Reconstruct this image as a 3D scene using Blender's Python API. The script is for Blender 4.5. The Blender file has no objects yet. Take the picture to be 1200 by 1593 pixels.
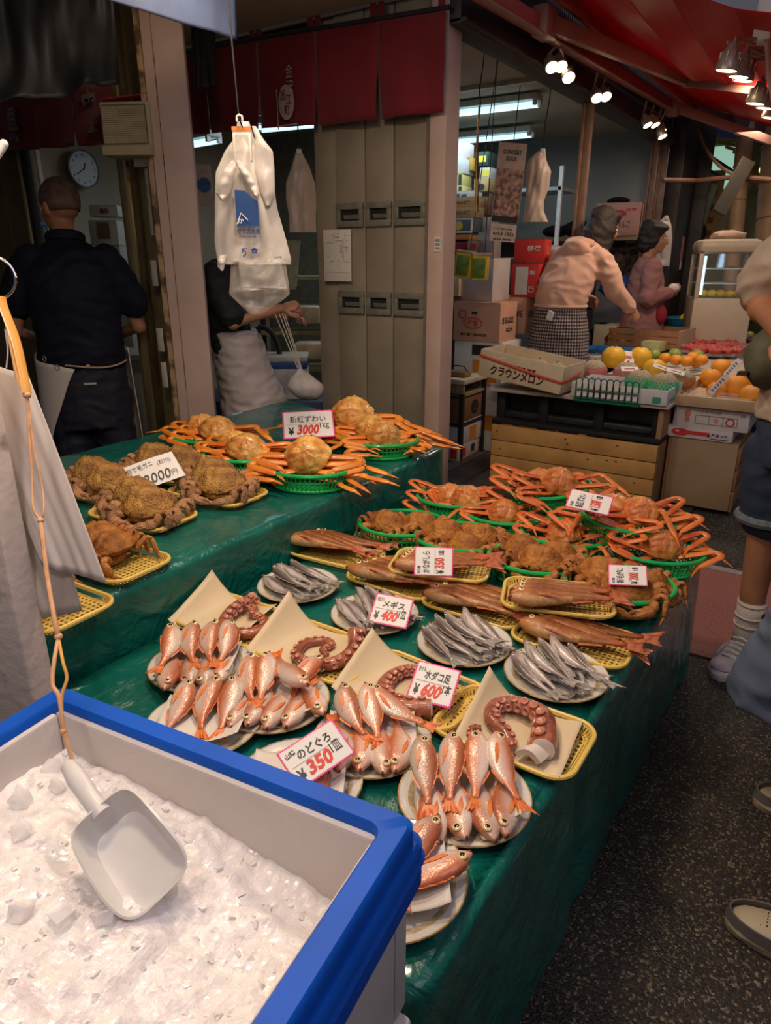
import bpy, bmesh, math, random
import numpy as np
from mathutils import Vector, Matrix, Euler, noise
PI = math.pi
R = math.radians
SC = bpy.context.scene
COL = SC.collection
random.seed(7)

# ---------------------------------------------------------------- camera
cam_d = bpy.data.cameras.new('camera')
cam_d.sensor_fit = 'VERTICAL'
cam_d.sensor_height = 24.0
cam_d.lens = 24.0 * 1080.0 / 1593.0
cam_d.clip_start = 0.02
cam = bpy.data.objects.new('camera', cam_d)
COL.objects.link(cam)
cam.location = (0, 0, 1.42)
cam.rotation_euler = (R(70.0), 0, R(33.4))
SC.camera = cam

# ---------------------------------------------------------------- world, lights, exposure
SC.view_settings.view_transform = 'Standard'
SC.view_settings.look = 'None'
SC.view_settings.gamma = 1.0
SC.view_settings.use_curve_mapping = False
SC.view_settings.exposure = 0.0
w = bpy.data.worlds.new('world')
SC.world = w
w.use_nodes = True
w.node_tree.nodes['Background'].inputs[0].default_value = (0.75, 0.72, 0.85, 1)
w.node_tree.nodes['Background'].inputs[1].default_value = 0.10

def area(name, loc, size, power, col, target):
    l = bpy.data.lights.new(name, 'AREA')
    l.shape = 'DISK'; l.size = size; l.energy = power; l.color = col
    o = bpy.data.objects.new(name, l); COL.objects.link(o)
    o.location = loc
    o.rotation_euler = (Vector(target) - Vector(loc)).to_track_quat('-Z', 'Y').to_euler()
    return o
WARM = (1.0, 0.78, 0.56)
# the stall's own lamps hang over the tables, above the frame
area('stall_lamp', (-0.85, 0.55, 2.25), 0.22, 11, WARM, (-0.8, 0.9, 0.5))
area('stall_lamp', (-0.95, 1.45, 2.35), 0.22, 14, WARM, (-0.9, 1.5, 0.5))
area('stall_lamp', (-1.75, 1.75, 2.50), 0.22, 14, WARM, (-1.95, 2.1, 0.6))
area('stall_lamp', (-0.55, -0.15, 2.15), 0.30, 8, (1.0, 0.84, 0.76), (-0.65, 0.35, 0.6))
# fruit shop lamps and the tubes inside the shops
area('fruit_lamp', (-0.9, 5.2, 2.45), 0.4, 36, WARM, (-1.0, 5.4, 0.6))
area('fruit_lamp', (-1.2, 7.6, 2.5), 0.6, 9, WARM, (-1.0, 7.6, 0.6))
area('tube_glow', (-3.1, 6.0, 2.5), 0.9, 13, (0.72, 0.88, 1.0), (-3.1, 6.0, 0))
area('tube_glow', (-3.9, 4.6, 2.5), 0.8, 7, (0.72, 0.88, 1.0), (-3.9, 4.6, 0))
# fill added above the awning, then daylight down the arcade behind the viewer
area('awning_fill', (0.2, 6.0, 3.25), 2.0, 18, (1.0, 0.9, 0.9), (-.6, 6.2, 0))  # added under the arcade roof to brighten the red awning cloth from above
area('arcade_daylight', (1.6, 1.0, 3.6), 2.4, 26, (0.86, 0.82, 1.0), (0.0, 1.8, 0))

# ---------------------------------------------------------------- helpers: meshes
TS = bpy.data.scenes.new('workbench'); TV = TS.view_layers[0]     # modifiers are applied here
class M:
    """collects geometry, then links it as ONE mesh object"""
    def __init__(s): s.v = []; s.f = []; s.mi = []; s.cur = 0
    def add(s, vs, fs, mi=None):
        b = len(s.v); s.v += [tuple(p) for p in vs]
        s.f += [tuple(i + b for i in f) for f in fs]; s.mi += [s.cur if mi is None else mi] * len(fs)
        return s
    def box(s, c, d, rot=None, mi=None):
        hx, hy, hz = d[0] / 2, d[1] / 2, d[2] / 2
        vs = [Vector((x, y, z)) for x in (-hx, hx) for y in (-hy, hy) for z in (-hz, hz)]
        if rot is not None:
            q = Euler(rot) if not isinstance(rot, Matrix) else rot
            vs = [(q.to_matrix() if isinstance(q, Euler) else q) @ p for p in vs]
        c = Vector(c)
        return s.add([p + c for p in vs], [(0, 1, 3, 2), (4, 6, 7, 5), (0, 4, 5, 1), (2, 3, 7, 6), (0, 2, 6, 4), (1, 5, 7, 3)], mi)
    def tube(s, pts, r, n=8, flat=1.0, cap=True, up=None, mi=None, squash=None):
        P_ = [Vector(p) for p in pts]; k = len(P_)
        rs = r if isinstance(r, (list, tuple)) else [r] * k
        T = [(P_[min(i + 1, k - 1)] - P_[max(i - 1, 0)]).normalized() for i in range(k)]
        u = Vector(up) if up else (Vector((0, 0, 1)) if abs(T[0].z) < .9 else Vector((1, 0, 0)))
        a = (u - T[0] * u.dot(T[0])).normalized()
        vs = []
        for i in range(k):
            a = (a - T[i] * a.dot(T[i]))
            a = a.normalized() if a.length > 1e-6 else T[i].orthogonal().normalized()
            b = T[i].cross(a)
            fl = squash[i] if squash else flat
            for j in range(n):
                t = 2 * PI * j / n
                vs.append(P_[i] + a * (math.cos(t) * rs[i] * fl) + b * (math.sin(t) * rs[i]))
        fs = [(i * n + j, i * n + (j + 1) % n, (i + 1) * n + (j + 1) % n, (i + 1) * n + j) for i in range(k - 1) for j in range(n)]
        if cap:
            fs += [tuple(range(n - 1, -1, -1)), tuple(range((k - 1) * n, k * n))]
        return s.add(vs, fs, mi)
    def lathe(s, prof, n=24, sx=1.0, sy=1.0, c=(0, 0, 0), cap=False, mi=None):
        vs = [(c[0] + r * math.cos(2 * PI * j / n) * sx, c[1] + r * math.sin(2 * PI * j / n) * sy, c[2] + z) for r, z in prof for j in range(n)]
        k = len(prof)
        fs = [(i * n + j, i * n + (j + 1) % n, (i + 1) * n + (j + 1) % n, (i + 1) * n + j) for i in range(k - 1) for j in range(n)]
        if cap: fs += [tuple(range(n - 1, -1, -1)), tuple(range((k - 1) * n, k * n))]
        return s.add(vs, fs, mi)
    def ell(s, c, r, nu=14, nv=9, rot=None, mi=None, fn=None):
        q = Euler(rot).to_matrix() if rot is not None else Matrix.Identity(3)
        r = (r, r, r) if not isinstance(r, (tuple, list)) else r
        c = Vector(c); vs = [Vector((0, 0, -1))]
        for i in range(1, nv):
            t = PI * i / nv
            vs += [Vector((math.sin(t) * math.cos(2 * PI * j / nu), math.sin(t) * math.sin(2 * PI * j / nu), -math.cos(t))) for j in range(nu)]
        vs.append(Vector((0, 0, 1)))
        if fn: vs = [fn(p) for p in vs]
        vs = [c + q @ Vector((p.x * r[0], p.y * r[1], p.z * r[2])) for p in vs]
        fs = [(0, 1 + (j + 1) % nu, 1 + j) for j in range(nu)]
        for i in range(nv - 2):
            a = 1 + i * nu
            fs += [(a + j, a + (j + 1) % nu, a + nu + (j + 1) % nu, a + nu + j) for j in range(nu)]
        a = 1 + (nv - 2) * nu; e = len(vs) - 1
        fs += [(a + j, a + (j + 1) % nu, e) for j in range(nu)]
        return s.add(vs, fs, mi)
    def sheet(s, fn, nu, nv, mi=None, wrap=False):
        vs = [fn(i / nu, j / nv) for i in range(nu + 1) for j in range(nv + 1)]
        w_ = nv + 1
        return s.add(vs, [(i * w_ + j, (i + 1) * w_ + j, (i + 1) * w_ + j + 1, i * w_ + j + 1) for i in range(nu) for j in range(nv)], mi)
    def prism(s, poly, z0, z1, mi=None):
        n = len(poly)
        vs = [(x, y, z0) for x, y in poly] + [(x, y, z1) for x, y in poly]
        return s.add(vs, [tuple(range(n - 1, -1, -1)), tuple(range(n, 2 * n))] + [(i, (i + 1) % n, n + (i + 1) % n, n + i) for i in range(n)], mi)
    def xf(s, mat, start=0):
        s.v = s.v[:start] + [tuple(mat @ Vector(p)) for p in s.v[start:]]
        return s
    def mesh(s, name, mats, smooth=True, bevel=0.0, sharp=True, remesh=0.0, relax=0, solid=0.0, subd=0):
        me = bpy.data.meshes.new(name); me.from_pydata(s.v, [], s.f)
        mats = mats if isinstance(mats, (list, tuple)) else [mats]
        for m_ in mats: me.materials.append(m_)
        if len(mats) > 1: me.polygons.foreach_set('material_index', s.mi)
        if bevel or relax or remesh or solid or subd:
            o = bpy.data.objects.new('tmp', me); TS.collection.objects.link(o)
            if remesh:
                md = o.modifiers.new('r', 'REMESH'); md.mode = 'VOXEL'; md.voxel_size = remesh
            if relax:
                md = o.modifiers.new('s', 'SMOOTH'); md.iterations = relax; md.factor = .5
            if bevel:
                md = o.modifiers.new('b', 'BEVEL'); md.width = bevel; md.segments = 2; md.limit_method = 'ANGLE'; md.angle_limit = R(40)
            if solid:
                md = o.modifiers.new('t', 'SOLIDIFY'); md.thickness = solid; md.offset = 0
            if subd:
                md = o.modifiers.new('d', 'SUBSURF'); md.levels = subd; md.render_levels = subd
            TV.update(); dg = TV.depsgraph
            m2 = bpy.data.meshes.new_from_object(o.evaluated_get(dg))
            bpy.data.objects.remove(o); bpy.data.meshes.remove(me); me = m2; me.name = name
            if not len(me.materials):
                for m_ in mats: me.materials.append(m_)
        else:
            bm = bmesh.new(); bm.from_mesh(me); bmesh.ops.recalc_face_normals(bm, faces=bm.faces); bm.to_mesh(me); bm.free()
        if smooth:
            me.polygons.foreach_set('use_smooth', [True] * len(me.polygons))
            if sharp: me.set_sharp_from_angle(angle=R(42))
        return me
    def build(s, name, mats, parent=None, **k):
        return link(name, s.mesh(name, mats, **k), parent)

def link(name, data, parent=None, loc=None, rot=None):
    o = bpy.data.objects.new(name, data); COL.objects.link(o)
    if parent is not None: o.parent = parent
    if loc is not None: o.location = loc
    if rot is not None: o.rotation_euler = rot
    return o
def tag(o, label=None, cat=None, group=None, kind=None):
    if label: o['label'] = label
    if cat: o['category'] = cat
    if group: o['group'] = group
    if kind: o['kind'] = kind
    return o
def thing(name, label, cat, loc=(0, 0, 0), rz=0, group=None):
    o = bpy.data.objects.new(name, None); COL.objects.link(o)
    o.empty_display_size = .05; o.location = loc
    o.rotation_euler = (0, 0, rz) if not isinstance(rz, (tuple, list)) else rz
    return tag(o, label, cat, group)
KIDS = {}
def kids(o):
    return [c for c in bpy.data.objects if c.parent == o]
def dup(root, loc=None, rz=None, label=None, group=None, cache={}):
    """a copy of a thing with copies of its parts and sub-parts"""
    if root.name not in cache:
        cache[root.name] = [(c, kids(c)) for c in kids(root)]
    r_ = root.copy(); COL.objects.link(r_)
    if loc is not None: r_.location = loc
    if rz is not None: r_.rotation_euler = (0, 0, rz) if not isinstance(rz, (tuple, list)) else rz
    if label: r_['label'] = label
    if group: r_['group'] = group
    for c, gs in cache[root.name]:
        d = c.copy(); COL.objects.link(d); d.parent = r_
        for g in gs:
            e = g.copy(); COL.objects.link(e); e.parent = d
    return r_
def basis(x, z, c=(0, 0, 0)):
    x = Vector(x).normalized(); z = Vector(z); z = (z - x * z.dot(x)).normalized(); y = z.cross(x)
    m_ = Matrix((x, y, z)).transposed().to_4x4(); m_.translation = Vector(c)
    return m_
ORD = 'first second third fourth fifth sixth seventh eighth ninth tenth eleventh twelfth thirteenth fourteenth fifteenth'.split()
def nz(p, s=1.0): return noise.noise(Vector(p) * s)

# ---------------------------------------------------------------- helpers: materials
MATS = {}
def mt(name, col, rough=.55, metal=0, var=.12, scale=18, bump=0, bscale=60, col2=None, coat=0, alpha=1, trans=0, emit=None, es=0, sss=0, rand=0, coord='Object', sheen=0, spec=None, contrast=(.35, .65), ior=None, detail=4):
    if name in MATS: return MATS[name]
    m_ = bpy.data.materials.new(name); m_.use_nodes = True
    nt = m_.node_tree; N = nt.nodes; L = nt.links; b = N['Principled BSDF']
    b.inputs['Roughness'].default_value = rough; b.inputs['Metallic'].default_value = metal
    c1 = Vector(col)
    if col2 is None: ca, cb = c1 * (1 - var), Vector([min(1, x * (1 + var)) for x in c1])
    else: ca, cb = c1, Vector(col2)
    tc = N.new('ShaderNodeTexCoord'); no = N.new('ShaderNodeTexNoise'); no.inputs['Scale'].default_value = scale; no.inputs['Detail'].default_value = detail
    L.new(tc.outputs[coord], no.inputs['Vector'])
    cr = N.new('ShaderNodeValToRGB'); e = cr.color_ramp.elements
    e[0].position, e[1].position = contrast
    e[0].color = (*ca, 1); e[1].color = (*cb, 1)
    L.new(no.outputs['Fac'], cr.inputs['Fac']); out = cr.outputs['Color']
    if rand:
        oi = N.new('ShaderNodeObjectInfo'); hs = N.new('ShaderNodeHueSaturation'); mr = N.new('ShaderNodeMapRange')
        mr.inputs['To Min'].default_value = 1 - rand; mr.inputs['To Max'].default_value = 1 + rand
        L.new(oi.outputs['Random'], mr.inputs['Value']); L.new(mr.outputs['Result'], hs.inputs['Value']); L.new(out, hs.inputs['Color']); out = hs.outputs['Color']
    L.new(out, b.inputs['Base Color'])
    if bump:
        n2 = N.new('ShaderNodeTexNoise'); n2.inputs['Scale'].default_value = bscale; n2.inputs['Detail'].default_value = 3
        L.new(tc.outputs[coord], n2.inputs['Vector']); bp = N.new('ShaderNodeBump'); bp.inputs['Strength'].default_value = bump; bp.inputs['Distance'].default_value = .01
        L.new(n2.outputs['Fac'], bp.inputs['Height']); L.new(bp.outputs['Normal'], b.inputs['Normal'])
    if coat: b.inputs['Coat Weight'].default_value = coat; b.inputs['Coat Roughness'].default_value = .12
    if alpha < 1: b.inputs['Alpha'].default_value = alpha
    if trans: b.inputs['Transmission Weight'].default_value = trans
    if sss: b.inputs['Subsurface Weight'].default_value = sss; b.inputs['Subsurface Radius'].default_value = (.02, .01, .006)
    if sheen: b.inputs['Sheen Weight'].default_value = sheen
    if spec is not None: b.inputs['Specular IOR Level'].default_value = spec
    if ior: b.inputs['IOR'].default_value = ior
    if emit: b.inputs['Emission Color'].default_value = (*emit, 1); b.inputs['Emission Strength'].default_value = es
    MATS[name] = m_
    return m_
def fishmat(name, stops, head, tail, rough=.32, metal=.15, spots=.25, headx=(.1, .28), tailx=(.8, .97)):
    """colour across the body (back to belly), another over head and tail; fine scales"""
    m_ = mt(name, (1, 1, 1), rough, metal); nt = m_.node_tree; N = nt.nodes; L = nt.links; b = N['Principled BSDF']
    tc = N.new('ShaderNodeTexCoord'); sp = N.new('ShaderNodeSeparateXYZ'); L.new(tc.outputs['Generated'], sp.inputs[0])
    no = N.new('ShaderNodeTexNoise'); no.inputs['Scale'].default_value = 55; L.new(tc.outputs['Object'], no.inputs['Vector'])
    ma = N.new('ShaderNodeMath'); ma.operation = 'MULTIPLY_ADD'; ma.inputs[1].default_value = spots; L.new(no.outputs['Fac'], ma.inputs[0])
    sub = N.new('ShaderNodeMath'); sub.operation = 'SUBTRACT'; sub.inputs[1].default_value = spots / 2; L.new(sp.outputs['Y'], sub.inputs[0]); L.new(sub.outputs[0], ma.inputs[2])
    cr = N.new('ShaderNodeValToRGB'); e = cr.color_ramp.elements
    while len(e) < len(stops): e.new(.5)
    for k, (p, c) in enumerate(stops): e[k].position = p; e[k].color = (*c, 1)
    L.new(ma.outputs[0], cr.inputs['Fac']); out = cr.outputs['Color']
    for (x0, x1), c, flip in ((headx, head, True), (tailx, tail, False)):
        mr = N.new('ShaderNodeMapRange'); mr.inputs['From Min'].default_value = x0; mr.inputs['From Max'].default_value = x1
        mr.inputs['To Min'].default_value = .8 if flip else 0; mr.inputs['To Max'].default_value = 0 if flip else .8
        L.new(sp.outputs['X'], mr.inputs['Value'])
        mx = N.new('ShaderNodeMix'); mx.data_type = 'RGBA'; L.new(mr.outputs['Result'], mx.inputs[0]); L.new(out, mx.inputs[6]); mx.inputs[7].default_value = (*c, 1); out = mx.outputs[2]
    oi = N.new('ShaderNodeObjectInfo'); hs = N.new('ShaderNodeHueSaturation'); m2 = N.new('ShaderNodeMapRange'); m2.inputs['To Min'].default_value = .8; m2.inputs['To Max'].default_value = 1.15
    L.new(oi.outputs['Random'], m2.inputs['Value']); L.new(m2.outputs['Result'], hs.inputs['Value']); L.new(out, hs.inputs['Color'])
    L.new(hs.outputs['Color'], b.inputs['Base Color'])
    vo = N.new('ShaderNodeTexVoronoi'); vo.inputs['Scale'].default_value = 260; L.new(tc.outputs['Object'], vo.inputs['Vector'])
    bp = N.new('ShaderNodeBump'); bp.inputs['Strength'].default_value = .25; bp.inputs['Distance'].default_value = .002; L.new(vo.outputs['Distance'], bp.inputs['Height']); L.new(bp.outputs['Normal'], b.inputs['Normal'])
    b.inputs['Coat Weight'].default_value = .4; b.inputs['Coat Roughness'].default_value = .2
    return m_

# ---------------------------------------------------------------- helpers: lettering
GLY = {}
def glyphs(body, bold=0.0):
    if (body, bold) not in GLY:
        c = bpy.data.curves.new('t', 'FONT'); c.body = body; c.resolution_u = 2; c.offset = bold; c.space_line = .95
        o = bpy.data.objects.new('t', c); TS.collection.objects.link(o)
        TV.update(); dg = TV.depsgraph; me = bpy.data.meshes.new_from_object(o.evaluated_get(dg))
        bpy.data.objects.remove(o)
        v = [tuple(p.co) for p in me.vertices]; f = [tuple(p.vertices) for p in me.polygons]
        bpy.data.meshes.remove(me); GLY[(body, bold)] = (v, f)
    return GLY[(body, bold)]
def write(m_, body, x, y, h, z=0.0, bold=.02, wid=None, shear=0.0, rot=0.0, col=None):
    """lay the words flat, h tall, lower left corner at x, y (in the mesh's own XY plane)"""
    v, f = glyphs(body, bold)
    x0 = min(p[0] for p in v); x1 = max(p[0] for p in v); y0 = min(p[1] for p in v); y1 = max(p[1] for p in v)
    sy = h / max(y1 - y0, 1e-6); sx = sy if wid is None else wid / (x1 - x0)
    c_, s_ = math.cos(rot), math.sin(rot); out = []
    for p in v:
        a = (p[0] - x0) * sx + shear * (p[1] - y0) * sy; b = (p[1] - y0) * sy
        out.append((x + a * c_ - b * s_, y + a * s_ + b * c_, z))
    m_.add(out, f, col)
    return m_

# ---------------------------------------------------------------- the setting
def struct(o): o['kind'] = 'structure'; return o
def slab(name, a, b, z0, z1, th, m_, parent=None, bevel=.004, off=0.0):
    """vertical slab from a to b (ground points), th thick behind the line a-b seen with a on the left"""
    a = Vector((a[0], a[1], 0)); b = Vector((b[0], b[1], 0)); d = (b - a); n = Vector((-d.y, d.x, 0)).normalized()
    c = (a + b) / 2 + n * (th / 2 + off); ang = math.atan2(d.y, d.x)
    q = M(); q.box((c.x, c.y, (z0 + z1) / 2), (d.length, th, z1 - z0), (0, 0, ang))
    o = q.build(name, m_, parent, bevel=bevel)
    return o if parent else struct(o)

def asphalt():
    m_ = mt('asphalt', (1, 1, 1), .5); nt = m_.node_tree; N = nt.nodes; L = nt.links; b = N['Principled BSDF']
    tc = N.new('ShaderNodeTexCoord'); vo = N.new('ShaderNodeTexVoronoi'); vo.inputs['Scale'].default_value = 185; L.new(tc.outputs['Object'], vo.inputs['Vector'])
    cr = N.new('ShaderNodeValToRGB'); e = cr.color_ramp.elements
    e[0].position = 0; e[0].color = (.030, .023, .018, 1); e[1].position = 1; e[1].color = (.36, .28, .17, 1)
    for p, c in ((.62, (.045, .034, .027)), (.84, (.10, .075, .045))):
        k = e.new(p); k.color = (*c, 1)
    sp = N.new('ShaderNodeSeparateColor'); L.new(vo.outputs['Color'], sp.inputs[0]); L.new(sp.outputs[0], cr.inputs['Fac'])
    no = N.new('ShaderNodeTexNoise'); no.inputs['Scale'].default_value = 2.3; no.inputs['Detail'].default_value = 5; L.new(tc.outputs['Object'], no.inputs['Vector'])
    r2 = N.new('ShaderNodeValToRGB'); r2.color_ramp.elements[0].position = .35; r2.color_ramp.elements[0].color = (.45, .45, .45, 1); r2.color_ramp.elements[1].position = .68
    L.new(no.outputs['Fac'], r2.inputs['Fac'])
    mx = N.new('ShaderNodeMix'); mx.data_type = 'RGBA'; mx.blend_type = 'MULTIPLY'; mx.inputs[0].default_value = 1
    L.new(cr.outputs['Color'], mx.inputs[6]); L.new(r2.outputs['Color'], mx.inputs[7]); L.new(mx.outputs[2], b.inputs['Base Color'])
    bp = N.new('ShaderNodeBump'); bp.inputs['Strength'].default_value = .9; bp.inputs['Distance'].default_value = .006
    L.new(vo.outputs['Distance'], bp.inputs['Height']); bp.invert = True; L.new(bp.outputs['Normal'], b.inputs['Normal'])
    L.new(r2.outputs['Color'], b.inputs['Roughness'])
    return m_
BEIGE = mt('beige_wall', (.36, .31, .22), .7, var=.06, scale=3)
CEIL = mt('shop_ceiling', (.40, .35, .26), .8, var=.08, scale=2)
WORN = mt('worn_pink_paint', (.52, .36, .29), .6, col2=(.58, .41, .34), scale=6, bump=.15, bscale=25)
RUST = mt('rusty_edge', (.10, .055, .025), .8, col2=(.42, .28, .14), scale=14, bump=.4, bscale=40, contrast=(.42, .58))
SHUT = mt('shutter_paint', (.24, .195, .14), .55, col2=(.30, .245, .18), scale=4, bump=.06, bscale=18)
DARKM = mt('dark_steel', (.022, .019, .02), .5, var=.3, scale=9)
SASH = mt('bronze_sash', (.16, .12, .06), .35, metal=.6, var=.2, scale=5)
SASHB = mt('bright_sash', (.55, .46, .26), .3, metal=.8, var=.1, scale=5)
BLACK = mt('flat_black', (.006, .006, .007), .7, var=.3)
WHITE = mt('white_plastic', (.72, .69, .66), .45, var=.05)
GREYW = mt('grey_panel', (.24, .26, .26), .6, var=.06, scale=2)

fl = M(); fl.sheet(lambda u, v: (-7 + 15 * u, -3 + 20 * v, 0), 2, 2)
struct(fl.build('floor', asphalt()))
q = M(); q.box((1.0, 3.0, .004), (4.6, .86, .008)); struct(q.build('floor_red_paving', mt('red_paving', (.20, .055, .045), .7, col2=(.34, .12, .10), scale=130, bump=.4, bscale=160)))
q = M(); q.box((1.0, 3.46, .005), (4.6, .05, .010)); struct(q.build('floor_kerb_line', mt('kerb_stone', (.28, .24, .22), .7)))
# boards of the fruit shop's floor
sf = thing('floor_shop', None, None); struct(sf)
BOARD = mt('dark_board', (.045, .032, .028), .5, col2=(.085, .060, .052), scale=7, rand=.25)
for k in range(16):
    b_ = M(); b_.box((-5.0 + k * .2 + .1, 5.75, .012), (.192, 4.5, .022)); b_.build('floor_board', BOARD, sf, bevel=.003)
for k in range(6):
    b_ = M(); b_.box((-1.8 + k * .2 + .1 - .01, 3.92, .012), (.192, .80, .022)); b_.build('floor_board', BOARD, sf, bevel=.003)

slab('wall_left', (-5.7, -0.5), (-5.7, 9.5), 0, 2.75, .1, BEIGE)
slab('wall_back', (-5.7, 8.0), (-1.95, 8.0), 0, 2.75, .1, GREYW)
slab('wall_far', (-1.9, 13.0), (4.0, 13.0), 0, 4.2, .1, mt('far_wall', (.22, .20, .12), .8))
q = M(); q.box((-3.85, 5.75, 2.68), (3.8, 4.5, .08)); struct(q.build('ceiling_shop', CEIL))
q = M(); q.box((-3.85, 1.6, 2.66), (3.8, 3.6, .08)); struct(q.build('ceiling_left', CEIL))
# thin divider between the two shops, seen as shelving behind the middle opening
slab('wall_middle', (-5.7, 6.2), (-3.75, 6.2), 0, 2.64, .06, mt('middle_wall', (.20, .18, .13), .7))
# trim line of the ceiling and the ridge strip
q = M(); q.box((-3.8, 5.35, 2.625), (3.5, .05, .03)); struct(q.build('trim_1', mt('ceil_strip', (.5, .48, .42), .6)))

# pillar beside the crab table
pl = thing('pillar', None, None, (-2.9659,2.6093,1.5989), R(44)); pl.location.z = 0; struct(pl)
q = M(); q.box((0, 0, 1.4), (.188, .15, 2.8)); q.build('pillar_shaft', WORN, pl, bevel=.006)
q = M(); q.box((-.108, -.060, 1.4), (.026, .04, 2.8)); q.box((-.099, -.01, 1.4), (.010, .12, 2.8)); q.build('rusty_angle', RUST, pl, bevel=.004)['label'] = 'rusty steel angle along the left edge'
q = M(); q.box((-.045, -.0755, 1.4), (.004, .006, 2.78)); q.build('paint_crack', RUST, pl)
# narrow wall and sash left of the pillar
slab('wall_side', (-3.4346,2.62,1.7545), (-3.176,2.62,1.7428), 0, 2.7, .05, mt('khaki_wall', (.27, .215, .105), .7, var=.06))
a_ = (-3.354,2.6,2.334); b_ = (-3.2853,2.6,2.3254)
sh = thing('door_1', None, None); struct(sh)
slab('sash_bar', (-3.322,2.55,1.7446), (-3.2705,2.55,1.7423), 0, 2.7, .04, SASHB, sh)
slab('sash_bar', (-3.2731,2.56,1.7431), (-3.2426,2.56,1.7417), 0, 2.7, .04, SASH, sh)
slab('sliding_leaf', (-5.0378,2.62,1.8269), (-4.5433,2.62,1.8046), 0, 2.25, .03, SASH, sh)
slab('sliding_leaf', (-4.5016,2.6,1.8013), (-4.2963,2.6,1.792), 0, 2.25, .03, SASH, sh)
slab('sash_bar', (-4.25,2.58,1.7886), (-4.204,2.58,1.7865), 0, 2.25, .04, BLACK, sh)
slab('sash_bar', (-4.2665,2.57,1.7886), (-4.2401,2.57,1.7875), 0, 2.25, .04, SASHB, sh)
slab('trim_2', (-5.66,3.5609,1.9194), (-5.66,3.5943,1.9217), .2, 2.6, -.03, mt('pale_conduit', (.62, .58, .5), .5))
slab('trim_3', (-5.66,3.429,1.7006), (-5.66,3.5891,1.7069), 1.665, 1.70, -.03, mt('blue_band', (.05, .10, .25), .5))

# folding shutter with its vents, and the corner post
dr = thing('door_2', None, None); struct(dr)
xs = [(-2.8164,3.5,1.6299)[0], (-2.6535,3.5,1.6257)[0], (-2.4478,3.5,1.6204)[0], (-2.2566,3.5,1.6155)[0], (-2.0385,3.5,1.6098)[0]]
for k in range(4):
    q = M(); q.box(((xs[k] + xs[k + 1]) / 2, 3.53 + (.012 if k == 0 else 0), 1.32), (xs[k + 1] - xs[k] - .008, .05, 2.64)); q.build('shutter_panel', SHUT, dr, bevel=.005)
q = M(); q.box(((xs[0] + xs[4]) / 2, 3.58, 1.32), (xs[4] - xs[0], .03, 2.64)); q.build('shutter_core', DARKM, dr)
VENT = mt('vent_metal', (.22, .21, .16), .45, metal=.3, var=.15)
for k in (1, 2, 3):
    for z0 in ((-2.3509,3.5,1.6577)[2], (-2.3527,3.5,1.1786)[2]):
        xc = (xs[k] + xs[k + 1]) / 2; w_ = xs[k + 1] - xs[k] - .018
        v_ = M()
        for dz in (-.047, .047): v_.box((xc, 3.495, z0 + dz), (w_, .016, .034))
        for dx in (-1, 1): v_.box((xc + dx * (w_ / 2 - .014), 3.495, z0), (.028, .016, .062))
        v_ = v_.build('vent', VENT, dr, bevel=.002)
        h_ = M(); h_.box((xc, 3.5035, z0), (w_ - .05, .004, .062)); h_.build('vent_slot', BLACK, v_)
        h_ = M(); h_.box((xc + .012, 3.4995, z0 - .010), (w_ - .075, .006, .024), (.5, 0, 0)); h_.build('vent_flap', VENT, v_)
po = thing('corner_post', None, None); struct(po)
q = M(); q.box((((-2.0186,3.5,1.6093)[0] + (-1.9206,3.5,1.6068)[0]) / 2, 3.54, 1.34), ((-1.9206,3.5,1.6068)[0] - (-2.0186,3.5,1.6093)[0], .14, 2.68)); q.build('post_shaft', WORN, po, bevel=.006)
q = M(); q.box(((-2.0266,3.5,1.6095)[0], 3.50, 1.34), (.018, .06, 2.68)); q.build('post_angle', mt('post_dark_edge', (.16, .12, .10), .7), po)  # darker strip down the left side of the post
# header over the shutter and the steel beam along the street front
q = M(); q.box((-3.3, 3.58, 2.60), (2.8, .12, .12)); struct(q.build('trim_4', DARKM))
q = M(); q.box((-1.93, 5.85, 2.56), (.14, 4.75, .15)); q.box((-1.88, 5.85, 2.50), (.10, 4.75, .02)); struct(q.build('beam_street_front', DARKM, bevel=.004))
q = M(); q.box((-1.98, 5.85, 2.78), (.06, 4.8, .30))
struct(q.build('wall_street_fascia', mt('grey_fascia', (.045, .04, .045), .6)))
# ribbed sheet behind the awning rail
rb = M()
for k in range(150): rb.box((-1.84, 3.3 + k * .034, 2.88), (.014, .017, .26))
for_ = rb.build('ribbed_fascia', mt('rib_grey', (.09, .08, .10), .6)); for_['kind'] = 'structure'
POSTW = mt('post_wood', (.19, .115, .08), .55, var=.15)
for n_, y_, wd in (('trim_5', (-1.92,5.6169,1.8913)[1], .055), ('trim_6', (-1.92,7.6126,1.8554)[1], .05), ('trim_7', (-1.92,7.9674,1.8728)[1], .05)):
    q = M(); q.box((-1.92, y_, 1.25), (.05, wd, 2.5)); q.box((-1.955, y_, 1.25), (.02, wd + .03, 2.5)); struct(q.build(n_, POSTW, bevel=.003))
dk = M(); dk.box((-1.86, 8.55, 1.55), (.16, .70, 3.1)); struct(dk.build('pillar_dark', mt('dark_wood', (.030, .022, .022), .5, var=.3, scale=4), bevel=.01))
q = M(); q.box((-1.80, 8.95, 1.55), (.30, .05, 3.1)); struct(q.build('pillar_dark_fin', MATS['dark_wood'], bevel=.01))

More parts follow.
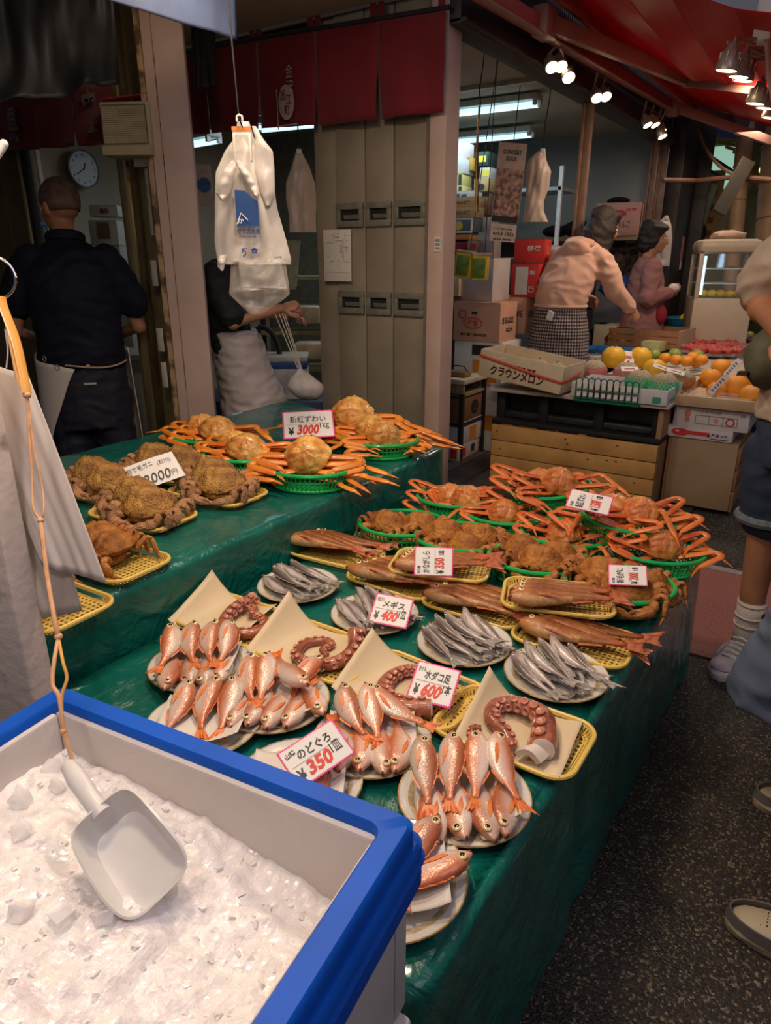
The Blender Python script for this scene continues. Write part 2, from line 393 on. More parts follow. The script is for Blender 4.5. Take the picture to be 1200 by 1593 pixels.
# ---------------------------------------------------------------- display tables under green vinyl
def vinyl():
    m_ = mt('green_vinyl', (1, 1, 1), .28); nt = m_.node_tree; N = nt.nodes; L = nt.links; b = N['Principled BSDF']
    tc = N.new('ShaderNodeTexCoord'); no = N.new('ShaderNodeTexNoise'); no.inputs['Scale'].default_value = 5; no.inputs['Detail'].default_value = 4; L.new(tc.outputs['Object'], no.inputs['Vector'])
    cr = N.new('ShaderNodeValToRGB'); e = cr.color_ramp.elements
    e[0].position = .3; e[0].color = (.0015, .085, .066, 1); e[1].position = .7; e[1].color = (.003, .145, .112, 1); L.new(no.outputs['Fac'], cr.inputs['Fac']); L.new(cr.outputs['Color'], b.inputs['Base Color'])
    n2 = N.new('ShaderNodeTexNoise'); n2.inputs['Scale'].default_value = 9; n2.inputs['Detail'].default_value = 6; n2.inputs['Distortion'].default_value = 1.2; L.new(tc.outputs['Object'], n2.inputs['Vector'])
    bp = N.new('ShaderNodeBump'); bp.inputs['Strength'].default_value = .6; bp.inputs['Distance'].default_value = .03; L.new(n2.outputs['Fac'], bp.inputs['Height']); L.new(bp.outputs['Normal'], b.inputs['Normal'])
    b.inputs['Coat Weight'].default_value = .5; b.inputs['Coat Roughness'].default_value = .1
    return m_
VINYL = vinyl()
def drape(poly, zt, zb, fold=.022, seed=0.0, rr=.05):
    """cloth over a table: rings shrink to the middle on top, round over the edge and hang in folds"""
    pts = []; n = len(poly)
    for i in range(n):                                   # rounded corners, even spacing
        p0, p1, p2 = Vector(poly[i - 1]), Vector(poly[i]), Vector(poly[(i + 1) % n])
        a = p1 + (p0 - p1).normalized() * rr; b = p1 + (p2 - p1).normalized() * rr
        for k in range(7):
            t = k / 6; pts.append(a * (1 - t) ** 2 + p1 * 2 * t * (1 - t) + b * t * t)
        c = p2 + (p1 - p2).normalized() * rr; d = (c - b).length; m_ = max(2, int(d / .018))
        pts += [b + (c - b) * (k / m_) for k in range(1, m_)]
    k = len(pts); cen = sum(pts, Vector((0, 0))) / k
    nor = [((pts[(i + 1) % k] - pts[i - 1]).normalized()) for i in range(k)]; nor = [Vector((t.y, -t.x)) for t in nor]
    q = M(); vs = []; rings = []
    for s in (.0, .15, .3, .45, .6, .72, .82, .9, .96):
        rings.append([(cen.x + (p.x - cen.x) * s, cen.y + (p.y - cen.y) * s, zt + .004 * nz((p.x * s + seed, p.y * s, 0), 7)) for p in pts])
    for a in (0, 22, 45, 68, 90):
        rings.append([(p.x - .022 * (1 - math.sin(R(a))) * n_.x, p.y - .022 * (1 - math.sin(R(a))) * n_.y, zt - .022 * (1 - math.cos(R(a))) + .003 * nz((p.x + seed, p.y, 0), 9)) for p, n_ in zip(pts, nor)])
    H = zt - .022 - zb
    for j in range(1, 11):
        t = j / 10; row = []
        arc = 0
        for i, (p, n_) in enumerate(zip(pts, nor)):
            arc += (p - pts[i - 1]).length if i else 0
            f = fold * min(1, t * 1.6) * (.35 + .65 * abs(nz((arc, seed, 5), 2.0)) * 2) * (math.sin(arc * 17 + 2.2 * nz((arc, seed, 0), 4) * PI) * .6 + nz((arc, seed + t * .4, 2), 9) * .6)
            row.append((p.x + n_.x * (f + .012 * t), p.y + n_.y * (f + .012 * t), zt - .022 - H * t))
        rings.append(row)
    vs = [v for r_ in rings for v in r_]
    fs = [(a * k + i, a * k + (i + 1) % k, (a + 1) * k + (i + 1) % k, (a + 1) * k + i) for a in range(len(rings) - 1) for i in range(k)]
    q.add(vs, fs); return q
def table(label, poly, zt, seed, fold):
    t = thing('display_table', label, 'table', (0, 0, 0))
    drape(poly, zt, .02, fold, seed).build('vinyl_cover', VINYL, t, sharp=False)
    xs_ = [p[0] for p in poly]; ys_ = [p[1] for p in poly]; cx, cy = sum(xs_) / len(xs_), sum(ys_) / len(ys_)
    q = M(); q.prism([(cx + (x - cx) * .90, cy + (y - cy) * .90) for x, y in poly], zt - .06, zt - .02); q.build('board', POSTW, t)
    for x, y in poly:
        q = M(); q.box((cx + (x - cx) * .80, cy + (y - cy) * .80, (zt - .06) / 2), (.05, .05, zt - .06)); q.build('leg', POSTW, t)
    return t
table('low display table under wrinkled green vinyl holding fish plates and octopus trays', [(-1.372, .555), (-.31, .555), (-.295, 2.45), (-1.372, 2.42)], .5, 0.0, .018)
table('raised display table under green vinyl along the pillar holding large crabs', [(-2.66, .50), (-1.395, .50), (-1.405, 2.61), (-1.60, 2.72), (-2.70, 3.06)], .65, 4.2, .010)

# ---------------------------------------------------------------- foam ice box
FOAM = mt('white_foam', (.62, .56, .53), .6, var=.03, scale=5, bump=.08, bscale=140, sss=.05)
BLUE = mt('blue_rim', (.002, .085, .50), .5, var=.10, spec=.25, scale=7, bump=.1, bscale=14)
RZ = R(6.5)
def foam_box(loc, W_, D_, Hh, th, parent):
    q = M()
    for c, d in (((0, D_ / 2 - th / 2, Hh / 2), (W_, th, Hh)), ((0, -D_ / 2 + th / 2, Hh / 2), (W_, th, Hh)), ((W_ / 2 - th / 2, 0, Hh / 2), (th, D_ - 2 * th, Hh)), ((-W_ / 2 + th / 2, 0, Hh / 2), (th, D_ - 2 * th, Hh)), ((0, 0, .02), (W_ - 2 * th, D_ - 2 * th, .04))):
        q.box(c, d)
    return q.build('foam_wall', FOAM, parent, bevel=.006)
bl = (-0.9119,0.4911,0.8); br = (-0.3059,0.5502,0.8)
BW = .602; BD = .405
bx = thing('ice_box', 'large white foam box with a blue rim full of crushed ice in the foreground', 'ice box', (-.6095 + .010, .5135 - BD / 2 + .010, .50), RZ)
foam_box((0, 0, 0), BW - .012, BD - .012, .290, .034, bx)
def rim(w_, d_, wi, di, z0, z1, r_=.02):
    q = M()
    def rr(a, b, r, n=6):
        out = []
        for cx, cy, s in ((a / 2 - r, b / 2 - r, 0), (-a / 2 + r, b / 2 - r, 90), (-a / 2 + r, -b / 2 + r, 180), (a / 2 - r, -b / 2 + r, 270)):
            out += [(cx + r * math.cos(R(s + 90 * k / n)), cy + r * math.sin(R(s + 90 * k / n))) for k in range(n + 1)]
        return out
    o_, i_ = rr(w_, d_, r_), rr(wi, di, max(.006, r_ - .008)); k = len(o_)
    o2, i2 = rr(w_ - .01, d_ - .01, r_), rr(wi + .008, di + .008, r_)
    vs = [(x, y, z0) for x, y in o_] + [(x, y, z1 - .006) for x, y in o_] + [(x, y, z1) for x, y in o2] + [(x, y, z1) for x, y in i2] + [(x, y, z1 - .005) for x, y in i_] + [(x, y, z0) for x, y in i_]
    q.add(vs, [(a * k + j, a * k + (j + 1) % k, ((a + 1) % 6) * k + (j + 1) % k, ((a + 1) % 6) * k + j) for a in range(6) for j in range(k)])
    return q
a_ = rim(BW + .004, BD + .004, BW - .064, BD - .064, .268, .304); a_.build('blue_rim', BLUE, bx)
rim(BW + .022, BD + .022, BW - .01, BD - .01, .215, .278, .022).build('blue_skirt', BLUE, bx)
rim(BW + .030, BD + .030, BW, BD, .252, .258, .026).build('rim_rib', BLUE, bx)
# a second foam box carries it in front of the table
b2 = thing('foam_box', 'plain white foam box standing under the ice box at the table end', 'foam box', (-.590, .305, 0), RZ)
foam_box((0, 0, 0), BW - .02, BD - .02, .44, .03, b2)
q = M(); q.box((0, 0, .469), (BW + .004, BD + .004, .055)); q.build('foam_lid', FOAM, b2, bevel=.012)
# ice
def ice_h(x, y):
    d = (BD / 2 - y)
    base = .178 + .055 * (1 - (x + BW / 2) / BW) + .03 * math.exp(-((x + .02) ** 2 + (y + .10) ** 2) / .03) - .018 * math.exp(-((x - .22) ** 2 + (y - .12) ** 2) / .02)
    return base + .010 * nz((x, y, 0), 11) + .008 * nz((x, y, 3), 26) + .006 * nz((x, y, 7), 60)
ICE = mt('crushed_ice', (.84, .79, .77), .30, var=.05, scale=40, bump=.35, bscale=120, coat=.3, sss=.5)
ice = M(); ice.sheet(lambda u, v: ((u - .5) * (BW - .078), (v - .5) * (BD - .078), ice_h((u - .5) * (BW - .078), (v - .5) * (BD - .078))), 110, 76)
rnd = random.Random(3)
def shard(q, c, s, rnd):
    vs = []; n = rnd.choice((4, 5, 6))
    for lv, rad in ((-.5, .75), (.45, 1.0)):
        vs += [Vector((math.cos(2 * PI * k / n + .4 * lv) * rad * rnd.uniform(.7, 1.1), math.sin(2 * PI * k / n + .4 * lv) * rad * rnd.uniform(.6, 1.1), lv * rnd.uniform(.6, 1.1))) for k in range(n)]
    m_ = Euler((rnd.uniform(-.9, .9), rnd.uniform(-.9, .9), rnd.uniform(0, 6))).to_matrix()
    vs = [Vector(c) + m_ @ (p * s) for p in vs]
    q.add(vs, [tuple(range(n - 1, -1, -1)), tuple(range(n, 2 * n))] + [(k, (k + 1) % n, n + (k + 1) % n, n + k) for k in range(n)])
for k in range(300):
    x, y = rnd.uniform(-.255, .255), rnd.uniform(-.158, .158)
    shard(ice, (x, y, ice_h(x, y) - .001), rnd.uniform(.002, .0075), rnd)
ice = ice.build('crushed_ice', ICE, smooth=False); ice.location = bx.location; ice.rotation_euler = bx.rotation_euler
tag(ice, 'crushed white ice heaped in the blue-rimmed foam box', 'ice', kind='stuff')
CLEAR = mt('clear_ice', (.95, .94, .95), .12, trans=.55, ior=1.2, var=.01, sss=.2, alpha=.7)
MB = Matrix.Translation(bx.location) @ Matrix.Rotation(RZ, 4, 'Z')
CH = []
for k, (px, py, s) in enumerate([(-.215, .055, .021), (-.20, .10, .018), (-.165, .02, .020), (-.19, -.03, .018), (-.235, .0, .016), (-.13, -.06, .018), (-.06, -.06, .022), (-.02, -.04, .020), (.02, -.02, .017), (-.10, .10, .016), (-.24, .12, .018), (-.02, .02, .018), (.05, .05, .016), (.10, .02, .014), (-.22, -.09, .016), (-.05, -.11, .018), (-.245, .07, .014), (-.14, .12, .015), (.13, .07, .014), (.0, -.09, .013)][:13]):
    q = M(); shard(q, (0, 0, 0), s, rnd); o = q.build('ice_chunk', CLEAR, smooth=False, bevel=.0015)
    o.location = MB @ Vector((px, py, ice_h(px, py) + s * .25)); CH.append(o)
    tag(o, 'clear glassy chunk of ice lying on the crushed ice', 'ice chunk', 'clear ice chunks in the foam box')
# scoop
SCP = mt('scoop_plastic', (.74, .71, .69), .35, var=.03, alpha=1, sss=.2, trans=.15)
def scoop():
    t = thing('ice_scoop', 'white plastic scoop lying on the crushed ice', 'scoop')
    def ringp(a, b, z, n=40, tip=0.0):
        out = []
        for k in range(n):
            th = 2 * PI * k / n; c, s = math.cos(th), math.sin(th); e = .42
            x = a * abs(c) ** e * (1 if c > 0 else -1); y = b * abs(s) ** e * (1 if s > 0 else -1)
            out.append((x, y * (1 + .06 * x / a), z - tip * max(0, x / a) ** 2))
        return out
    rings = [ringp(.080, .056, .052, tip=.038), ringp(.079, .054, .045, tip=.034), ringp(.074, .049, .015, tip=.010), ringp(.068, .043, .003), ringp(.055, .032, 0), ringp(.02, .01, 0)]
    q = M(); k = 40
    q.add([p for r_ in rings for p in r_], [(a * k + j, a * k + (j + 1) % k, (a + 1) * k + (j + 1) % k, (a + 1) * k + j) for a in range(5) for j in range(k)] + [tuple(range(5 * k, 6 * k))])
    q.build('bowl', SCP, t, solid=.0035)
    q = M(); q.tube([(-.072, 0, .040), (-.10, 0, .048), (-.15, 0, .046), (-.185, 0, .040)], [.015, .014, .0155, .012], 12, flat=.75); q.build('handle', SCP, t)
    return t
scp = scoop()
for k, o in enumerate(sorted(CH, key=lambda o: o.location.x)): o['label'] = 'clear glassy chunk on the crushed ice, %s from the left' % ORD[k]

# ---------------------------------------------------------------- plates, trays, baskets
def lattice(vs, fs, bar, thick):
    """frame every quad with bars, leaving a hole in the middle"""
    q = M(); V = [Vector(p) for p in vs]; q.v = [tuple(p) for p in V]
    for f in fs:
        k = len(q.v)
        for i in range(4):
            p, a, b = V[f[i]], V[f[i - 1]], V[f[(i + 1) % 4]]
            q.v.append(tuple(p + (a - p).normalized() * min(bar, (a - p).length * .4) + (b - p).normalized() * min(bar, (b - p).length * .4)))
        q.f += [(f[i], f[(i + 1) % 4], k + (i + 1) % 4, k + i) for i in range(4)]
    q.mi = [0] * len(q.f); return q
GRN = mt('green_plastic', (.010, .40, .085), .3, var=.1, scale=6, coat=.3)
YEL = mt('yellow_plastic', (.72, .49, .11), .38, var=.06, scale=6)
CHINA = mt('white_china', (.66, .63, .58), .16, var=.03, coat=.6)
def rrect(a, b, r, n=7):
    out = []
    for cx, cy, s in ((a - r, b - r, 0), (-a + r, b - r, 90), (-a + r, -b + r, 180), (a - r, -b + r, 270)):
        out += [(cx + r * math.cos(R(s + 90 * k / n)), cy + r * math.sin(R(s + 90 * k / n))) for k in range(n + 1)]
    return out
def mk_basket():
    t = thing('basket', None, None); n = 56
    vs, fs = [], []
    prof = [(1.0, .060), (.95, .036), (.88, .008)]
    for r, z in prof: vs += [(r * .146 * math.cos(2 * PI * k / n), r * .122 * math.sin(2 * PI * k / n), z) for k in range(n)]
    fs = [(a * n + k, a * n + (k + 1) % n, (a + 1) * n + (k + 1) % n, (a + 1) * n + k) for a in range(2) for k in range(n)]
    lattice(vs, fs, .0020, .002).build('slotted_wall', GRN, t, solid=.0025)
    vs, fs = [], []; m_ = 14
    for i in range(m_ + 1):
        for j in range(m_ + 1):
            x, y = (i / m_ - .5) * 2, (j / m_ - .5) * 2
            u, v = x * math.sqrt(1 - y * y / 2), y * math.sqrt(1 - x * x / 2)
            vs.append((u * .128, v * .107, .008))
    fs = [(i * (m_ + 1) + j, (i + 1) * (m_ + 1) + j, (i + 1) * (m_ + 1) + j + 1, i * (m_ + 1) + j + 1) for i in range(m_) for j in range(m_)]
    lattice(vs, fs, .0024, .002).build('mesh_floor', GRN, t, solid=.0025)
    q = M(); q.tube([(.149 * math.cos(2 * PI * k / 48), .125 * math.sin(2 * PI * k / 48), .062) for k in range(49)], .0072, 8, cap=False); q.build('rim', GRN, t)
    q = M(); q.tube([(.130 * math.cos(2 * PI * k / 48), .109 * math.sin(2 * PI * k / 48), .006) for k in range(49)], .004, 6, cap=False); q.build('foot_ring', GRN, t)
    return t
def mk_tray():
    t = thing('tray', None, None)
    A, B = .148, .098; nx, ny = 20, 12
    vs = [((i / nx - .5) * 2 * (A - .016), (j / ny - .5) * 2 * (B - .016), .004) for i in range(nx + 1) for j in range(ny + 1)]
    fs = []
    for i in range(nx):
        for j in range(ny):
            x, y = abs((i + .5) / nx - .5) * 2 * A, abs((j + .5) / ny - .5) * 2 * B
            dx, dy = x - (A - .045), y - (B - .045)
            if dx > 0 and dy > 0 and dx * dx + dy * dy > .040 ** 2: continue
            fs.append((i * (ny + 1) + j, (i + 1) * (ny + 1) + j, (i + 1) * (ny + 1) + j + 1, i * (ny + 1) + j + 1))
    lattice(vs, fs, .0028, .002).build('lattice_floor', YEL, t, solid=.003)
    pr = [rrect(A - .020, B - .020, .030), rrect(A - .012, B - .012, .036), rrect(A - .004, B - .004, .042)]; k = len(pr[0]); zs = (.004, .005, .018)
    vs = [(x, y, zs[a]) for a in range(3) for x, y in pr[a]]
    fs = [(a * k + j, a * k + (j + 1) % k, (a + 1) * k + (j + 1) % k, (a + 1) * k + j) for a in range(2) for j in range(k)]
    lattice(vs, fs, .0024, .002).build('lattice_wall', YEL, t, solid=.0025)
    p = rrect(A, B, .045); q = M(); q.tube([(x, y, .019) for x, y in p + p[:2]], .0052, 8, cap=False); q.build('rim', YEL, t)
    return t
def mk_plate():
    t = thing('plate', None, None)
    q = M(); q.lathe([(.0, .004), (.070, .004), (.080, .006), (.112, .018), (.117, .0205), (.119, .019), (.113, .014), (.080, .001), (.0, .0)], 48); q.build('dish', CHINA, t)
    q = M(); q.lathe([(.1165, .0212), (.1185, .0212), (.1196, .0192)], 48); q.build('gilt_rim', mt('gilt_rim', (.42, .26, .10), .4, var=.4, scale=40), t)
    q = M(); q.lathe([(.090, .0102), (.098, .0132), (.101, .0142)], 48); q.build('rim_band', mt('brown_band', (.48, .36, .22), .4, var=.35, scale=60), t)
    return t
PROTO = {}
def place(kind, label, loc, rz, group, scale=None):
    cat = {'basket': 'basket', 'tray': 'tray', 'plate': 'plate'}[kind]
    nm = {'basket': 'green_basket', 'tray': 'yellow_tray', 'plate': 'china_plate'}[kind]
    if kind not in PROTO:
        PROTO[kind] = o = {'basket': mk_basket, 'tray': mk_tray, 'plate': mk_plate}[kind]()
        o.name = nm; o.location = loc; o.rotation_euler = rz if isinstance(rz, tuple) else (0, 0, rz)
    else: o = dup(PROTO[kind], loc, rz)
    if scale: o.scale = scale if isinstance(scale, tuple) else (scale,) * 3
    else: o.scale = (1, 1, 1)
    return tag(o, label, cat, group)

# ---------------------------------------------------------------- fish
def interp(t, tab):
    for (a, va), (b, vb) in zip(tab, tab[1:]):
        if t <= b: 
            u = (t - a) / (b - a); u = u * u * (3 - 2 * u) * .5 + u * .5
            return va + (vb - va) * u
    return tab[-1][1]
EYEW = mt('fish_eye_ring', (.72, .52, .24), .2, var=.2, coat=.6)
EYES = mt('fish_eye_silver', (.62, .60, .52), .2, var=.2, coat=.6)
EYEB = mt('fish_pupil', (.008, .008, .010), .06, coat=1)
MOUTH = mt('fish_mouth', (.20, .05, .03), .4)
def fish_meshes(kind, L_, up, dn, wid, mat, fin, bend, eye, eyemat, tail, seed):
    """head at -x, back towards +y, lying on its side; returns the meshes of the parts"""
    rr_ = random.Random(seed); bl_ = L_ * .84; n, m_ = 22, 16
    cy = lambda x: bend * L_ * ((x / L_ - .35) ** 2) * 4 - bend * L_ * .1
    q = M(); vs = []
    for i in range(n + 1):
        t = (i / n) ** 1.15; x = t * bl_; u, d, w_ = interp(t, up) * L_, interp(t, dn) * L_, interp(t, wid) * L_
        for j in range(m_):
            a = 2 * PI * j / m_; c, s = math.cos(a), math.sin(a)
            y = (u if s > 0 else d) * s; z = w_ * abs(c) ** .85 * (1 if c > 0 else -1)
            if .20 < t < .245: z *= 1.05
            vs.append((x - L_ / 2, y + cy(x), z))
    q.add(vs, [(i * m_ + j, i * m_ + (j + 1) % m_, (i + 1) * m_ + (j + 1) % m_, (i + 1) * m_ + j) for i in range(n) for j in range(m_)] + [tuple(range(m_ - 1, -1, -1)), tuple(range(n * m_, (n + 1) * m_))])
    body = q.mesh(kind + '_body', mat, sharp=False)
    def eyem(sgn):
        t = eye[0]; x = t * bl_; z = interp(t, wid) * L_ * .88
        q = M(); q.ell((x - L_ / 2, eye[1] * L_ + cy(x), sgn * z), (eye[2] * L_, eye[2] * L_, eye[2] * L_ * .42), 14, 8)
        p = M(); p.ell((x - L_ / 2, eye[1] * L_ + cy(x), sgn * (z + eye[2] * L_ * .20)), (eye[2] * L_ * .62, eye[2] * L_ * .62, eye[2] * L_ * .30), 12, 7)
        return q.mesh('eye', eyemat), p.mesh('pupil', EYEB)
    e1, e2 = eyem(1), eyem(-1)
    x0 = bl_ - .02 * L_ - L_ / 2; q = M()
    def tf(u, v):
        s = (v - .5) * 2; ln = .17 * L_ * (1 - .38 * (1 - abs(s)) * tail[1]); h = (.035 + u * tail[0]) * L_
        x = x0 + u * ln * (1 + .06 * math.sin(v * 40)); return (x, s * h + cy(x + L_ / 2), .006 * L_ * math.sin(v * 30) * u + .02 * L_ * u * nz((seed, v, 0), 2))
    q.sheet(tf, 5, 12); tl = q.mesh('tail_fin', fin, solid=.0012)
    q = M(); xp = .26 * bl_ - L_ / 2; zp = interp(.28, wid) * L_
    q.sheet(lambda u, v: (xp + u * .24 * L_, (-.025 + (v - .5) * (.045 if kind == 'perch' else .022) * math.sin(PI * min(1, u * .85 + .12)) - u * .05) * L_ + cy(xp + L_ / 2), zp * (.99 - .25 * u) + .012 * L_ * math.sin(u * 3)), 5, 5); pf = q.mesh('pectoral_fin', fin, solid=.0012)
    q = M()
    def df(u, v):
        t = .30 + .48 * u; x = t * bl_; b = interp(t, up) * L_
        return (x - L_ / 2 + v * .02 * L_, b * .93 + v * .028 * L_ * (1 - .6 * u) * (.75 + .25 * math.cos(u * 60)) + cy(x), .004 * L_ * math.sin(u * 25))
    q.sheet(df, 20, 2); dfm = q.mesh('dorsal_fin', fin, solid=.0012)
    q = M()
    def af(u, v):
        t = .58 + .2 * u; x = t * bl_; b = interp(t, dn) * L_
        return (x - L_ / 2 + v * .02 * L_, -b * .93 - v * .025 * L_ * (1 - .5 * u) + cy(x), 0)
    q.sheet(af, 6, 2); afm = q.mesh('anal_fin', fin, solid=.0012)
    q = M(); q.ell((-L_ / 2 + .012 * L_, -.012 * L_ + cy(.0), 0), (.022 * L_, .016 * L_, interp(.04, wid) * L_ * 1.02), 10, 6, rot=(0, 0, -.4)); mo = q.mesh('mouth', MOUTH)
    return [('body', body, None), ('eye', e1[0], e1[1]), ('eye', e2[0], e2[1]), ('tail_fin', tl, None), ('pectoral_fin', pf, None), ('dorsal_fin', dfm, None), ('anal_fin', afm, None), ('mouth', mo, None)]
def fish_proto(name, parts):
    t = thing(name, None, None)
    for n_, me, sub in parts:
        o = link(n_, me, t)
        if sub: link('pupil', sub, o)
    return t
SEA = fishmat('perch_skin', [(0, (.70, .57, .47)), (.34, (.68, .51, .42)), (.56, (.62, .35, .26)), (.78, (.52, .17, .075)), (1, (.42, .11, .045))], (.58, .27, .16), (.60, .14, .03), rough=.3, metal=.1, headx=(.0, .22), tailx=(.74, .90))
REDFIN = mt('orange_fin', (.58, .11, .02), .4, col2=(.74, .22, .05), scale=60)
GURFIN = mt('gurnard_fin', (.34, .07, .025), .4, col2=(.50, .16, .06), scale=60)
perch_up = [(0, .018), (.06, .055), (.14, .105), (.26, .140), (.42, .142), (.6, .112), (.78, .058), (.9, .038), (1, .036)]
perch_dn = [(0, .020), (.06, .055), (.14, .100), (.26, .134), (.42, .140), (.6, .115), (.78, .060), (.9, .036), (1, .034)]
perch_w = [(0, .018), (.06, .042), (.16, .072), (.3, .080), (.45, .074), (.65, .048), (.85, .022), (1, .012)]
KISU = fishmat('whiting_skin', [(0, (.66, .60, .54)), (.36, (.58, .50, .48)), (.54, (.36, .29, .28)), (.66, (.20, .16, .145)), (1, (.13, .10, .08))], (.40, .33, .30), (.34, .29, .26), rough=.26, metal=.12, spots=.16)
kisu_up = [(0, .010), (.06, .028), (.15, .050), (.3, .066), (.45, .066), (.65, .050), (.85, .028), (1, .020)]
kisu_dn = [(0, .012), (.06, .030), (.15, .052), (.3, .070), (.45, .070), (.65, .050), (.85, .026), (1, .020)]
kisu_w = [(0, .010), (.08, .036), (.2, .052), (.4, .056), (.65, .040), (.85, .020), (1, .010)]
GREYFIN = mt('grey_fin', (.20, .17, .15), .4, col2=(.38, .33, .28), scale=60)
GURN = fishmat('gurnard_skin', [(0, (.60, .40, .20)), (.18, (.52, .27, .10)), (.34, (.34, .12, .028)), (.62, (.24, .07, .016)), (1, (.15, .04, .011))], (.44, .18, .055), (.48, .07, .025), rough=.42, metal=0, spots=.9)
GURN.node_tree.nodes['Principled BSDF'].inputs['Coat Weight'].default_value = .12
gurn_up = [(0, .012), (.05, .040), (.14, .085), (.22, .105), (.32, .098), (.5, .076), (.72, .046), (.9, .026), (1, .022)]
gurn_dn = [(0, .018), (.05, .050), (.14, .078), (.22, .084), (.32, .078), (.5, .058), (.72, .036), (.9, .022), (1, .020)]
gurn_w = [(0, .020), (.08, .050), (.2, .062), (.35, .056), (.6, .036), (.85, .018), (1, .010)]
FISH = {'perch': [fish_proto('rosy_seaperch', fish_meshes('perch', .178, perch_up, perch_dn, perch_w, SEA, REDFIN, b, (.13, .036, .047), EYEW, (.070, .5), s)) for b, s in ((.0, 1), (.09, 2), (-.08, 3))],
        'kisu': [fish_proto('silver_whiting', fish_meshes('kisu', .205, kisu_up, kisu_dn, kisu_w, KISU, GREYFIN, b, (.115, .014, .023), EYES, (.050, .8), s)) for b, s in ((.0, 4), (.10, 5), (-.10, 6))],
        'gurnard': [fish_proto('red_gurnard', fish_meshes('gurnard', .325, gurn_up, gurn_dn, gurn_w, GURN, GURFIN, b, (.125, .050, .024), EYEW, (.050, .7), s)) for b, s in ((.0, 7), (.05, 8), (-.05, 9))]}
FISH_USED = set()
rf = random.Random(11)
def fish(kind, x, y, z, heading, label, group, roll=0.0, pitch=0.0, var=None, s=1.0):
    """heading: the way the head points, degrees from +x; roll about the body; 180 shows the other flank"""
    p = FISH[kind][var if var is not None else rf.randrange(3)]
    rot = (Matrix.Rotation(R(heading + 180), 4, 'Z') @ Matrix.Rotation(R(pitch), 4, 'Y') @ Matrix.Rotation(R(roll), 4, 'X')).to_euler()
    if p.name not in FISH_USED:
        FISH_USED.add(p.name); o = p; o.location = (x, y, z); o.rotation_euler = rot
    else: o = dup(p, (x, y, z), tuple(rot))
    o.scale = (s, s, s)
    return tag(o, label, {'perch': 'fish', 'kisu': 'fish', 'gurnard': 'fish'}[kind], group)

def relabel(objs, words_):
    """number look-alikes from the left as the shopper sees them"""
    for k, o in enumerate(sorted(objs, key=lambda o: o.location.x * .835 + o.location.y * .55)):
        o['label'] = words_ % ORD[k]
PAPER = mt('waxed_paper', (.62, .48, .29), .5, col2=(.66, .53, .35), scale=5, bump=.12, bscale=25, sss=.1)
PAPERW = mt('white_paper', (.66, .60, .53), .55, var=.04, scale=6, bump=.06, bscale=25)
def paper(label, loc, rz, sx, sy, lift, seed, mat=None, group=None, corner=(-1, 1)):
    """a sheet lying on tray or plate, one corner standing up"""
    q = M()
    def f(u, v):
        x, y = (u - .5) * sx, (v - .5) * sy
        k = max(0, (u - .5) * 2 * corner[0] * .62 + (v - .5) * 2 * corner[1] * .62 - .28)
        z = .005 * nz((x + seed, y, seed), 9) + .012 * max(0, (abs(u - .5) * 2) ** 3) + lift * k ** 1.5
        return (x - corner[0] * lift * .12 * k * k, y - corner[1] * lift * .12 * k * k, z + .004)
    q.sheet(f, 18, 18); o = q.build('paper_sheet', mat or PAPER, solid=.0008, sharp=False); o.location = loc; o.rotation_euler = (0, 0, rz)
    return tag(o, label, 'paper', group)

# pink-bordered plates of rosy seaperch: two rows of heads
T = .5
ROWS = {}
def perch_plate(cx, cy, where, spec, sc=1.0, rz=0.0):
    place('plate', 'round patterned china plate of rosy seaperch ' + where, (cx, cy, T + .003), rz, 'plates of rosy seaperch', sc)
    paper('white paper under the fish ' + where, (cx, cy, T + .020), rz + .6, .175, .150, .015, cx * 9, PAPERW, 'papers on the fish plates', (1, -1))
    out = [(z, fish('perch', cx + x, cy + y, T + z, hd, 'x', 'rosy seaperch ' + where, rl, pt)) for x, y, z, hd, rl, pt in spec]
    relabel([o for z, o in out if z > .05], 'orange-backed fish, %s from left in the top layer ' + where)
    relabel([o for z, o in out if z <= .05], 'orange-headed fish, %s from left in the bottom layer ' + where)
back = lambda n, w_, hd, z=.062: [((k - (n - 1) / 2) * w_, .018 - .006 * abs(k - (n - 1) / 2), z, hd + rf.uniform(-7, 7), rf.choice((0, 0, 180)) + rf.uniform(-14, 14), 11) for k in range(n)]
front = lambda n, w_, hd, y=-.030: [((k - (n - 1) / 2) * w_, y + .006 * (k % 2), .037, hd + rf.uniform(-10, 10), rf.choice((0, 180)) + rf.uniform(-15, 15), -2) for k in range(n)]
def turn(spec, a):
    c, s = math.cos(R(a)), math.sin(R(a)); return [(x * c - y * s, x * s + y * c, z, h + a, r_, p) for x, y, z, h, r_, p in spec]
perch_plate(-1.150, .945, 'on the leftmost perch plate', turn(front(4, .040, 268) + back(4, .044, 84), 42))
perch_plate(-.905, .935, 'on the second perch plate', turn(front(4, .042, 262) + [(-.06, .01, .058, 100, 10, 10), (-.025, .015, .060, 95, 170, 10)] + [(.02, .035, .074, -50, 172, 4), (.05, .05, .045, 70, 0, 5), (.075, .0, .040, -60, 0, 3)], 30))
perch_plate(-.655, .945, 'beside the largest price card', turn(front(4, .038, 268) + [(-.045, .02, .060, 110, 10, 10), (.0, .02, .062, 104, 0, 10), (.05, .035, .062, 140, 5, 8)], 30))
perch_plate(-.428, .905, 'on the right end plate', turn(front(4, .044, 264) + back(4, .047, 84, .064), 38))
perch_plate(-.445, .69, 'behind the corner of the ice box', turn([(.02, .03, .046, 95, 0, 4), (.055, .0, .048, 60, 10, 4), (.0, -.03, .040, 70, 8, 3)], 0))
perch_plate(-.975, .795, 'behind the ice box rim', turn(back(3, .050, 84, .046), 40))
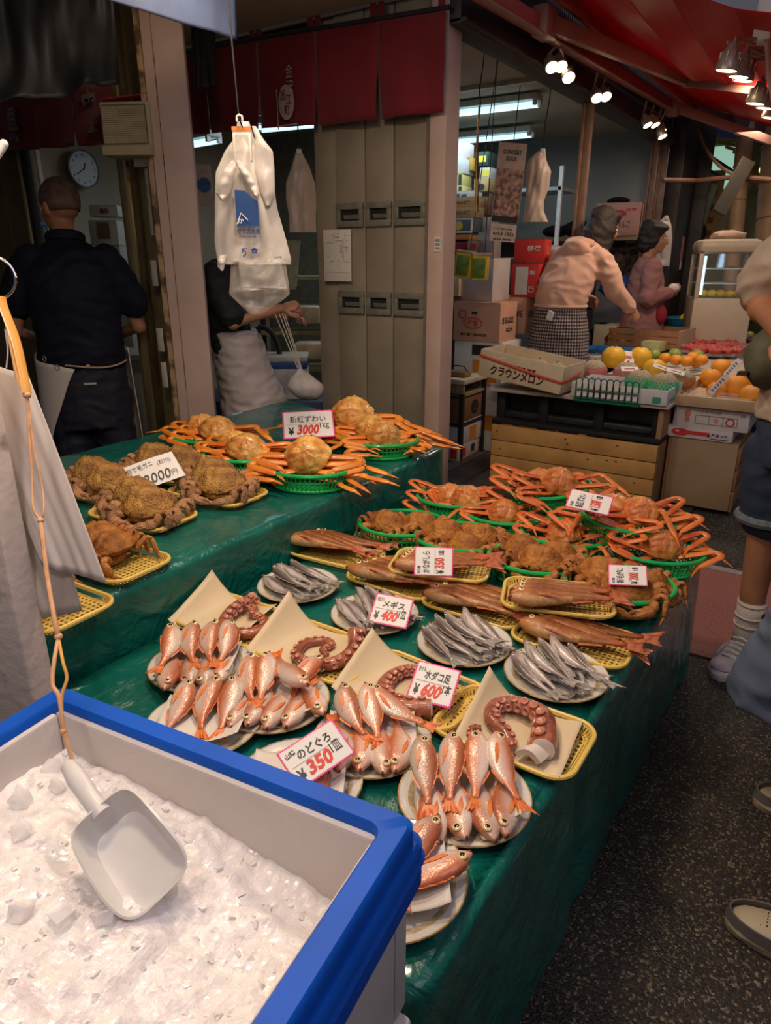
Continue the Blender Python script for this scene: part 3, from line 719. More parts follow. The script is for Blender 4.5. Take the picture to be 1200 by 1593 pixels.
perch_plate(-.700, .770, 'tucked under the largest price card', turn([(.01, -.01, .040, 110, 0, 3), (.045, .0, .042, 130, 10, 3)], 0))

# plates of silver whiting
def kisu_plate(cx, cy, where, hd, n, two=3):
    place('plate', 'round china plate of silver whiting ' + where, (cx, cy, T + .003), 0, 'plates of silver whiting')
    a = R(hd + 90); low_, up_ = [], []
    for k in range(n):
        s = (k - (n - 1) / 2) * .172 / n
        low_.append(fish('kisu', cx + math.cos(a) * s - .006 * math.cos(R(hd)), cy + math.sin(a) * s - .006 * math.sin(R(hd)), T + .030 + .004 * (k % 2), hd + rf.uniform(-7, 7), 'slim silver-grey fish ' + where, 'silver whiting ' + where, rf.choice((0, 0, 180)) + rf.uniform(-4, 22), 1))
    for k in range(two):
        s = (k - (two - 1) / 2) * .034
        up_.append(fish('kisu', cx + math.cos(a) * s, cy + math.sin(a) * s, T + .050, hd + rf.uniform(-10, 10), 'slim silver-grey fish ' + where, 'silver whiting ' + where, rf.choice((0, 180)) + rf.uniform(-20, 20), 2))
    relabel(low_, 'slim silver fish, %s from left in the bottom layer ' + where); relabel(up_, 'slim silver fish, %s from left lying on top ' + where)
kisu_plate(-1.232, 1.400, 'left of the other whiting plates', 168, 6, 3)
kisu_plate(-.945, 1.380, 'under the 400 yen card', 150, 6, 2)
kisu_plate(-.673, 1.380, 'right of the 400 yen card', 148, 7, 3)
kisu_plate(-.432, 1.372, 'nearest the table edge', 142, 7, 3)

# trays of red gurnard
def gurnard_tray(cx, cy, z, rz, where, n, hd, tilt=0.0, dy=.044, off=(0, 0)):
    place('tray', 'yellow plastic lattice tray of red gurnard ' + where, (cx, cy, z), (0, tilt, rz), 'trays of red gurnard', (.97, .97, 1))
    out = []
    for k in range(n):
        s = ((n - 1) / 2 - k); a = R(hd - 90)
        x, y = cx + math.cos(a) * s * dy + off[0] + .012 * s, cy + math.sin(a) * s * dy + off[1]
        out.append(fish('gurnard', x + .035, y, z + .030 + .008 * k, hd + rf.uniform(-4, 4), 'red-brown gurnard with pale belly ' + where, 'red gurnard ' + where, 14 + rf.uniform(-8, 8), 1.0, s=.98))
    for k, o in enumerate(out): o['label'] = 'red-brown gurnard, %s from the far side of the tray ' % ORD[k] + where
gurnard_tray(-1.285, 1.665, T + .002, R(4), 'left of the stacked trays', 5, 190, dy=.034, off=(-.03, .01))
gurnard_tray(-1.010, 1.605, T + .002, R(-2), 'beneath the sideways 350 card tray', 4, 194)
gurnard_tray(-.900, 1.665, T + .050, R(18), 'under the sideways 350 card', 4, 214, dy=.044)
gurnard_tray(-.735, 1.590, T + .002, R(0), 'between the two stacked trays', 4, 190)
gurnard_tray(-.535, 1.650, T + .052, R(20), 'on top of the right stack', 4, 214, dy=.044, off=(0, -.005))
gurnard_tray(-.450, 1.555, T + .002, R(0), 'lowest by the table edge', 3, 184, dy=.045)

# ---------------------------------------------------------------- octopus
OCT = mt('octopus_skin', (.20, .042, .022), .35, col2=(.42, .125, .06), scale=22, bump=.35, bscale=120, coat=.5, sss=.1)
SUCK = mt('sucker_skin', (.46, .14, .08), .35, col2=(.62, .28, .19), scale=30, coat=.5)
MEAT = mt('octopus_meat', (.70, .58, .50), .35, var=.05, coat=.4)
sk = M(); sk.lathe([(.45, -.4), (.85, 0), (1.05, .45), (.95, .70), (.65, .60), (.30, .15), (0, .05)], 12); SUCKER = sk.mesh('sucker', SUCK)
def octopus(label, loc, rz, path, r0, r1, side):
    """path: flat control points from the thick cut end to the tip; suckers in two rows on the given side"""
    t = thing('boiled_octopus', label, 'octopus', loc, rz, 'boiled octopus arms')
    P_ = [Vector(p) for p in path]; pts = []
    for i in range(len(P_) - 1):
        a, b, c, d = P_[max(i - 1, 0)], P_[i], P_[i + 1], P_[min(i + 2, len(P_) - 1)]
        for k in range(10):
            u = k / 10; pts.append(.5 * ((2 * b) + (c - a) * u + (2 * a - 5 * b + 4 * c - d) * u * u + (3 * b - a - 3 * c + d) * u ** 3))
    pts.append(P_[-1]); n = len(pts); rad = [r0 + (r1 - r0) * (i / (n - 1)) ** .8 for i in range(n)]
    pts = [Vector((p.x, p.y, p.z + rad[i] * .95)) for i, p in enumerate(pts)]
    q = M(); q.tube(pts, rad, 16, flat=.92); q.build('arm', OCT, t, sharp=False)
    q = M(); d0 = (pts[0] - pts[1]).normalized(); q.ell(pts[0], (r0 * .93, r0 * .93, .004), 16, 6, rot=d0.to_track_quat('Z', 'Y').to_euler()); q.build('cut_face', MEAT, t)
    arc = 0; row = 0; last = -1
    for i in range(1, n - 1):
        arc += (pts[i] - pts[i - 1]).length
        if arc - last < rad[i] * .58: continue
        last = arc; row ^= 1; tg = (pts[i + 1] - pts[i - 1]).normalized(); sd = Vector((tg.y, -tg.x, 0)).normalized() * side
        ang = R(12 if row else 66); nrm = sd * math.cos(ang) + Vector((0, 0, 1)) * math.sin(ang)
        o = link('sucker', SUCKER, t); o.location = pts[i] + nrm * rad[i] * .88; o.rotation_euler = nrm.to_track_quat('Z', 'Y').to_euler(); s = rad[i] * .46; o.scale = (s, s, s)
    return t
def oct_tray(cx, cy, where, rz, pap):
    place('tray', 'yellow plastic lattice tray holding octopus ' + where, (cx, cy, T + .002), rz, 'trays of octopus')
    paper('waxed paper with raised corner under octopus ' + where, (cx + pap[0], cy + pap[1], T + .010), rz + pap[2], .215, .195, pap[3] * 2.2, cx * 7, None, 'waxed papers under the octopus', (-1, .35))
oct_tray(-1.235, 1.150, 'at the left end', R(2), (-.045, .0, .15, .075))
octopus('curled red octopus arm at the left end of the row', (-1.195, 1.145, T + .014), .2, [(-.020, .085, .02), (-.055, .03, .006), (-.045, -.035, 0), (.0, -.065, 0), (.05, -.045, 0), (.06, .0, 0), (.03, .03, .004), (0, .03, .012), (-.005, .055, .02)], .020, .009, -1)
oct_tray(-.955, 1.150, 'second from the left', R(0), (-.045, .0, .15, .085))
octopus('curled octopus arm with its pale cut end up, second from the left', (-.925, 1.140, T + .014), .25, [(.045, .085, .012), (.062, .03, 0), (.045, -.035, 0), (-.01, -.06, 0), (-.06, -.035, 0), (-.065, .02, 0), (-.03, .05, 0), (.0, .035, .006), (-.012, .008, .006), (.008, -.012, .006)], .021, .007, -1)
oct_tray(-.680, 1.140, 'under the 600 yen card', R(-4), (-.05, .0, .2, .060))
octopus('octopus arm half covered by the 600 yen card', (-.672, 1.125, T + .014), 0, [(.075, -.045, 0), (.02, -.07, 0), (-.04, -.055, 0), (-.062, 0, 0), (-.045, .055, 0), (.0, .068, 0), (.04, .045, .004), (.02, .01, .004)], .021, .012, 1)
oct_tray(-.432, 1.130, 'at the right end by the table edge', R(0), (.015, -.005, .1, .070))
octopus('thick octopus arm with a broad white cut piece, right end of the row', (-.425, 1.120, T + .014), .1, [(.070, -.050, 0), (.062, .0, .004), (.040, .050, .008), (-.015, .068, .006), (-.055, .045, .006), (-.050, .0, .006), (-.010, -.030, .006), (.005, -.060, .004), (-.030, -.078, .002), (-.068, -.062, .002), (-.080, -.036, .004), (-.062, -.028, .006)], .026, .006, -1)
mp_ = M(); mp_.sheet(lambda u, v: (-.345 - .045 * u + .012 * v, 1.045 + .060 * v + .035 * u * v, T + .030 + .016 * math.sin(PI * u) * (1 - .4 * v)), 8, 8); tag(mp_.build('octopus_flesh', MEAT, solid=.012), 'broad white wedge of octopus flesh beside the thick arm, right end', 'octopus')

# ---------------------------------------------------------------- crabs
SNOW = mt('snow_crab_shell', (.50, .15, .022), .4, col2=(.78, .46, .12), scale=22, bump=.6, bscale=55, coat=.35, rand=.12)
SNOWL = mt('snow_crab_leg', (.58, .13, .012), .4, col2=(.78, .28, .035), scale=14, bump=.12, bscale=60, coat=.15, rand=.12)
SNOWR = mt('red_crab_shell', (.44, .095, .018), .42, col2=(.68, .28, .07), scale=20, bump=.4, bscale=50, coat=.12, rand=.12)
SNOWRL = mt('red_crab_leg', (.50, .075, .010), .4, col2=(.70, .19, .030), scale=14, bump=.12, bscale=60, coat=.12, rand=.12)
HAIR = mt('hair_crab_shell', (.22, .092, .022), .5, col2=(.60, .31, .07), scale=20, bump=.9, bscale=190, rand=.1)
HAIRL = mt('hair_crab_leg', (.24, .105, .04), .55, col2=(.50, .25, .11), scale=22, bump=.8, bscale=160, rand=.1)
BROWN = mt('brown_crab_shell', (.22, .070, .014), .55, col2=(.46, .185, .038), scale=22, bump=.6, bscale=120, spec=.25, rand=.14)
BROWNL = mt('brown_crab_leg', (.26, .085, .020), .55, col2=(.50, .21, .06), scale=22, bump=.5, bscale=110, spec=.25, rand=.14)
BELLY = mt('crab_belly', (.55, .36, .20), .5, var=.2, scale=20, bump=.3)
def carapace(w_, l_, h_, front_, rough_, seed, mat, teeth=.0):
    """a lens-shaped shell with a sharp toothed margin, regions swelling on top"""
    q = M()
    def f(p):
        x, y, z = p; k = 1 - front_ * max(0, y) ** 1.4; th = math.atan2(y, x)
        r = 1 + rough_ * (nz((x + seed, y, z), 3.5) * .5 + nz((x, y + seed, z), 9) * .45 + nz((x, y + seed, z), 17) * .40)
        if z > 0: r += rough_ * 1.0 * (math.exp(-((abs(x) - .40) ** 2 + (y + .1) ** 2) / .06) * .8 + math.exp(-(x * x + (y - .25) ** 2) / .05) - math.exp(-((abs(x) - .19) ** 2) / .008) * .35 - math.exp(-((y + .25) ** 2) / .004) * .5)
        e = math.exp(-(z / .22) ** 2)
        r *= 1 + e * (teeth * (abs((th * 9 / PI) % 1 - .5) * 2 - .5) * (1 if y > -.3 else .2) + .05)
        zz = (.45 * z + .55 * z * abs(z)) if z > 0 else z * .40
        return Vector((x * k * r, y * r, zz * r))
    q.ell((0, 0, 0), (w_ / 2, l_ / 2, h_), 54, 26, fn=f)
    return q.mesh('carapace', mat, sharp=False)
def limb(pts, rad, flat, mat, name):
    """a jointed leg: swollen segments with a waist at each joint"""
    P_ = [Vector(p) for p in pts]; out = []; rr = []
    for i in range(len(P_) - 1):
        a, b = P_[i], P_[i + 1]; r = rad[i]; last = i == len(P_) - 2
        for t, s in (((.02, .72), (.14, .98), (.5, 1.05), (.86, .92), (.97, .70)) if not last else ((.02, .7), (.2, .95), (.6, .6), (1.0, .12))):
            out.append(a.lerp(b, t)); rr.append(r * s)
    q = M(); q.tube(out, rr, 8, flat=flat); return q.mesh(name, mat)
def claw_mesh(pts, rad, mat):
    P_ = [Vector(p) for p in pts]; q = M(); out = []; rr = []
    for i in range(len(P_) - 1):
        for t, s in ((.02, .75), (.2, 1), (.75, 1.1), (.97, .75)): out.append(P_[i].lerp(P_[i + 1], t)); rr.append(rad[i] * s)
    q.tube(out, rr, 10, flat=.8)
    e = P_[-1]; d = (P_[-1] - P_[-2]).normalized(); s = Vector((-d.y, d.x, 0)); r = rad[-1]
    for k in (-1, 1): q.tube([e - d * r * .4 + s * r * .35 * k, e + d * r * 1.3 + s * r * .75 * k, e + d * r * 2.9 + s * r * .15 * k], [r * .62, r * .48, r * .08], 8)
    return q.mesh('claw', mat)
def crab_proto(name, dims, front_, rough_, mat, lmat, legs, claws, seed, upright=0.0, tilt=0.0, teeth=.05):
    t = thing(name, None, None); w_, l_, h_ = dims
    c = link('carapace', carapace(w_, l_, h_, front_, rough_, seed, mat, teeth), t); c.location = (0, 0, h_ * .7 + (l_ * .30 * math.sin(upright) if upright > 0 else .012)); c.rotation_euler = (upright, tilt, 0)
    q = M(); q.ell((0, 0, 0), (w_ * .36, l_ * .34, h_ * .45), 14, 8); b = q.build('belly', mat, t); b.location = (0, -l_ * .03 if not upright else l_ * .10, h_ * .45 + (.0 if not upright else -.004))
    for p, rd, fl_ in legs: link('leg', limb(p, rd, fl_, lmat, 'leg'), t)
    for p, rd in claws: link('claw', claw_mesh(p, rd, lmat), t)
    top = Euler((upright, tilt, 0)).to_matrix()
    q = M()
    for s in (-1, 1):
        q.ell((s * w_ * .07, l_ * .40, -h_ * .12), (w_ * .065, l_ * .06, h_ * .22), 10, 7); q.tube([(s * w_ * .16, l_ * .43, h_ * .02), (s * w_ * .30, l_ * .34, -h_ * .04), (s * w_ * .40, l_ * .18, -h_ * .06)], [.004, .005, .003], 6)
    mo = q.build('mouth_parts', lmat, t); mo.location = c.location; mo.rotation_euler = c.rotation_euler
    for s in (-1, 1):
        q = M(); q.ell((0, 0, 0), .0032, 8, 6); e = q.build('eye', mt('crab_eye', (.06, .02, .012), .3), t); e.location = Vector(c.location) + top @ Vector((s * w_ * .12, l_ * .47, h_ * .12))
    return t
def snow_legs(seed, spread=1.0, drop=0.0, sz=1.0, thick=1.0, messy=0.0):
    """legs laid in a bundle on each side: long flat upper segments, the rest folded back beneath"""
    r_ = random.Random(seed); legs = []
    for s in (-1, 1):
        for k in range(4):
            a = R((-16 + 11 * k) * spread + r_.uniform(-5, 5) * (1 + 3 * messy)); l1, l2, l3 = (.108 + r_.uniform(-.012, .014)) * sz, .026 * sz, (.085 + r_.uniform(-.01, .015)) * sz
            z0 = .014 + .013 * (k % 3) + .006 * k
            p0 = Vector((s * .034, -.030 + .020 * k, z0)); d = Vector((s * math.cos(a), math.sin(a), r_.uniform(-.04, .10 + .3 * messy)))
            p1 = p0 + d.normalized() * l1
            fold = (s < 0 and k < 3) or r_.random() < .3 + messy * .3
            p2 = p1 + Vector((s * .55, -.75, -.25 + .2 * messy)).normalized() * l2
            d3 = Vector((-s * .95, -.30 - .12 * k, -.12 - drop)) if fold else Vector((s * .75, -.5 - messy * .6, -.25 - drop))
            p3 = p2 + d3.normalized() * l3; p4 = p3 + (d3 + Vector((s * .2, -.5, -.15))).normalized() * .045 * sz
            lo = .010 if not drop else -.03
            for p in (p1, p2, p3, p4): p.z = max(p.z, lo)
            legs.append(([p0, p1, p2, p3, p4], [.0125 * sz * thick, .0100 * sz * thick, .0092 * sz * thick, .0052 * sz * thick], .55))
    return legs
def snow_claws(seed, sz=1.0):
    r_ = random.Random(seed)
    return [([(s * .03, .035, .022), (s * .075 * sz, .062, .034), (s * (.050 + r_.uniform(-.01, .02)) * sz, .095 * sz, .026), (s * (.015 + r_.uniform(-.005, .012)), .112 * sz, .02)], [.0085 * sz, .0085 * sz, .0105 * sz]) for s in (-1, 1)]
def stout_legs(seed, w_, l_, rad, drop=.0):
    """short thick legs beside the shell: up and out to the knee, then down to the ground"""
    r_ = random.Random(seed); legs = []
    for s in (-1, 1):
        for k in range(4):
            y0 = l_ * (.26 - .19 * k); a = R(34 - 25 * k + r_.uniform(-6, 6))
            p0 = Vector((s * w_ * .38, y0, .024)); p1 = p0 + Vector((s * math.cos(a) * w_ * .25, math.sin(a) * w_ * .24, .024 + r_.uniform(-.004, .008)))
            p2 = p1 + Vector((s * .011, math.sin(a) * .006, -.007)); p3 = p2 + Vector((-s * .004, (.014 if k < 2 else -.012) + r_.uniform(-.006, .006), -.034)); p4 = p3 + Vector((-s * .012, .024 if k < 2 else -.020, -.010))
            p3.z = max(p3.z, .009); p4.z = max(p4.z, .003)
            legs.append(([p0, p1, p2, p3, p4], [rad * 1.05, rad * .80, rad * .92, rad * .5], .66))
    return legs
def stout_claws(w_, l_, rad):
    return [([(s * w_ * .32, l_ * .34, .024), (s * w_ * .47, l_ * .54, .036), (s * w_ * .44, l_ * .68, .020), (s * w_ * .27, l_ * .74, .016)], [rad * .95, rad * 1.0, rad * 1.35]) for s in (-1, 1)]
CRAB = {
    'snow_up': [crab_proto('snow_crab', (.150, .130, .046), 0.40, .15, SNOW, SNOWL, snow_legs(s, .55, 0, 1.2, 1.15), snow_claws(s), s, R(52), R(8 * (s - 2))) for s in (1, 2, 3)],
    'snow_flat': [crab_proto('snow_crab', (.146, .126, .046), 0.40, .15, SNOW, SNOWL, snow_legs(s, 1.0, 0, 1.1, 1.1), snow_claws(s), s, R(28), R(10)) for s in (4, 5)],
    'red': [crab_proto('red_snow_crab', (.124, .112, .038), .42, .16, SNOWR, SNOWRL, snow_legs(s, 1.5, .22, 1.0, .95, .6), snow_claws(s), s, R(22 + 9 * (s - 6)), R(-8 + 8 * (s - 6))) for s in (6, 7, 8)],
    'hairy': [crab_proto('horsehair_crab', (.150, .122, .050), .12, .12, HAIR, HAIRL, stout_legs(s, .150, .122, .0140), stout_claws(.150, .112, .0120), s, R(-16)) for s in (9, 10)],
    'brown': [crab_proto('brown_crab', (.116, .094, .038), .16, .13, BROWN, BROWNL, stout_legs(s, .112, .090, .0105), stout_claws(.112, .084, .0105), s, R(-10)) for s in (11, 12)],
}
USED = set(); rc = random.Random(5)
def crab(kind, x, y, z, rz, label, group=None, tilt=(0, 0), var=None, s=1.0):
    rz += 185 if kind in ('snow_up', 'snow_flat', 'red') else 0
    p = CRAB[kind][var if var is not None else rc.randrange(len(CRAB[kind]))]
    rot = tuple((Matrix.Rotation(R(rz), 4, 'Z') @ Matrix.Rotation(R(tilt[0]), 4, 'X') @ Matrix.Rotation(R(tilt[1]), 4, 'Y')).to_euler())
    if p.name not in USED: USED.add(p.name); o = p; o.location = (x, y, z); o.rotation_euler = rot
    else: o = dup(p, (x, y, z), rot)
    o.scale = (s, s, s); return tag(o, label, 'crab', group)
BG = 'green crab baskets'
# raised table: baskets of orange snow crab
U = .65
def ubasket(x, y, rz, where, sc=1.05): place('basket', 'green slotted basket of orange snow crab ' + where, (x, y, U + .002), rz, 'green baskets on the raised table', sc)
ubasket(-1.555, 1.860, .3, 'at the front of the raised table', 1.08)
crab('snow_up', -1.555, 1.850, U + .045, 205, 'orange snow crab standing upright in the front basket of the raised table', var=0, s=1.12)
crab('snow_flat', -1.60, 1.875, U + .018, 190, 'orange snow crab lying under the upright one in the front basket', var=0, s=1.05)
ubasket(-1.885, 1.870, .5, 'left of the front basket')
crab('snow_flat', -1.860, 1.860, U + .040, 200, 'pale gold snow crab at the right of the left basket', var=1, s=1.1)
crab('snow_flat', -1.955, 1.885, U + .035, 170, 'orange snow crab at the left of the left basket', var=0, s=1.05)
ubasket(-2.215, 2.000, .5, 'at the back left by the pillar')
crab('snow_flat', -2.160, 2.000, U + .045, 195, 'orange snow crab at the right of the basket by the pillar', var=1, s=1.1)
crab('snow_flat', -2.280, 2.020, U + .040, 185, 'yellowish snow crab at the left of the basket by the pillar', var=0, s=1.05)
ubasket(-1.820, 2.440, .4, 'at the back behind the 3000 yen card')
crab('snow_up', -1.770, 2.420, U + .060, 200, 'tall orange snow crab standing upright behind the 3000 yen card', var=1, s=1.25)
crab('snow_flat', -1.86, 2.46, U + .030, 175, 'orange snow crab half hidden behind the 3000 yen card', var=1, s=1.0)
ubasket(-1.575, 2.350, .4, 'at the right end of the raised table')
crab('snow_up', -1.545, 2.330, U + .030, 225, 'orange snow crab at the right end with legs fanned to the right', var=2, s=1.0)
crab('snow_up', -1.640, 2.370, U + .040, 190, 'orange snow crab at the right end behind its neighbour', var=0, s=.95)
# trays of hairy crab
YT = 'yellow trays of hairy crab'
def htray(x, y, where, sc=(1.08, 1.0, 1)): place('tray', 'yellow lattice tray of hairy brown crab ' + where, (x, y, U + .002), R(2), YT, sc)
htray(-1.765, 1.290, 'in the middle')
crab('hairy', -1.715, 1.275, U + .014, 200, 'brown hairy crab at the front right of the middle tray', var=0, s=1.12)
crab('hairy', -1.825, 1.315, U + .018, 172, 'dark hairy crab at the back left of the middle tray', var=1, s=1.08)
htray(-1.730, 1.575, 'on the right beside the snow crab')
crab('hairy', -1.690, 1.555, U + .014, 205, 'brown hairy crab at the front of the right tray', var=1, s=1.1)
crab('hairy', -1.785, 1.610, U + .020, 188, 'brown hairy crab at the back of the right tray', var=0, s=1.08)
htray(-2.085, 1.370, 'on the left beside the hanging bag')
crab('hairy', -2.035, 1.370, U + .014, 190, 'brown hairy crab at the right of the left tray', var=0, s=1.12)
crab('hairy', -2.150, 1.390, U + .014, 175, 'dark hairy crab at the left of the left tray', var=1, s=1.12)
htray(-2.080, 1.640, 'at the back behind the white card')
crab('hairy', -2.125, 1.640, U + .016, 190, 'brown hairy crab behind the white handwritten card at left', var=1, s=1.1)
crab('hairy', -2.010, 1.670, U + .014, 165, 'brown hairy crab behind the white handwritten card at right', var=0, s=1.1)
htray(-1.560, 1.010, 'lower left below the pink-edged card')
crab('brown', -1.530, 1.010, U + .012, 100, 'upturned brown crab with pale legs below the pink-edged card', var=0, s=1.15)
crab('brown', -1.625, 1.035, U + .014, 80, 'brown crab under the pink-edged card at the left', var=1, s=1.1)
htray(-1.475, .770, 'in the far left corner under the bag')
crab('brown', -1.47, .775, U + .012, 150, 'brown crab almost hidden under the hanging bag', var=1, s=1.05)
# low table: baskets of brown crab
def lbasket(x, y, rz, where, z=.502, tl=(0, 0), sc=1.0): place('basket', 'green slotted basket ' + where, (x, y, z), (tl[0], tl[1], rz), 'green baskets on the low table', sc)
lbasket(-1.185, 1.905, .55, 'of two brown crab at the left of its row')
crab('brown', -1.225, 1.880, .515, 170, 'brown crab facing the camera in the left basket', var=0, s=1.2)
crab('brown', -1.130, 1.930, .518, 205, 'brown crab at the right of the left basket', var=1, s=1.15)
lbasket(-.960, 1.905, .45, 'of three brown crab behind the vertical 350 yen card')
crab('brown', -1.010, 1.885, .530, 210, 'brown crab at the left behind the vertical 350 yen card', var=1, s=1.15)
crab('brown', -.905, 1.935, .525, 215, 'brown crab at the back right behind the vertical 350 yen card', var=0, s=1.1)
crab('brown', -.915, 1.850, .520, 160, 'brown crab at the front right behind the vertical 350 yen card', var=1, s=1.1)
lbasket(-.685, 1.885, .35, 'of three spiny orange crab in the middle')
crab('brown', -.745, 1.905, .525, 140, 'orange crab at the left of the middle basket', var=0, s=1.15)
crab('brown', -.640, 1.930, .525, 200, 'orange crab at the back right of the middle basket', var=1, s=1.1)
crab('brown', -.660, 1.840, .530, 185, 'orange crab at the front of the middle basket', var=0, s=1.2)
lbasket(-.425, 1.840, .4, 'under the 2000 yen card at the table edge')
crab('brown', -.480, 1.880, .522, 190, 'reddish crab at the back left under the 2000 yen card', var=1, s=1.2)
crab('brown', -.390, 1.790, .525, 200, 'reddish crab at the front under the 2000 yen card', var=0, s=1.25)
crab('brown', -.355, 1.880, .520, 230, 'reddish crab at the right under the 2000 yen card', var=1, s=1.1)
# low table: baskets of red snow crab
lbasket(-1.165, 2.260, .5, 'of red snow crab at the far left of the low table')
crab('red', -1.20, 2.270, .525, 190, 'red snow crab at the left of the far left basket', var=0)
crab('red', -1.115, 2.245, .532, 165, 'red snow crab at the right of the far left basket', var=1)
lbasket(-.930, 2.200, .4, 'of red snow crab under the raised one')
crab('red', -.930, 2.180, .530, 200, 'red snow crab in the basket under the raised one', var=1)
lbasket(-.835, 2.370, .45, 'raised at the back left of the 1500 yen card', .575, (R(4), R(-6)))
crab('red', -.880, 2.370, .605, 190, 'pale orange snow crab at the left of the raised basket', var=0, s=1.1)
crab('red', -.790, 2.340, .615, 205, 'red snow crab beside the 1500 yen card', var=2, s=1.1)
lbasket(-.680, 2.130, .4, 'of red snow crab in front of the 1500 yen card')
crab('red', -.690, 2.130, .525, 180, 'red snow crab in the basket in front of the 1500 yen card', var=0)
lbasket(-.520, 2.230, .3, 'raised at the right of the 1500 yen card', .560, (R(3), R(5)))
crab('red', -.565, 2.220, .590, 170, 'red snow crab right of the 1500 yen card with legs hanging down', var=2, s=1.1)
crab('red', -.475, 2.235, .600, 215, 'pale orange snow crab leaning at the right of the 1500 yen card', var=1, s=1.1)
lbasket(-.395, 2.160, .3, 'of red snow crab at the far right corner of the low table', .502, (0, 0), .95)
crab('red', -.385, 2.155, .535, 205, 'red snow crab at the far right corner with a leg over the edge', var=1, s=1.05)
# remove prototypes that were never placed
for lst in list(CRAB.values()) + list(FISH.values()):
    for p in lst:
        if not p.get('label'):
            for c in kids(p):
                for g in kids(c): bpy.data.objects.remove(g)
                bpy.data.objects.remove(c)
            bpy.data.objects.remove(p)

# ---------------------------------------------------------------- price cards
CARD = mt('card_white', (.74, .71, .68), .5, var=.02)
PINK = mt('card_pink', (.74, .045, .24), .5, var=.05)
INKB = mt('ink_black', (.012, .012, .014), .5)
INKR = mt('ink_red', (.62, .030, .012), .5)
INKG = mt('ink_grey', (.25, .25, .27), .5)
def price_card(label, spec, origin, name, price, unit, vertical=False, red=True, border=True):
    """spec: centre, x axis, normal, width, height of the card"""
    c, xa, n_, w_, h_ = spec
    t = thing('price_card', label, 'price card'); t.matrix_world = basis(xa, n_, c)
    q = M(); q.box((0, 0, 0), (w_, h_, .002)); q.build('backing', PINK if border else CARD, t, bevel=.0005)
    if border:
        b = min(w_, h_) * .055; tooth = b * .75; poly = []
        for (x0, y0), (x1, y1) in (((-1, -1), (1, -1)), ((1, -1), (1, 1)), ((1, 1), (-1, 1)), ((-1, 1), (-1, -1))):
            a = Vector((x0 * (w_ / 2 - b), y0 * (h_ / 2 - b))); e = Vector((x1 * (w_ / 2 - b), y1 * (h_ / 2 - b))); d = e - a; k = max(4, int(d.length / (tooth * 1.1))); nn = Vector((-d.y, d.x)).normalized()
            for i in range(k): poly += [tuple(a + d * (i / k)), tuple(a + d * ((i + .5) / k) - nn * tooth * .8)]
        q = M(); q.prism(poly, .001, .0016); q.build('pinked_sheet', CARD, t)
    k = M(); r_ = M(); g = M(); z = .0024
    if vertical:
        lh = h_ * .80
        # columns read downwards on a card turned on its side
        write(k, name, -w_ * .10, -h_ * .40, w_ * .20, z, wid=lh * .92, rot=PI / 2, bold=.012)
        write(k, origin, -w_ * .33, -h_ * .42, w_ * .09, z, wid=lh * .32, rot=PI / 2)
        write(k, '¥', w_ * .27, -h_ * .42, w_ * .20, z, wid=lh * .16, rot=PI / 2, bold=.03)
        write(r_, price, w_ * .28, -h_ * .24, w_ * .26, z, wid=lh * .46, rot=PI / 2, bold=.035)
        write(k, unit, w_ * .26, h_ * .23, w_ * .14, z, wid=lh * .20, rot=PI / 2)
        g.box((.03 * w_, 0, z), (w_ * .006, h_ * .84, .0003))
    else:
        if origin: write(k, origin, -w_ * .42, h_ * .22, h_ * .14, z, wid=w_ * .17, rot=.12)
        write(k, name, -w_ * (.26 if origin else .36), h_ * .06, h_ * .25, z, wid=w_ * (.58 if origin else .70), bold=.022 if origin else .006, shear=.05)
        write(k, '¥', -w_ * .40, -h_ * .38, h_ * .28, z, wid=w_ * .12, bold=.03)
        write(r_ if red else k, price, -w_ * .24, -h_ * .38, h_ * .36, z, wid=w_ * .42, bold=.04, shear=.16)
        write(k, unit, w_ * .22, -h_ * .22, h_ * .26, z, wid=w_ * .18, bold=.01)
        g.box((0, -.005 * h_, z), (w_ * .84, h_ * .008, .0003))
    tag(k.build('lettering', INKB, t, smooth=False), kind='stuff')
    tag(r_.build('red_figures', INKR, t, smooth=False), kind='stuff')
    if g.v: g.build('rule_line', INKG, t)
    return t
price_card('large pink-edged card reading 3000 among the orange snow crab', ((-1.8596,2.2281,0.765),(0.7473,0.6641,0.0217),(0.3675,-0.4404,0.8192),0.2160,0.1534), '', '新紅ずわい', '3000', '1㎏')
price_card('largest pink-edged card, 350 yen, in front of the seaperch', ((-0.6679,0.7862,0.585),(0.3692,0.8986,0.2371),(0.3039,-0.3578,0.8829),0.1180,0.0790), '山陰', 'のどぐろ', '350', '1皿')
price_card('pink-edged card reading 600 on the octopus', ((-0.6169,1.1256,0.56),(0.959,0.2684,-0.0911),(0.18,-0.3285,0.9272),0.0977,0.0994), 'ボイル', '水ダコ足', '600', '1本')
price_card('pink-edged card reading 400 on the whiting plate', ((-0.8744,1.3535,0.56),(0.9299,0.355,-0.0963),(0.2293,-0.355,0.9063),0.1014,0.0966), '石川', 'メギス', '400', '1皿')
price_card('pink-edged card on its side reading 350 on the gurnard', ((-0.834,1.5007,0.655),(0.8754,0.4833,-0.0031),(0.361,-0.6496,0.6691),0.1045,0.0820), '石川産', 'かながしら', '350', '1皿', vertical=True)
price_card('pink-edged card on its side reading 1500 on the raised basket', ((-0.5975,2.0685,0.705),(0.9872,0.1361,-0.0827),(0.1388,-0.4804,0.866),0.1325,0.0784), '石川産', '新紅ずわい', '1500', '1皿', vertical=True)
price_card('pink-edged card on its side reading 2000 on the reddish crab', ((-0.3879,1.7669,0.625),(0.9439,0.3215,0.0753),(0.1199,-0.5462,0.829),0.0989,0.0646), '石川産', '新毛がに', '2000', '1皿', vertical=True)
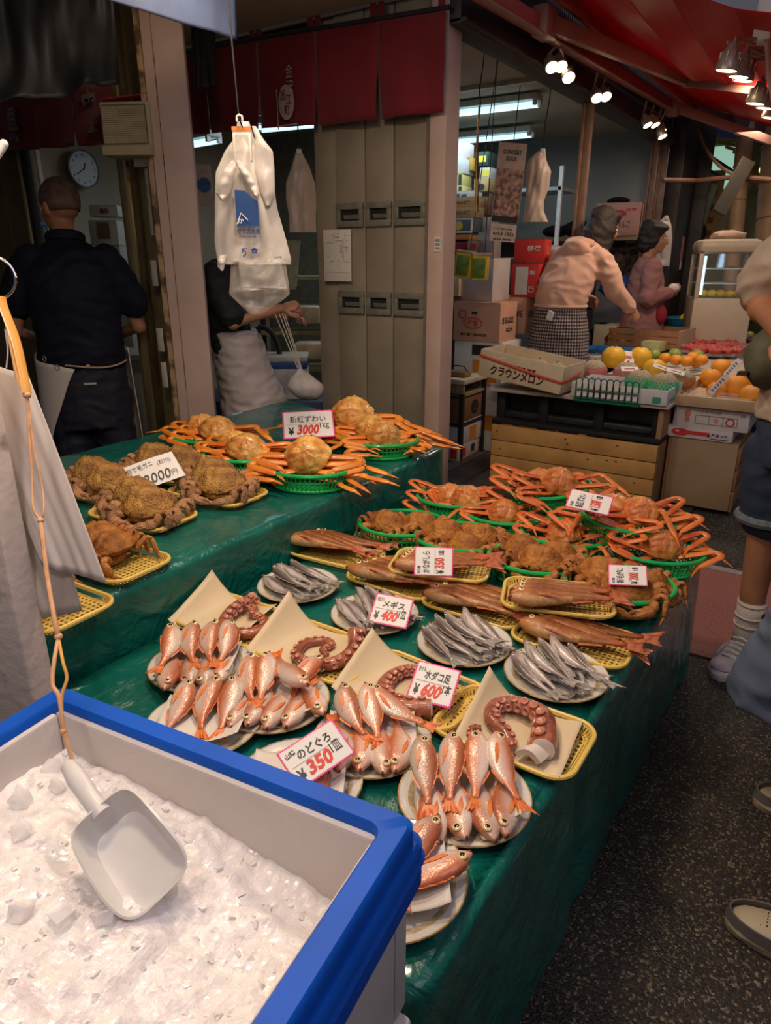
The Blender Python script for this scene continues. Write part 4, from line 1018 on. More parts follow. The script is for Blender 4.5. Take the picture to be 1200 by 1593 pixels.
# plain hand-written card among the hairy crab
def plain_card():
    c, xa, n_, w_, h_ = ((-1.9171,1.4637,0.735),(0.3759,0.9057,0.196),(0.4893,-0.3736,0.788),0.1826,0.1120)
    t = thing('price_card', 'plain white handwritten card reading 2000 among the hairy crab', 'price card'); t.matrix_world = basis(xa, n_, c)
    q = M(); q.sheet(lambda u, v: ((u - .5) * w_, (v - .5) * h_, .004 * math.sin(u * 3) + .003 * (v - .5)), 8, 6); q.build('sheet', CARD, t, solid=.0008)
    k = M(); write(k, '茹で毛ガニ', -w_ * .44, h_ * .16, h_ * .20, .007, wid=w_ * .50, bold=0, shear=.1, rot=.06); write(k, '(石川)', w_ * .14, h_ * .14, h_ * .18, .007, wid=w_ * .26, bold=0)
    write(k, '1皿', -w_ * .40, -h_ * .10, h_ * .16, .007, wid=w_ * .16, bold=0); write(k, '2000', -w_ * .24, -h_ * .40, h_ * .36, .007, wid=w_ * .50, bold=0, shear=.2); write(k, '円', w_ * .30, -h_ * .34, h_ * .18, .007, bold=0)
    tag(k.build('lettering', INKB, t, smooth=False), kind='stuff')
plain_card()
def edge_card():
    c, xa, n_, w_, h_ = ((-1.6439,1.0342,0.705),(0.6801,0.7248,-0.1095),(0.4232,-0.2663,0.866),0.0996,0.0544)
    t = thing('price_card', 'pink-edged card peeping out beside the hanging bag', 'price card'); t.matrix_world = basis(xa, n_, c)
    q = M(); q.box((0, 0, 0), (w_, h_, .002)); q.build('backing', PINK, t)
    q = M(); q.box((-.004, .003, .0016), (w_ - .010, h_ - .012, .001)); q.build('sheet', CARD, t)
    k = M(); write(k, '1,980', -w_ * .30, -h_ * .25, h_ * .40, .0026, wid=w_ * .5, bold=.03); tag(k.build('lettering', INKB, t, smooth=False), kind='stuff')
edge_card()
# scoop on the ice
c_ = (-0.6019,0.3715,0.745); h_ = (-0.7366,0.396,0.775); 
d_ = Vector(c_) - Vector(h_)
scp.matrix_world = basis(d_, (.15, -.45, .9), c_) @ Matrix.Scale(.82, 4)

# ---------------------------------------------------------------- cloths, bags and other hanging things
CY = R(33.4)                                    # heading of the street axis seen by the shopper
FABR = mt('red_noren', (.165, .003, .009), .85, var=.12, scale=4, bump=.08, bscale=220, sheen=.2)
INKW = mt('noren_print', (.40, .31, .25), .8, var=.1)
BLKC = mt('black_tarp', (.010, .010, .011), .55, var=.3, scale=3, bump=.2, bscale=6)
def ppoly(q, poly, y0, y1):                     # polygon in xz given thickness along y
    n = len(poly); q.add([(x, y0, z) for x, z in poly] + [(x, y1, z) for x, z in poly], [tuple(range(n)), tuple(range(2 * n - 1, n - 1, -1))] + [(i, (i + 1) % n, n + (i + 1) % n, n + i) for i in range(n)])
def noren(label, xs_, tops, bots, y, slit=.5):
    t = thing('noren_curtain', label, 'curtain', (0, y, 0))
    for k in range(len(xs_) - 1):
        a, b = xs_[k], xs_[k + 1]; q = M()
        def f(u, v, a=a, b=b, k=k):
            gap = .010 * max(0, (v - slit) / (1 - slit)); x = a + gap + (b - a - 2 * gap) * u
            zt = tops[k] + (tops[k + 1] - tops[k]) * u; zb = bots[k] + (bots[k + 1] - bots[k]) * u
            return (x, .012 * v * math.sin(u * 7 + k * 2) + .02 * v * nz((x * 2, v, k), 2), zt + (zb - zt) * v)
        q.sheet(f, 14, 12); q.build('cloth_panel', FABR, t, solid=.002, sharp=False)
        for u in (.06, .94):
            q = M(); x = a + (b - a) * u; zt = tops[k] + (tops[k + 1] - tops[k]) * u; q.box((x, 0, zt + .03), (.035, .006, .075)); q.build('hanging_loop', FABR, t)
    return t
z_ = lambda p: p[2]
X0 = [(-3.9529,3.42,2.5993)[0], (-3.553,3.42,2.5903)[0], (-3.1311,3.42,2.5679)[0], (-2.7095,3.42,2.571)[0], (-2.3053,3.42,2.5587)[0], (-1.9117,3.42,2.5246)[0]]
nr = noren('long red shop curtain with white lettering across the middle opening and shutter', X0, [z_((-3.9564,3.42,2.579)), z_((-3.553,3.42,2.5903)), z_((-3.1311,3.42,2.5679)), z_((-2.7092,3.42,2.5768)), z_((-2.3053,3.42,2.5587)), z_((-1.9117,3.42,2.5246))],
           [z_((-4.0251,3.42,2.1708)), z_((-3.61,3.42,2.1476)), z_((-3.1683,3.42,2.1379)), z_((-2.7298,3.42,2.1192)), z_((-2.3076,3.42,2.1088)), z_((-1.8975,3.42,2.1075))], 3.42)
def print_on(parent, items, mat, y, name='lettering'):
    """items: text, x, z, height, width - standing upright facing -y"""
    q = M()
    for tx, x, z, h, w_, b in items:
        s = len(q.v); write(q, tx, x, z, h, 0, bold=b, wid=w_)
        for i in range(s, len(q.v)): q.v[i] = (q.v[i][0], y, q.v[i][1])
    o = q.build(name, mat, parent, smooth=False); return tag(o, kind='stuff')
a_ = (-2.8926,3.4,2.3822); b_ = (-2.8175,3.4,2.156); c_ = (-2.8967,3.4,2.2427)
ch = .062
print_on(nr, [('金', a_[0], a_[2] - ch * .35, ch, .052, 0), ('沢', a_[0], a_[2] - ch * 1.55, ch, .052, 0)], INKW, -.035)
q = M(); q.ell((c_[0], -.034, c_[2]), (.058, .002, .088), 28, 8); q.build('printed_disc', INKW, nr)
print_on(nr, [('近', c_[0] - .042, c_[2] + .012, .050, .042, .02), ('江', c_[0] + .0, c_[2] - .012, .050, .042, .02), ('町', c_[0] - .012, c_[2] - .062, .046, .038, .02)], FABR, -.038, 'disc_lettering')
q = M(); q.box((c_[0] - .066, -.034, c_[2] - .03), (.006, .002, .20)); q.box((c_[0] - .002, -.034, c_[2] - .112), (.15, .002, .006)); q.build('printed_frame', INKW, nr)
tb = M(); tb.tube([(X0[0] - .1, 3.42, (-3.9529,3.42,2.5993)[2]), (X0[2], 3.42, (-3.1295,3.42,2.5862)[2]), (X0[5] + .02, 3.42, (-1.9122,3.42,2.5401)[2])], .012, 8); tag(tb.build('curtain_pole', DARKM), 'dark pole carrying the long red curtain', 'pole')
X1 = [(-4.6302,2.5,2.2473)[0], (-4.2411,2.5,2.2154)[0], (-3.9041,2.5,2.188)[0], (-3.565,2.5,2.1715)[0], (-3.2581,2.5,2.1677)[0]]
n2 = noren('short red curtain with grey characters over the left doorway', X1, [z_((-4.6047,2.5,2.3105))] * 2 + [z_((-3.8813,2.5,2.2635)), z_((-3.5472,2.5,2.241)), z_((-3.2466,2.5,2.2209))], [z_((-4.7202,2.5,2.024)), z_((-4.3155,2.5,2.0019)), z_((-3.9652,2.5,1.9862)), z_((-3.616,2.5,1.9728)), z_((-3.302,2.5,1.9638))], 2.5, .55)
a_ = (-4.125,2.48,2.0309); b_ = (-3.4388,2.48,2.0184)
print_on(n2, [('県', a_[0], a_[2], .165, .10, .02), ('実', b_[0], b_[2], .19, .115, .02)], mt('noren_grey_print', (.22, .17, .15), .8), -.035)
# black tarp over the left doorway
def tarp(label, tl, tr, br, bl_, mat, name, cat, amp=.03, th=.004, nu=40, nv=24, seed=0):
    tl, tr, br, bl_ = map(Vector, (tl, tr, br, bl_)); nrm = (tr - tl).cross(bl_ - tl).normalized()
    q = M()
    def f(u, v):
        p = (tl * (1 - u) + tr * u) * (1 - v) + (bl_ * (1 - u) + br * u) * v
        return tuple(p + nrm * amp * (nz((u * 3 + seed, v * .7, seed), 2.2) + .5 * nz((u * 9 + seed, v * 1.2, 1), 1.5)))
    q.sheet(f, nu, nv); return tag(q.build(name, mat, solid=th, sharp=False), label, cat)
tarp('wrinkled black tarpaulin hanging over the left doorway', (-3.0908,1.7136,2.4231), (-2.7334,2.1656,2.481), (-2.6212,2.0602,2.0694), (-2.992,1.5637,1.9299), BLKC, 'black_tarpaulin', 'tarpaulin', .06)
VAL = mt('blue_awning_cloth', (.05, .07, .14), .8, var=.2, scale=5, bump=.1, bscale=200)
tarp('grey-blue awning valance at the top left', (-2.05,1.405,2.258), (-2.05,2.173,2.4915), (-2.05,2.1389,2.1584), (-2.05,1.5015,2.1431), VAL, 'awning_valance', 'awning', .008)
tarp('black cloth banner hanging behind the worn pillar', (-3.1955,3.0054,2.621), (-3.096,3.0847,2.6523), (-3.0139,2.9722,2.2701), (-3.1048,2.9041,2.2514), BLACK, 'black_banner', 'banner', .01)

# beige perforated box beside the pillar
sp = (-3.1736,2.36,2.1151); s2 = (-2.8063,2.36,2.122); s3 = (-3.1377,2.36,1.8828)
w_ = (s2[0] - sp[0]) * .66; hh = sp[2] - s3[2]
sk_ = thing('loudspeaker_box', 'beige perforated loudspeaker box fixed to the worn pillar', 'loudspeaker', (sp[0], 2.36, s3[2]), R(27))
SPK = mt('beige_plastic', (.42, .35, .22), .5, var=.06)
q = M(); q.box((w_ / 2, .075, hh / 2), (w_, .14, hh)); q.build('case', SPK, sk_, bevel=.008)
q = M(); q.box((w_ / 2, .0, hh / 2 + .02), (w_ - .03, .012, hh - .07)); q.build('grille_back', mt('grille_dark', (.06, .045, .025), .7), sk_)
n1, n2_ = 22, 17
vs = [(.015 + (w_ - .03) * i / n1, -.008, .055 + (hh - .075) * j / n2_) for i in range(n1 + 1) for j in range(n2_ + 1)]
lattice(vs, [(i * (n2_ + 1) + j, (i + 1) * (n2_ + 1) + j, (i + 1) * (n2_ + 1) + j + 1, i * (n2_ + 1) + j + 1) for i in range(n1) for j in range(n2_)], .0026, 0).build('grille', SPK, sk_, solid=.002)
q = M(); q.box((w_ / 2, -.004, .025), (w_, .03, .045)); q.build('lower_lip', SPK, sk_, bevel=.006)
q = M(); q.box((w_ * .75, .09, -.02), (w_ * .5, .08, .04)); q.build('bracket', VENT, sk_)
q = M(); q.sheet(lambda u, v: (u * w_ * .95, .02 + v * .10, hh + .012 + .012 * math.sin(u * 40) * v + .02 * u), 40, 4); q.build('red_fringe', mt('red_fringe', (.45, .03, .03), .8), sk_, solid=.003)

# clock on the far left wall
ck = thing('wall_clock', 'round white wall clock with grey rim above the man', 'clock', (-5.63,3.9547,2.1254), (PI / 2, 0, PI / 2))
q = M(); q.lathe([(0, .0), (.135, .0), (.145, .012), (.147, .03), (.138, .036), (.132, .026)], 40); q.build('case', mt('clock_rim', (.32, .32, .34), .35, metal=.4), ck)
q = M(); q.lathe([(0, .022), (.133, .022)], 40); q.build('dial', mt('clock_dial', (.62, .66, .70), .5, var=.02), ck)
q = M()
for k in range(1, 13):
    a = PI / 2 - k * PI / 6; write(q, str(k), .105 * math.cos(a) - .012, .105 * math.sin(a) - .010, .020, .0235, bold=.03)
tag(q.build('numerals', INKB, ck, smooth=False), kind='stuff')
for n_, L_, wd, a in (('hour_hand', .060, .010, 68), ('minute_hand', .095, .007, -148)):
    q = M(); q.box((L_ / 2 - .01, 0, .025), (L_, wd, .002)); o = q.build(n_, INKB, ck); o.rotation_euler = (0, 0, R(a))

# sheets and cards on the wall strip beside the pillar
WN = [((-3.0905,2.52,1.8565), (-3.0692,2.52,1.5348), 'tall paper notice with dark characters left of the pillar'), ((-3.0952,2.5,1.4151), (-3.0517,2.5,1.2903), 'upper white card pocket left of the pillar'), ((-3.083,2.48,1.0809), (-3.0368,2.48,0.9611), 'middle white card pocket left of the pillar'), ((-3.052,2.46,0.9085), (-3.0122,2.46,0.776), 'lowest white card pocket left of the pillar')]
for a_, b_, lb in WN:
    t = thing('paper_notice', lb, 'paper', ((a_[0] + b_[0]) / 2, a_[1], (a_[2] + b_[2]) / 2)); w_ = b_[0] - a_[0]; h_ = a_[2] - b_[2]
    q = M(); q.box((0, 0, 0), (w_, .004, h_)); q.build('sheet', PAPERW, t, bevel=.001)
    if h_ > .2: print_on(t, [(c, -w_ * .3, h_ * (.30 - .2 * i), h_ * .14, w_ * .6, 0) for i, c in enumerate('お知せ')], INKG, -.004)
# plan drawing sheet taped on the shutter, sticker on the post
a_ = (-2.7328,3.49,1.5819); b_ = (-2.5326,3.49,1.2969); w_ = b_[0] - a_[0]; h_ = a_[2] - b_[2]
t = thing('map_sheet', 'printed map sheet in a clear sleeve taped to the shutter', 'paper', ((a_[0] + b_[0]) / 2, 3.478, (a_[2] + b_[2]) / 2))
q = M(); q.box((0, 0, 0), (w_, .004, h_)); q.build('sheet', PAPERW, t, bevel=.001)
q = M(); rr = random.Random(2)
for k in range(34): q.box((rr.uniform(-.4, .4) * w_, -.003, rr.uniform(-.25, .42) * h_), rr.choice(((.030, .001, .0015), (.0015, .001, .05), (.05, .001, .0012))))
q.box((0, -.003, -.32 * h_), (w_ * .85, .001, .002)); tag(q.build('printed_lines', INKG, t), kind='stuff')
a_ = (-1.9778,3.46,1.5308); b_ = (-1.9287,3.46,1.4599)
t = thing('sticker', 'small white sticker on the corner post', 'sticker', ((a_[0] + b_[0]) / 2, 3.467, (a_[2] + b_[2]) / 2)); q = M(); q.box((0, 0, 0), (.04, .002, .075)); q.build('sheet', PAPERW, t)
q = M(); [q.box((0, -.0015, z), (.028, .001, .012)) for z in (.02, 0, -.02)]; tag(q.build('printed_lines', INKG, t), kind='stuff')

# bundle of white carrier bags on a hook
BAGW = mt('carrier_bag', (.74, .68, .63), .38, var=.04, scale=5, bump=.25, bscale=14, coat=.3, sss=.1)
CLRB = mt('clear_bag', (.80, .74, .68), .18, var=.03, alpha=.20, coat=.6, bump=.4, bscale=18)
BLU = mt('bag_blue', (.008, .055, .22), .5, var=.08)
def hang_bag(t, L_, Rr, zz, mat, y0, bulge, seed, name, folds=.012):
    """front and back of a flat bag from left and right outlines down the heights zz"""
    n = len(zz) - 1; q = M()
    def g(tab, v):
        s = v * n; i = min(int(s), n - 1); return tab[i] + (tab[i + 1] - tab[i]) * (s - i)
    def side(sg):
        def f(u, v):
            a, b = g(L_, v), g(Rr, v); x = a + (b - a) * u; e = math.sin(PI * u) ** .6
            fo = folds * (nz((x * 9 + seed, v * 2, 0), 1.6) + .6 * nz((x * 20 + seed, v * 5 + x * 8, 3), 1.5)) * e
            return (x, y0 + sg * bulge * e * min(1, v * 3 + .15) + fo * 1.4, g(zz, v))
        return f
    q.sheet(side(-1), 26, 36); q.sheet(side(1), 12, 14)
    return q.build(name, mat, t, sharp=False)
k = 2.45 / 1080.0
bg = thing('carrier_bag_bundle', 'bundle of white carrier bags with a blue print hanging from a cord', 'bag', (-1.8866,1.9751,1.6404), CY)
bx_ = lambda px: (px - 385) * k
bz_ = lambda py: (300 - py) * k * 1.0
zz = [bz_(v) for v in (200, 222, 240, 270, 320, 370, 398, 405)]
hang_bag(bg, [bx_(v) for v in (374, 368, 352, 335, 330, 325, 327, 331)], [bx_(v) for v in (392, 398, 408, 424, 428, 441, 447, 446)], zz, BAGW, .03, .032, 1, 'bag_stack', .014)
hang_bag(bg, [bx_(v) for v in (398, 402, 400, 398, 404, 412)], [bx_(v) for v in (404, 414, 428, 429, 428, 420)], [bz_(v) for v in (208, 225, 242, 268, 300, 318)], BAGW, .0, .012, 5, 'handle_flap', .006)
hang_bag(bg, [bx_(v) for v in (366, 352, 344, 338, 346)], [bx_(v) for v in (376, 371, 366, 360, 352)], [bz_(v) for v in (256, 270, 286, 302, 312)], BAGW, -.025, .014, 8, 'handle_flap', .006)
hang_bag(bg, [bx_(v) for v in (371, 378, 388, 394, 402)], [bx_(v) for v in (379, 392, 402, 406, 404)], [bz_(v) for v in (256, 272, 288, 302, 310)], BAGW, -.028, .012, 9, 'handle_flap', .006)
def bump_print(name, poly, mat, y):
    q = M(); ppoly(q, [(bx_(x), bz_(y_)) for x, y_ in poly], y, y + .002); return q.build(name, mat, bg)
bump_print('blue_print', [(368, 297), (384, 298), (397, 310), (403, 313), (403, 348), (368, 348)], BLU, -.034)
q = M(); q.tube([(bx_(369), -.036, bz_(346)), (bx_(376), -.036, bz_(330)), (bx_(386), -.036, bz_(340))], .0022, 5); q.build('roof_mark', CARD, bg)
print_on(bg, [('か', bx_(370), bz_(345), .020, .022, .02)], CARD, -.0365, 'white_lettering')
print_on(bg, [('ヤマカ水産', bx_(368), bz_(361), .021, .082, .03), ('金沢近江町市場', bx_(368), bz_(351), .007, .080, .02), ('海の幸', bx_(376), bz_(365), .006, .05, .02)], BLU, -.0355)
print_on(bg, [('新', bx_(373), bz_(390), .022, .020, .02), ('鮮', bx_(374), bz_(394), .010, .014, .02), ('合', bx_(387), bz_(388), .020, .028, .05)], BLU, -.0345, 'small_mark')
print_on(bg, [('LDPE', bx_(424), bz_(396), .008, .026, .02)], BLU, -.030, 'material_mark')
q = M(); q.tube([(bx_(373), 0, bz_(-60)), (bx_(375), 0, bz_(60)), (bx_(379), .0, bz_(196)), (bx_(384), .0, bz_(210))], .003, 6); q.build('hanging_cord', BLACK, bg)
q = M(); q.tube([(bx_(377), -.012, bz_(203)), (bx_(377), -.012, bz_(196)), (bx_(381), -.012, bz_(194)), (bx_(385), -.012, bz_(196)), (bx_(385), -.012, bz_(203))], .004, 6); q.build('hook', WHITE, bg)
tg = thing('hang_tag', 'white plastic tag with an orange top band on the bag bundle', 'tag', (-1.8947,1.9733,1.7946), (0, 0, CY))
kk = 2.40 / 1080
q = M(); q.box((0, 0, 0), (29 * kk, .006, 48 * kk)); q.build('plate', CARD, tg, bevel=.003)
q = M(); q.box((0, -.002, 21 * kk), (29 * kk, .006, 6 * kk)); q.box((1 * kk, -.002, -18 * kk), (10 * kk, .006, 6 * kk)); q.build('orange_band', mt('tag_orange', (.75, .22, .03), .5), tg)
q = M(); q.box((0, -.002, 1 * kk), (21 * kk, .005, 23 * kk)); q.build('cream_field', mt('tag_field', (.55, .50, .42), .6), tg)
cb = thing('clear_bag_bundle', 'bundle of clear plastic bags hanging below the white ones', 'bag', (-1.8465,1.9383,1.3491), CY)
cz = lambda py: (440 - py) * 2.5 / 1080; cx = lambda px: (px - 395) * 2.5 / 1080
hang_bag(cb, [cx(v) for v in (356, 354, 350, 348, 360, 380)], [cx(v) for v in (440, 442, 445, 446, 430, 398)], [cz(v) for v in (392, 420, 450, 462, 474, 493)], CLRB, .075, .02, 2, 'rear_bags', .012)
hang_bag(cb, [cx(v) for v in (372, 370, 372, 374)], [cx(v) for v in (432, 438, 444, 446)], [cz(v) for v in (392, 420, 450, 456)], CLRB, .035, .014, 4, 'front_bags', .014)
hang_bag(cb, [cx(v) for v in (342, 338, 337, 342)], [cx(v) for v in (353, 350, 348, 346)], [cz(v) for v in (402, 412, 420, 426)], BAGW, .03, .010, 4, 'bag_corner', .004)
def outline_bag(label, org, dep, px0, py0, L_, Rr, ys, mat=None, cord=None, seed=1, bulge=.03, name='carrier_bag_bundle', cat='bag'):
    """org is where pixel column px0, row py0 falls at this distance; outlines are offsets from it"""
    s = dep / 1080; t = thing(name, label, cat, org, CY)
    hang_bag(t, [(v - px0) * s for v in L_], [(v - px0) * s for v in Rr], [(py0 - v) * s for v in ys], mat or BAGW, .02, bulge, seed, 'bag_stack', .012)
    if cord:
        q = M(); q.tube([((x - px0) * s, .02, (py0 - y) * s) for x, y in cord], .004, 6); q.build('hanging_cord', BLACK, t)
        q = M(); x, y = cord[-1]; q.box(((x - px0) * s, .02, (py0 - y - 4) * s), (.03, .02, .03)); q.build('clip', WHITE, t, bevel=.004)
    return t
BAGP = mt('carrier_bag_warm', (.55, .44, .36), .45, var=.05, scale=5, bump=.25, bscale=14, sss=.1)
outline_bag('beige carrier bags hanging deep inside behind the blue-printed bundle', (-3.0419,3.6441,1.8069), 4.3, 466, 300, [463, 455, 445, 444, 448, 447], [470, 482, 490, 492, 490, 490], [240, 262, 285, 310, 335, 357], BAGP, [(466, 40), (467, 238)], 3)
outline_bag('pinkish carrier bags hanging inside the fruit shop', (-2.0659,5.0946,1.9035), 4.9, 838, 290, [835, 821, 817, 820, 820, 819, 818], [846, 848, 857, 856, 849, 850, 858], [240, 252, 268, 290, 310, 325, 341], BAGP, [(862, 40), (852, 118), (847, 135), (847, 170), (843, 200), (842, 236)], 6)
outline_bag('white carrier bags hanging on the dark post behind the women', (-1.6848,7.3732,1.5832), 6.6, 1034, 375, [1032, 1020, 1014, 1012, 1013], [1036, 1043, 1047, 1048, 1048], [338, 352, 372, 395, 412], BAGW, [(1044, 320), (1036, 330), (1034, 338)], 7)
# white shopping bag outlines inside on the left (paper banners on the wall)
for px_, lb_, c_ in ((318, 'pink paper banner with a blue disc behind the pillar', ((-3.79,3.5659,1.8819), 24, 58)), (412, 'blue and white poster behind the hanging bags', ((-3.8684,4.2225,1.7521), 40, 70))):
    o_, w_, h_ = c_; s = 4.6 / 1080; t = thing('wall_poster', lb_, 'poster', o_, CY)
    q = M(); q.box((0, 0, 0), (w_ * s, .006, h_ * s)); q.build('sheet', mt('poster_pink', (.50, .36, .29), .6) if w_ < 30 else mt('poster_blue', (.22, .34, .46), .6, col2=(.5, .5, .48), scale=3), t)
    q = M(); q.lathe([(0, 0), (.045, 0), (.045, .004), (0, .004)], 24); o = q.build('blue_disc', mt('disc_blue', (.04, .12, .24), .6), t); o.rotation_euler = (PI / 2, 0, 0); o.location = (0, -.004, 0 if w_ < 30 else -.10)

# foreground: white post with hanging bags, ring and scoop string
q = M()
pl_ = [(-1.4101,0.6994,1.5316), (-1.2773,0.6648,1.2511), (-1.1979,0.6209,1.0598), (-1.0883,0.5555,0.8024), (-1.0381,0.5208,0.676)]
fp = thing('stall_post', 'dirty white stall post at the left edge of the picture', 'post', (0, 0, 0))
STAIN = mt('stained_white', (.56, .47, .42), .6, col2=(.24, .185, .155), scale=16, bump=.2, bscale=40, contrast=(.60, .74), detail=8)
a_ = Vector((-1.0499,0.5258,0.6761)); b_ = Vector((-1.2586,0.4775,0.7055)); d_ = (a_ - b_); d_.z = 0; d_ = d_.normalized()
q = M(); w_ = .34; c_ = a_ - d_ * w_ / 2; q.box((c_.x, c_.y, .70), (w_, .05, 1.4), (0, 0, math.atan2(d_.y, d_.x))); q.build('post_board', STAIN, fp, bevel=.006)
BAGF = mt('near_bag', (.76, .69, .65), .4, var=.04, scale=4, bump=.2, bscale=9, sss=.15, coat=.2)
BAGF2 = mt('near_bag_sheer', (.58, .54, .50), .35, var=.06, scale=4, bump=.2, bscale=9, alpha=.82, sss=.1)
nb = thing('carrier_bag_bundle', 'long white bags hanging from a metal ring in the left foreground', 'bag', (0, 0, 0))
def drop(name, cs, mat, amp, seed, th=.0012):
    tl, tr, br, bl_ = map(Vector, cs); nrm = (tr - tl).cross(bl_ - tl).normalized(); q = M()
    def f(u, v):
        p = (tl * (1 - u) + tr * u) * (1 - v) + (bl_ * (1 - u) + br * u) * v
        return tuple(p + nrm * amp * (nz((u * 3 + seed, v * .5, seed), 1.4) + .35 * nz((u * 9 + seed, v, 2), 1.1)) * (.4 + v))
    q.sheet(f, 40, 26); return q.build(name, mat, nb, solid=th, sharp=False)
drop('outer_bag', ((-1.2079,0.5697,1.2791), (-1.0823,0.6127,1.2462), (-0.9083,0.5819,0.9415), (-1.0345,0.554,0.9514)), BAGF, .005, 1)
drop('middle_bag', ((-1.2379,0.5814,1.2633), (-1.133,0.6254,1.2349), (-0.9664,0.5685,0.8816), (-1.0454,0.5435,0.8562)), BAGF2, .004, 4)
drop('inner_bag', ((-1.2633,0.6004,1.2431), (-1.186,0.6326,1.2292), (-1.0911,0.5684,0.9532), (-1.1886,0.5216,0.9348)), BAGF, .003, 9)
rg = thing('metal_ring', 'shiny metal ring at the left edge holding the scoop string', 'ring', (-1.1171,0.6031,1.3936), (PI / 2 - .2, 0, CY + .3))
q = M(); q.tube([(.032 * math.cos(2 * PI * i / 32), .032 * math.sin(2 * PI * i / 32), 0) for i in range(33)], .0022, 8, cap=False); q.build('hoop', mt('chrome', (.7, .68, .62), .15, metal=1), rg)
BAND = mt('orange_band', (.70, .27, .03), .35, col2=(.80, .42, .09), scale=10, coat=.3)
ROPE = mt('peach_string', (.66, .36, .18), .5, var=.15, scale=40)
st = thing('scoop_string', 'orange band and knotted peach string running from the ring to the scoop', 'string')
def curve(pts, k=8):
    V = [Vector(p) for p in pts]; out = []
    for i in range(len(V) - 1):
        a, b, c, d = V[max(i - 1, 0)], V[i], V[i + 1], V[min(i + 2, len(V) - 1)]
        for j in range(k):
            u = j / k; out.append(.5 * ((2 * b) + (c - a) * u + (2 * a - 5 * b + 4 * c - d) * u * u + (3 * b - a - 3 * c + d) * u ** 3))
    return out + [V[-1]]
def strand(name, pts, r, mat, flat=1): q = M(); q.tube(curve(pts), r, 8, flat=flat); return q.build(name, mat, st)
strand('wide_band', [(-1.069,0.5852,1.3675), (-1.0626,0.5824,1.3514), (-1.0396,0.5788,1.3083), (-1.0207,0.5709,1.2617), (-1.0102,0.5653,1.2331)], .0075, BAND, .45)
strand('wide_band', [(-1.0743,0.5848,1.36), (-1.0584,0.5815,1.3285), (-1.0321,0.5694,1.261), (-1.0162,0.5662,1.2295)], .004, BAND, .5)
strand('string', [(-1.0095,0.5642,1.2295), (-0.9948,0.5489,1.1721), (-0.9809,0.5347,1.1184), (-0.9609,0.517,1.0769), (-0.949,0.5179,1.0609)], .0024, ROPE)
strand('string', [(-1.0107,0.5659,1.2291), (-0.9882,0.5493,1.1632), (-0.9645,0.5376,1.1004), (-0.9474,0.524,1.0725), (-0.9482,0.5184,1.0609)], .0016, ROPE)
strand('string', [(-0.9486,0.5174,1.0592), (-0.9284,0.5042,1.0275), (-0.9058,0.489,0.9879), (-0.8667,0.4671,0.9369), (-0.8595,0.4644,0.9198)], .0034, ROPE)
strand('string', [(-0.8591,0.4639,0.9181), (-0.8404,0.4414,0.8966), (-0.8273,0.427,0.8731), (-0.8124,0.4246,0.8596), (-0.7936,0.413,0.8192), (-0.778,0.4083,0.7848), (-0.759,0.4048,0.748)], .0030, ROPE)
strand('string', [(-0.8591,0.4639,0.9181), (-0.83,0.4482,0.8966), (-0.8171,0.4425,0.8786), (-0.812,0.4279,0.8578), (-0.7951,0.412,0.8192)], .0022, BAND)
for p_, r_ in (((-1.0097,0.5645,1.2304), .0062), ((-0.9488,0.5176,1.06), .0055), ((-0.8595,0.4644,0.9198), .0060), ((-0.7952,0.4123,0.82), .0052), ((-0.7588,0.4045,0.7472), .0070)):
    q = M(); q.ell(p_, (r_, r_, r_ * .85), 10, 7); q.build('knot', ROPE if r_ < .0069 else BAND, st)
strand('thin_cord', [(-1.0655,0.5803,1.3217), (-1.0664,0.5789,1.2906), (-1.0732,0.5757,1.2645)], .0012, WHITE)
strand('thin_cord', [(-1.0633,0.5805,1.319), (-1.0572,0.579,1.2769), (-1.0584,0.5782,1.2479)], .0012, WHITE)
q = M(); q.tube([(-1.1902,0.6839,1.5726), (-1.1839,0.6964,1.5917)], [.006, .0068], 10); q.ell((-1.1839,0.6964,1.5917), .0068, 10, 7); tag(q.build('white_peg', WHITE), 'small white rounded peg tip at the upper left edge', 'peg')

# ---------------------------------------------------------------- inside the shops
TUBE = mt('tube_light', (.9, .95, 1), .4, emit=(.50, .86, 1.0), es=1.5)
def tube_lamp(label, a, b, r=.014, n=2):
    a, b = Vector(a), Vector(b); t = thing('tube_lamp', label, 'lamp', tuple((a + b) / 2), math.atan2((b - a).y, (b - a).x)); L_ = (b - a).length
    for sx in (-.35, .35): q = M(); q.tube([(sx * L_, 0, .07), (sx * L_, 0, 2.65 - (a.z + b.z) / 2)], .006, 6); q.build('lamp_hanger', WHITE, t)
    q = M(); q.box((0, 0, .055), (L_ + .02, .14, .05)); q.build('lamp_body', mt('lamp_white', (.55, .55, .52), .5), t, bevel=.01)
    for k in range(n):
        y = (k - (n - 1) / 2) * .11; q = M(); q.tube([(-L_ / 2 + .02, y, .005), (L_ / 2 - .02, y, .005)], r, 10); q.build('tube', TUBE, t)
        for s in (-1, 1): q = M(); q.box((s * (L_ / 2 - .01), y, .018), (.025, .035, .05)); q.build('tube_socket', WHITE, t)
    return t
tube_lamp('upper pair of lit tubes on the fruit shop ceiling', (-3.5411,5.7722,2.55), (-2.3971,5.798,2.55))
tube_lamp('lower pair of lit tubes deeper on the fruit shop ceiling', (-4.258,6.9469,2.53), (-2.9379,6.9983,2.53))
tube_lamp('lit tube behind the red curtain above the inner bags', (-3.9207,4.2313,2.3), (-3.4088,4.2924,2.3))
tube_lamp('lit tube seen between the pillar and the hanging bags', (-5.1744,4.4929,2.3), (-4.5405,4.4188,2.3))
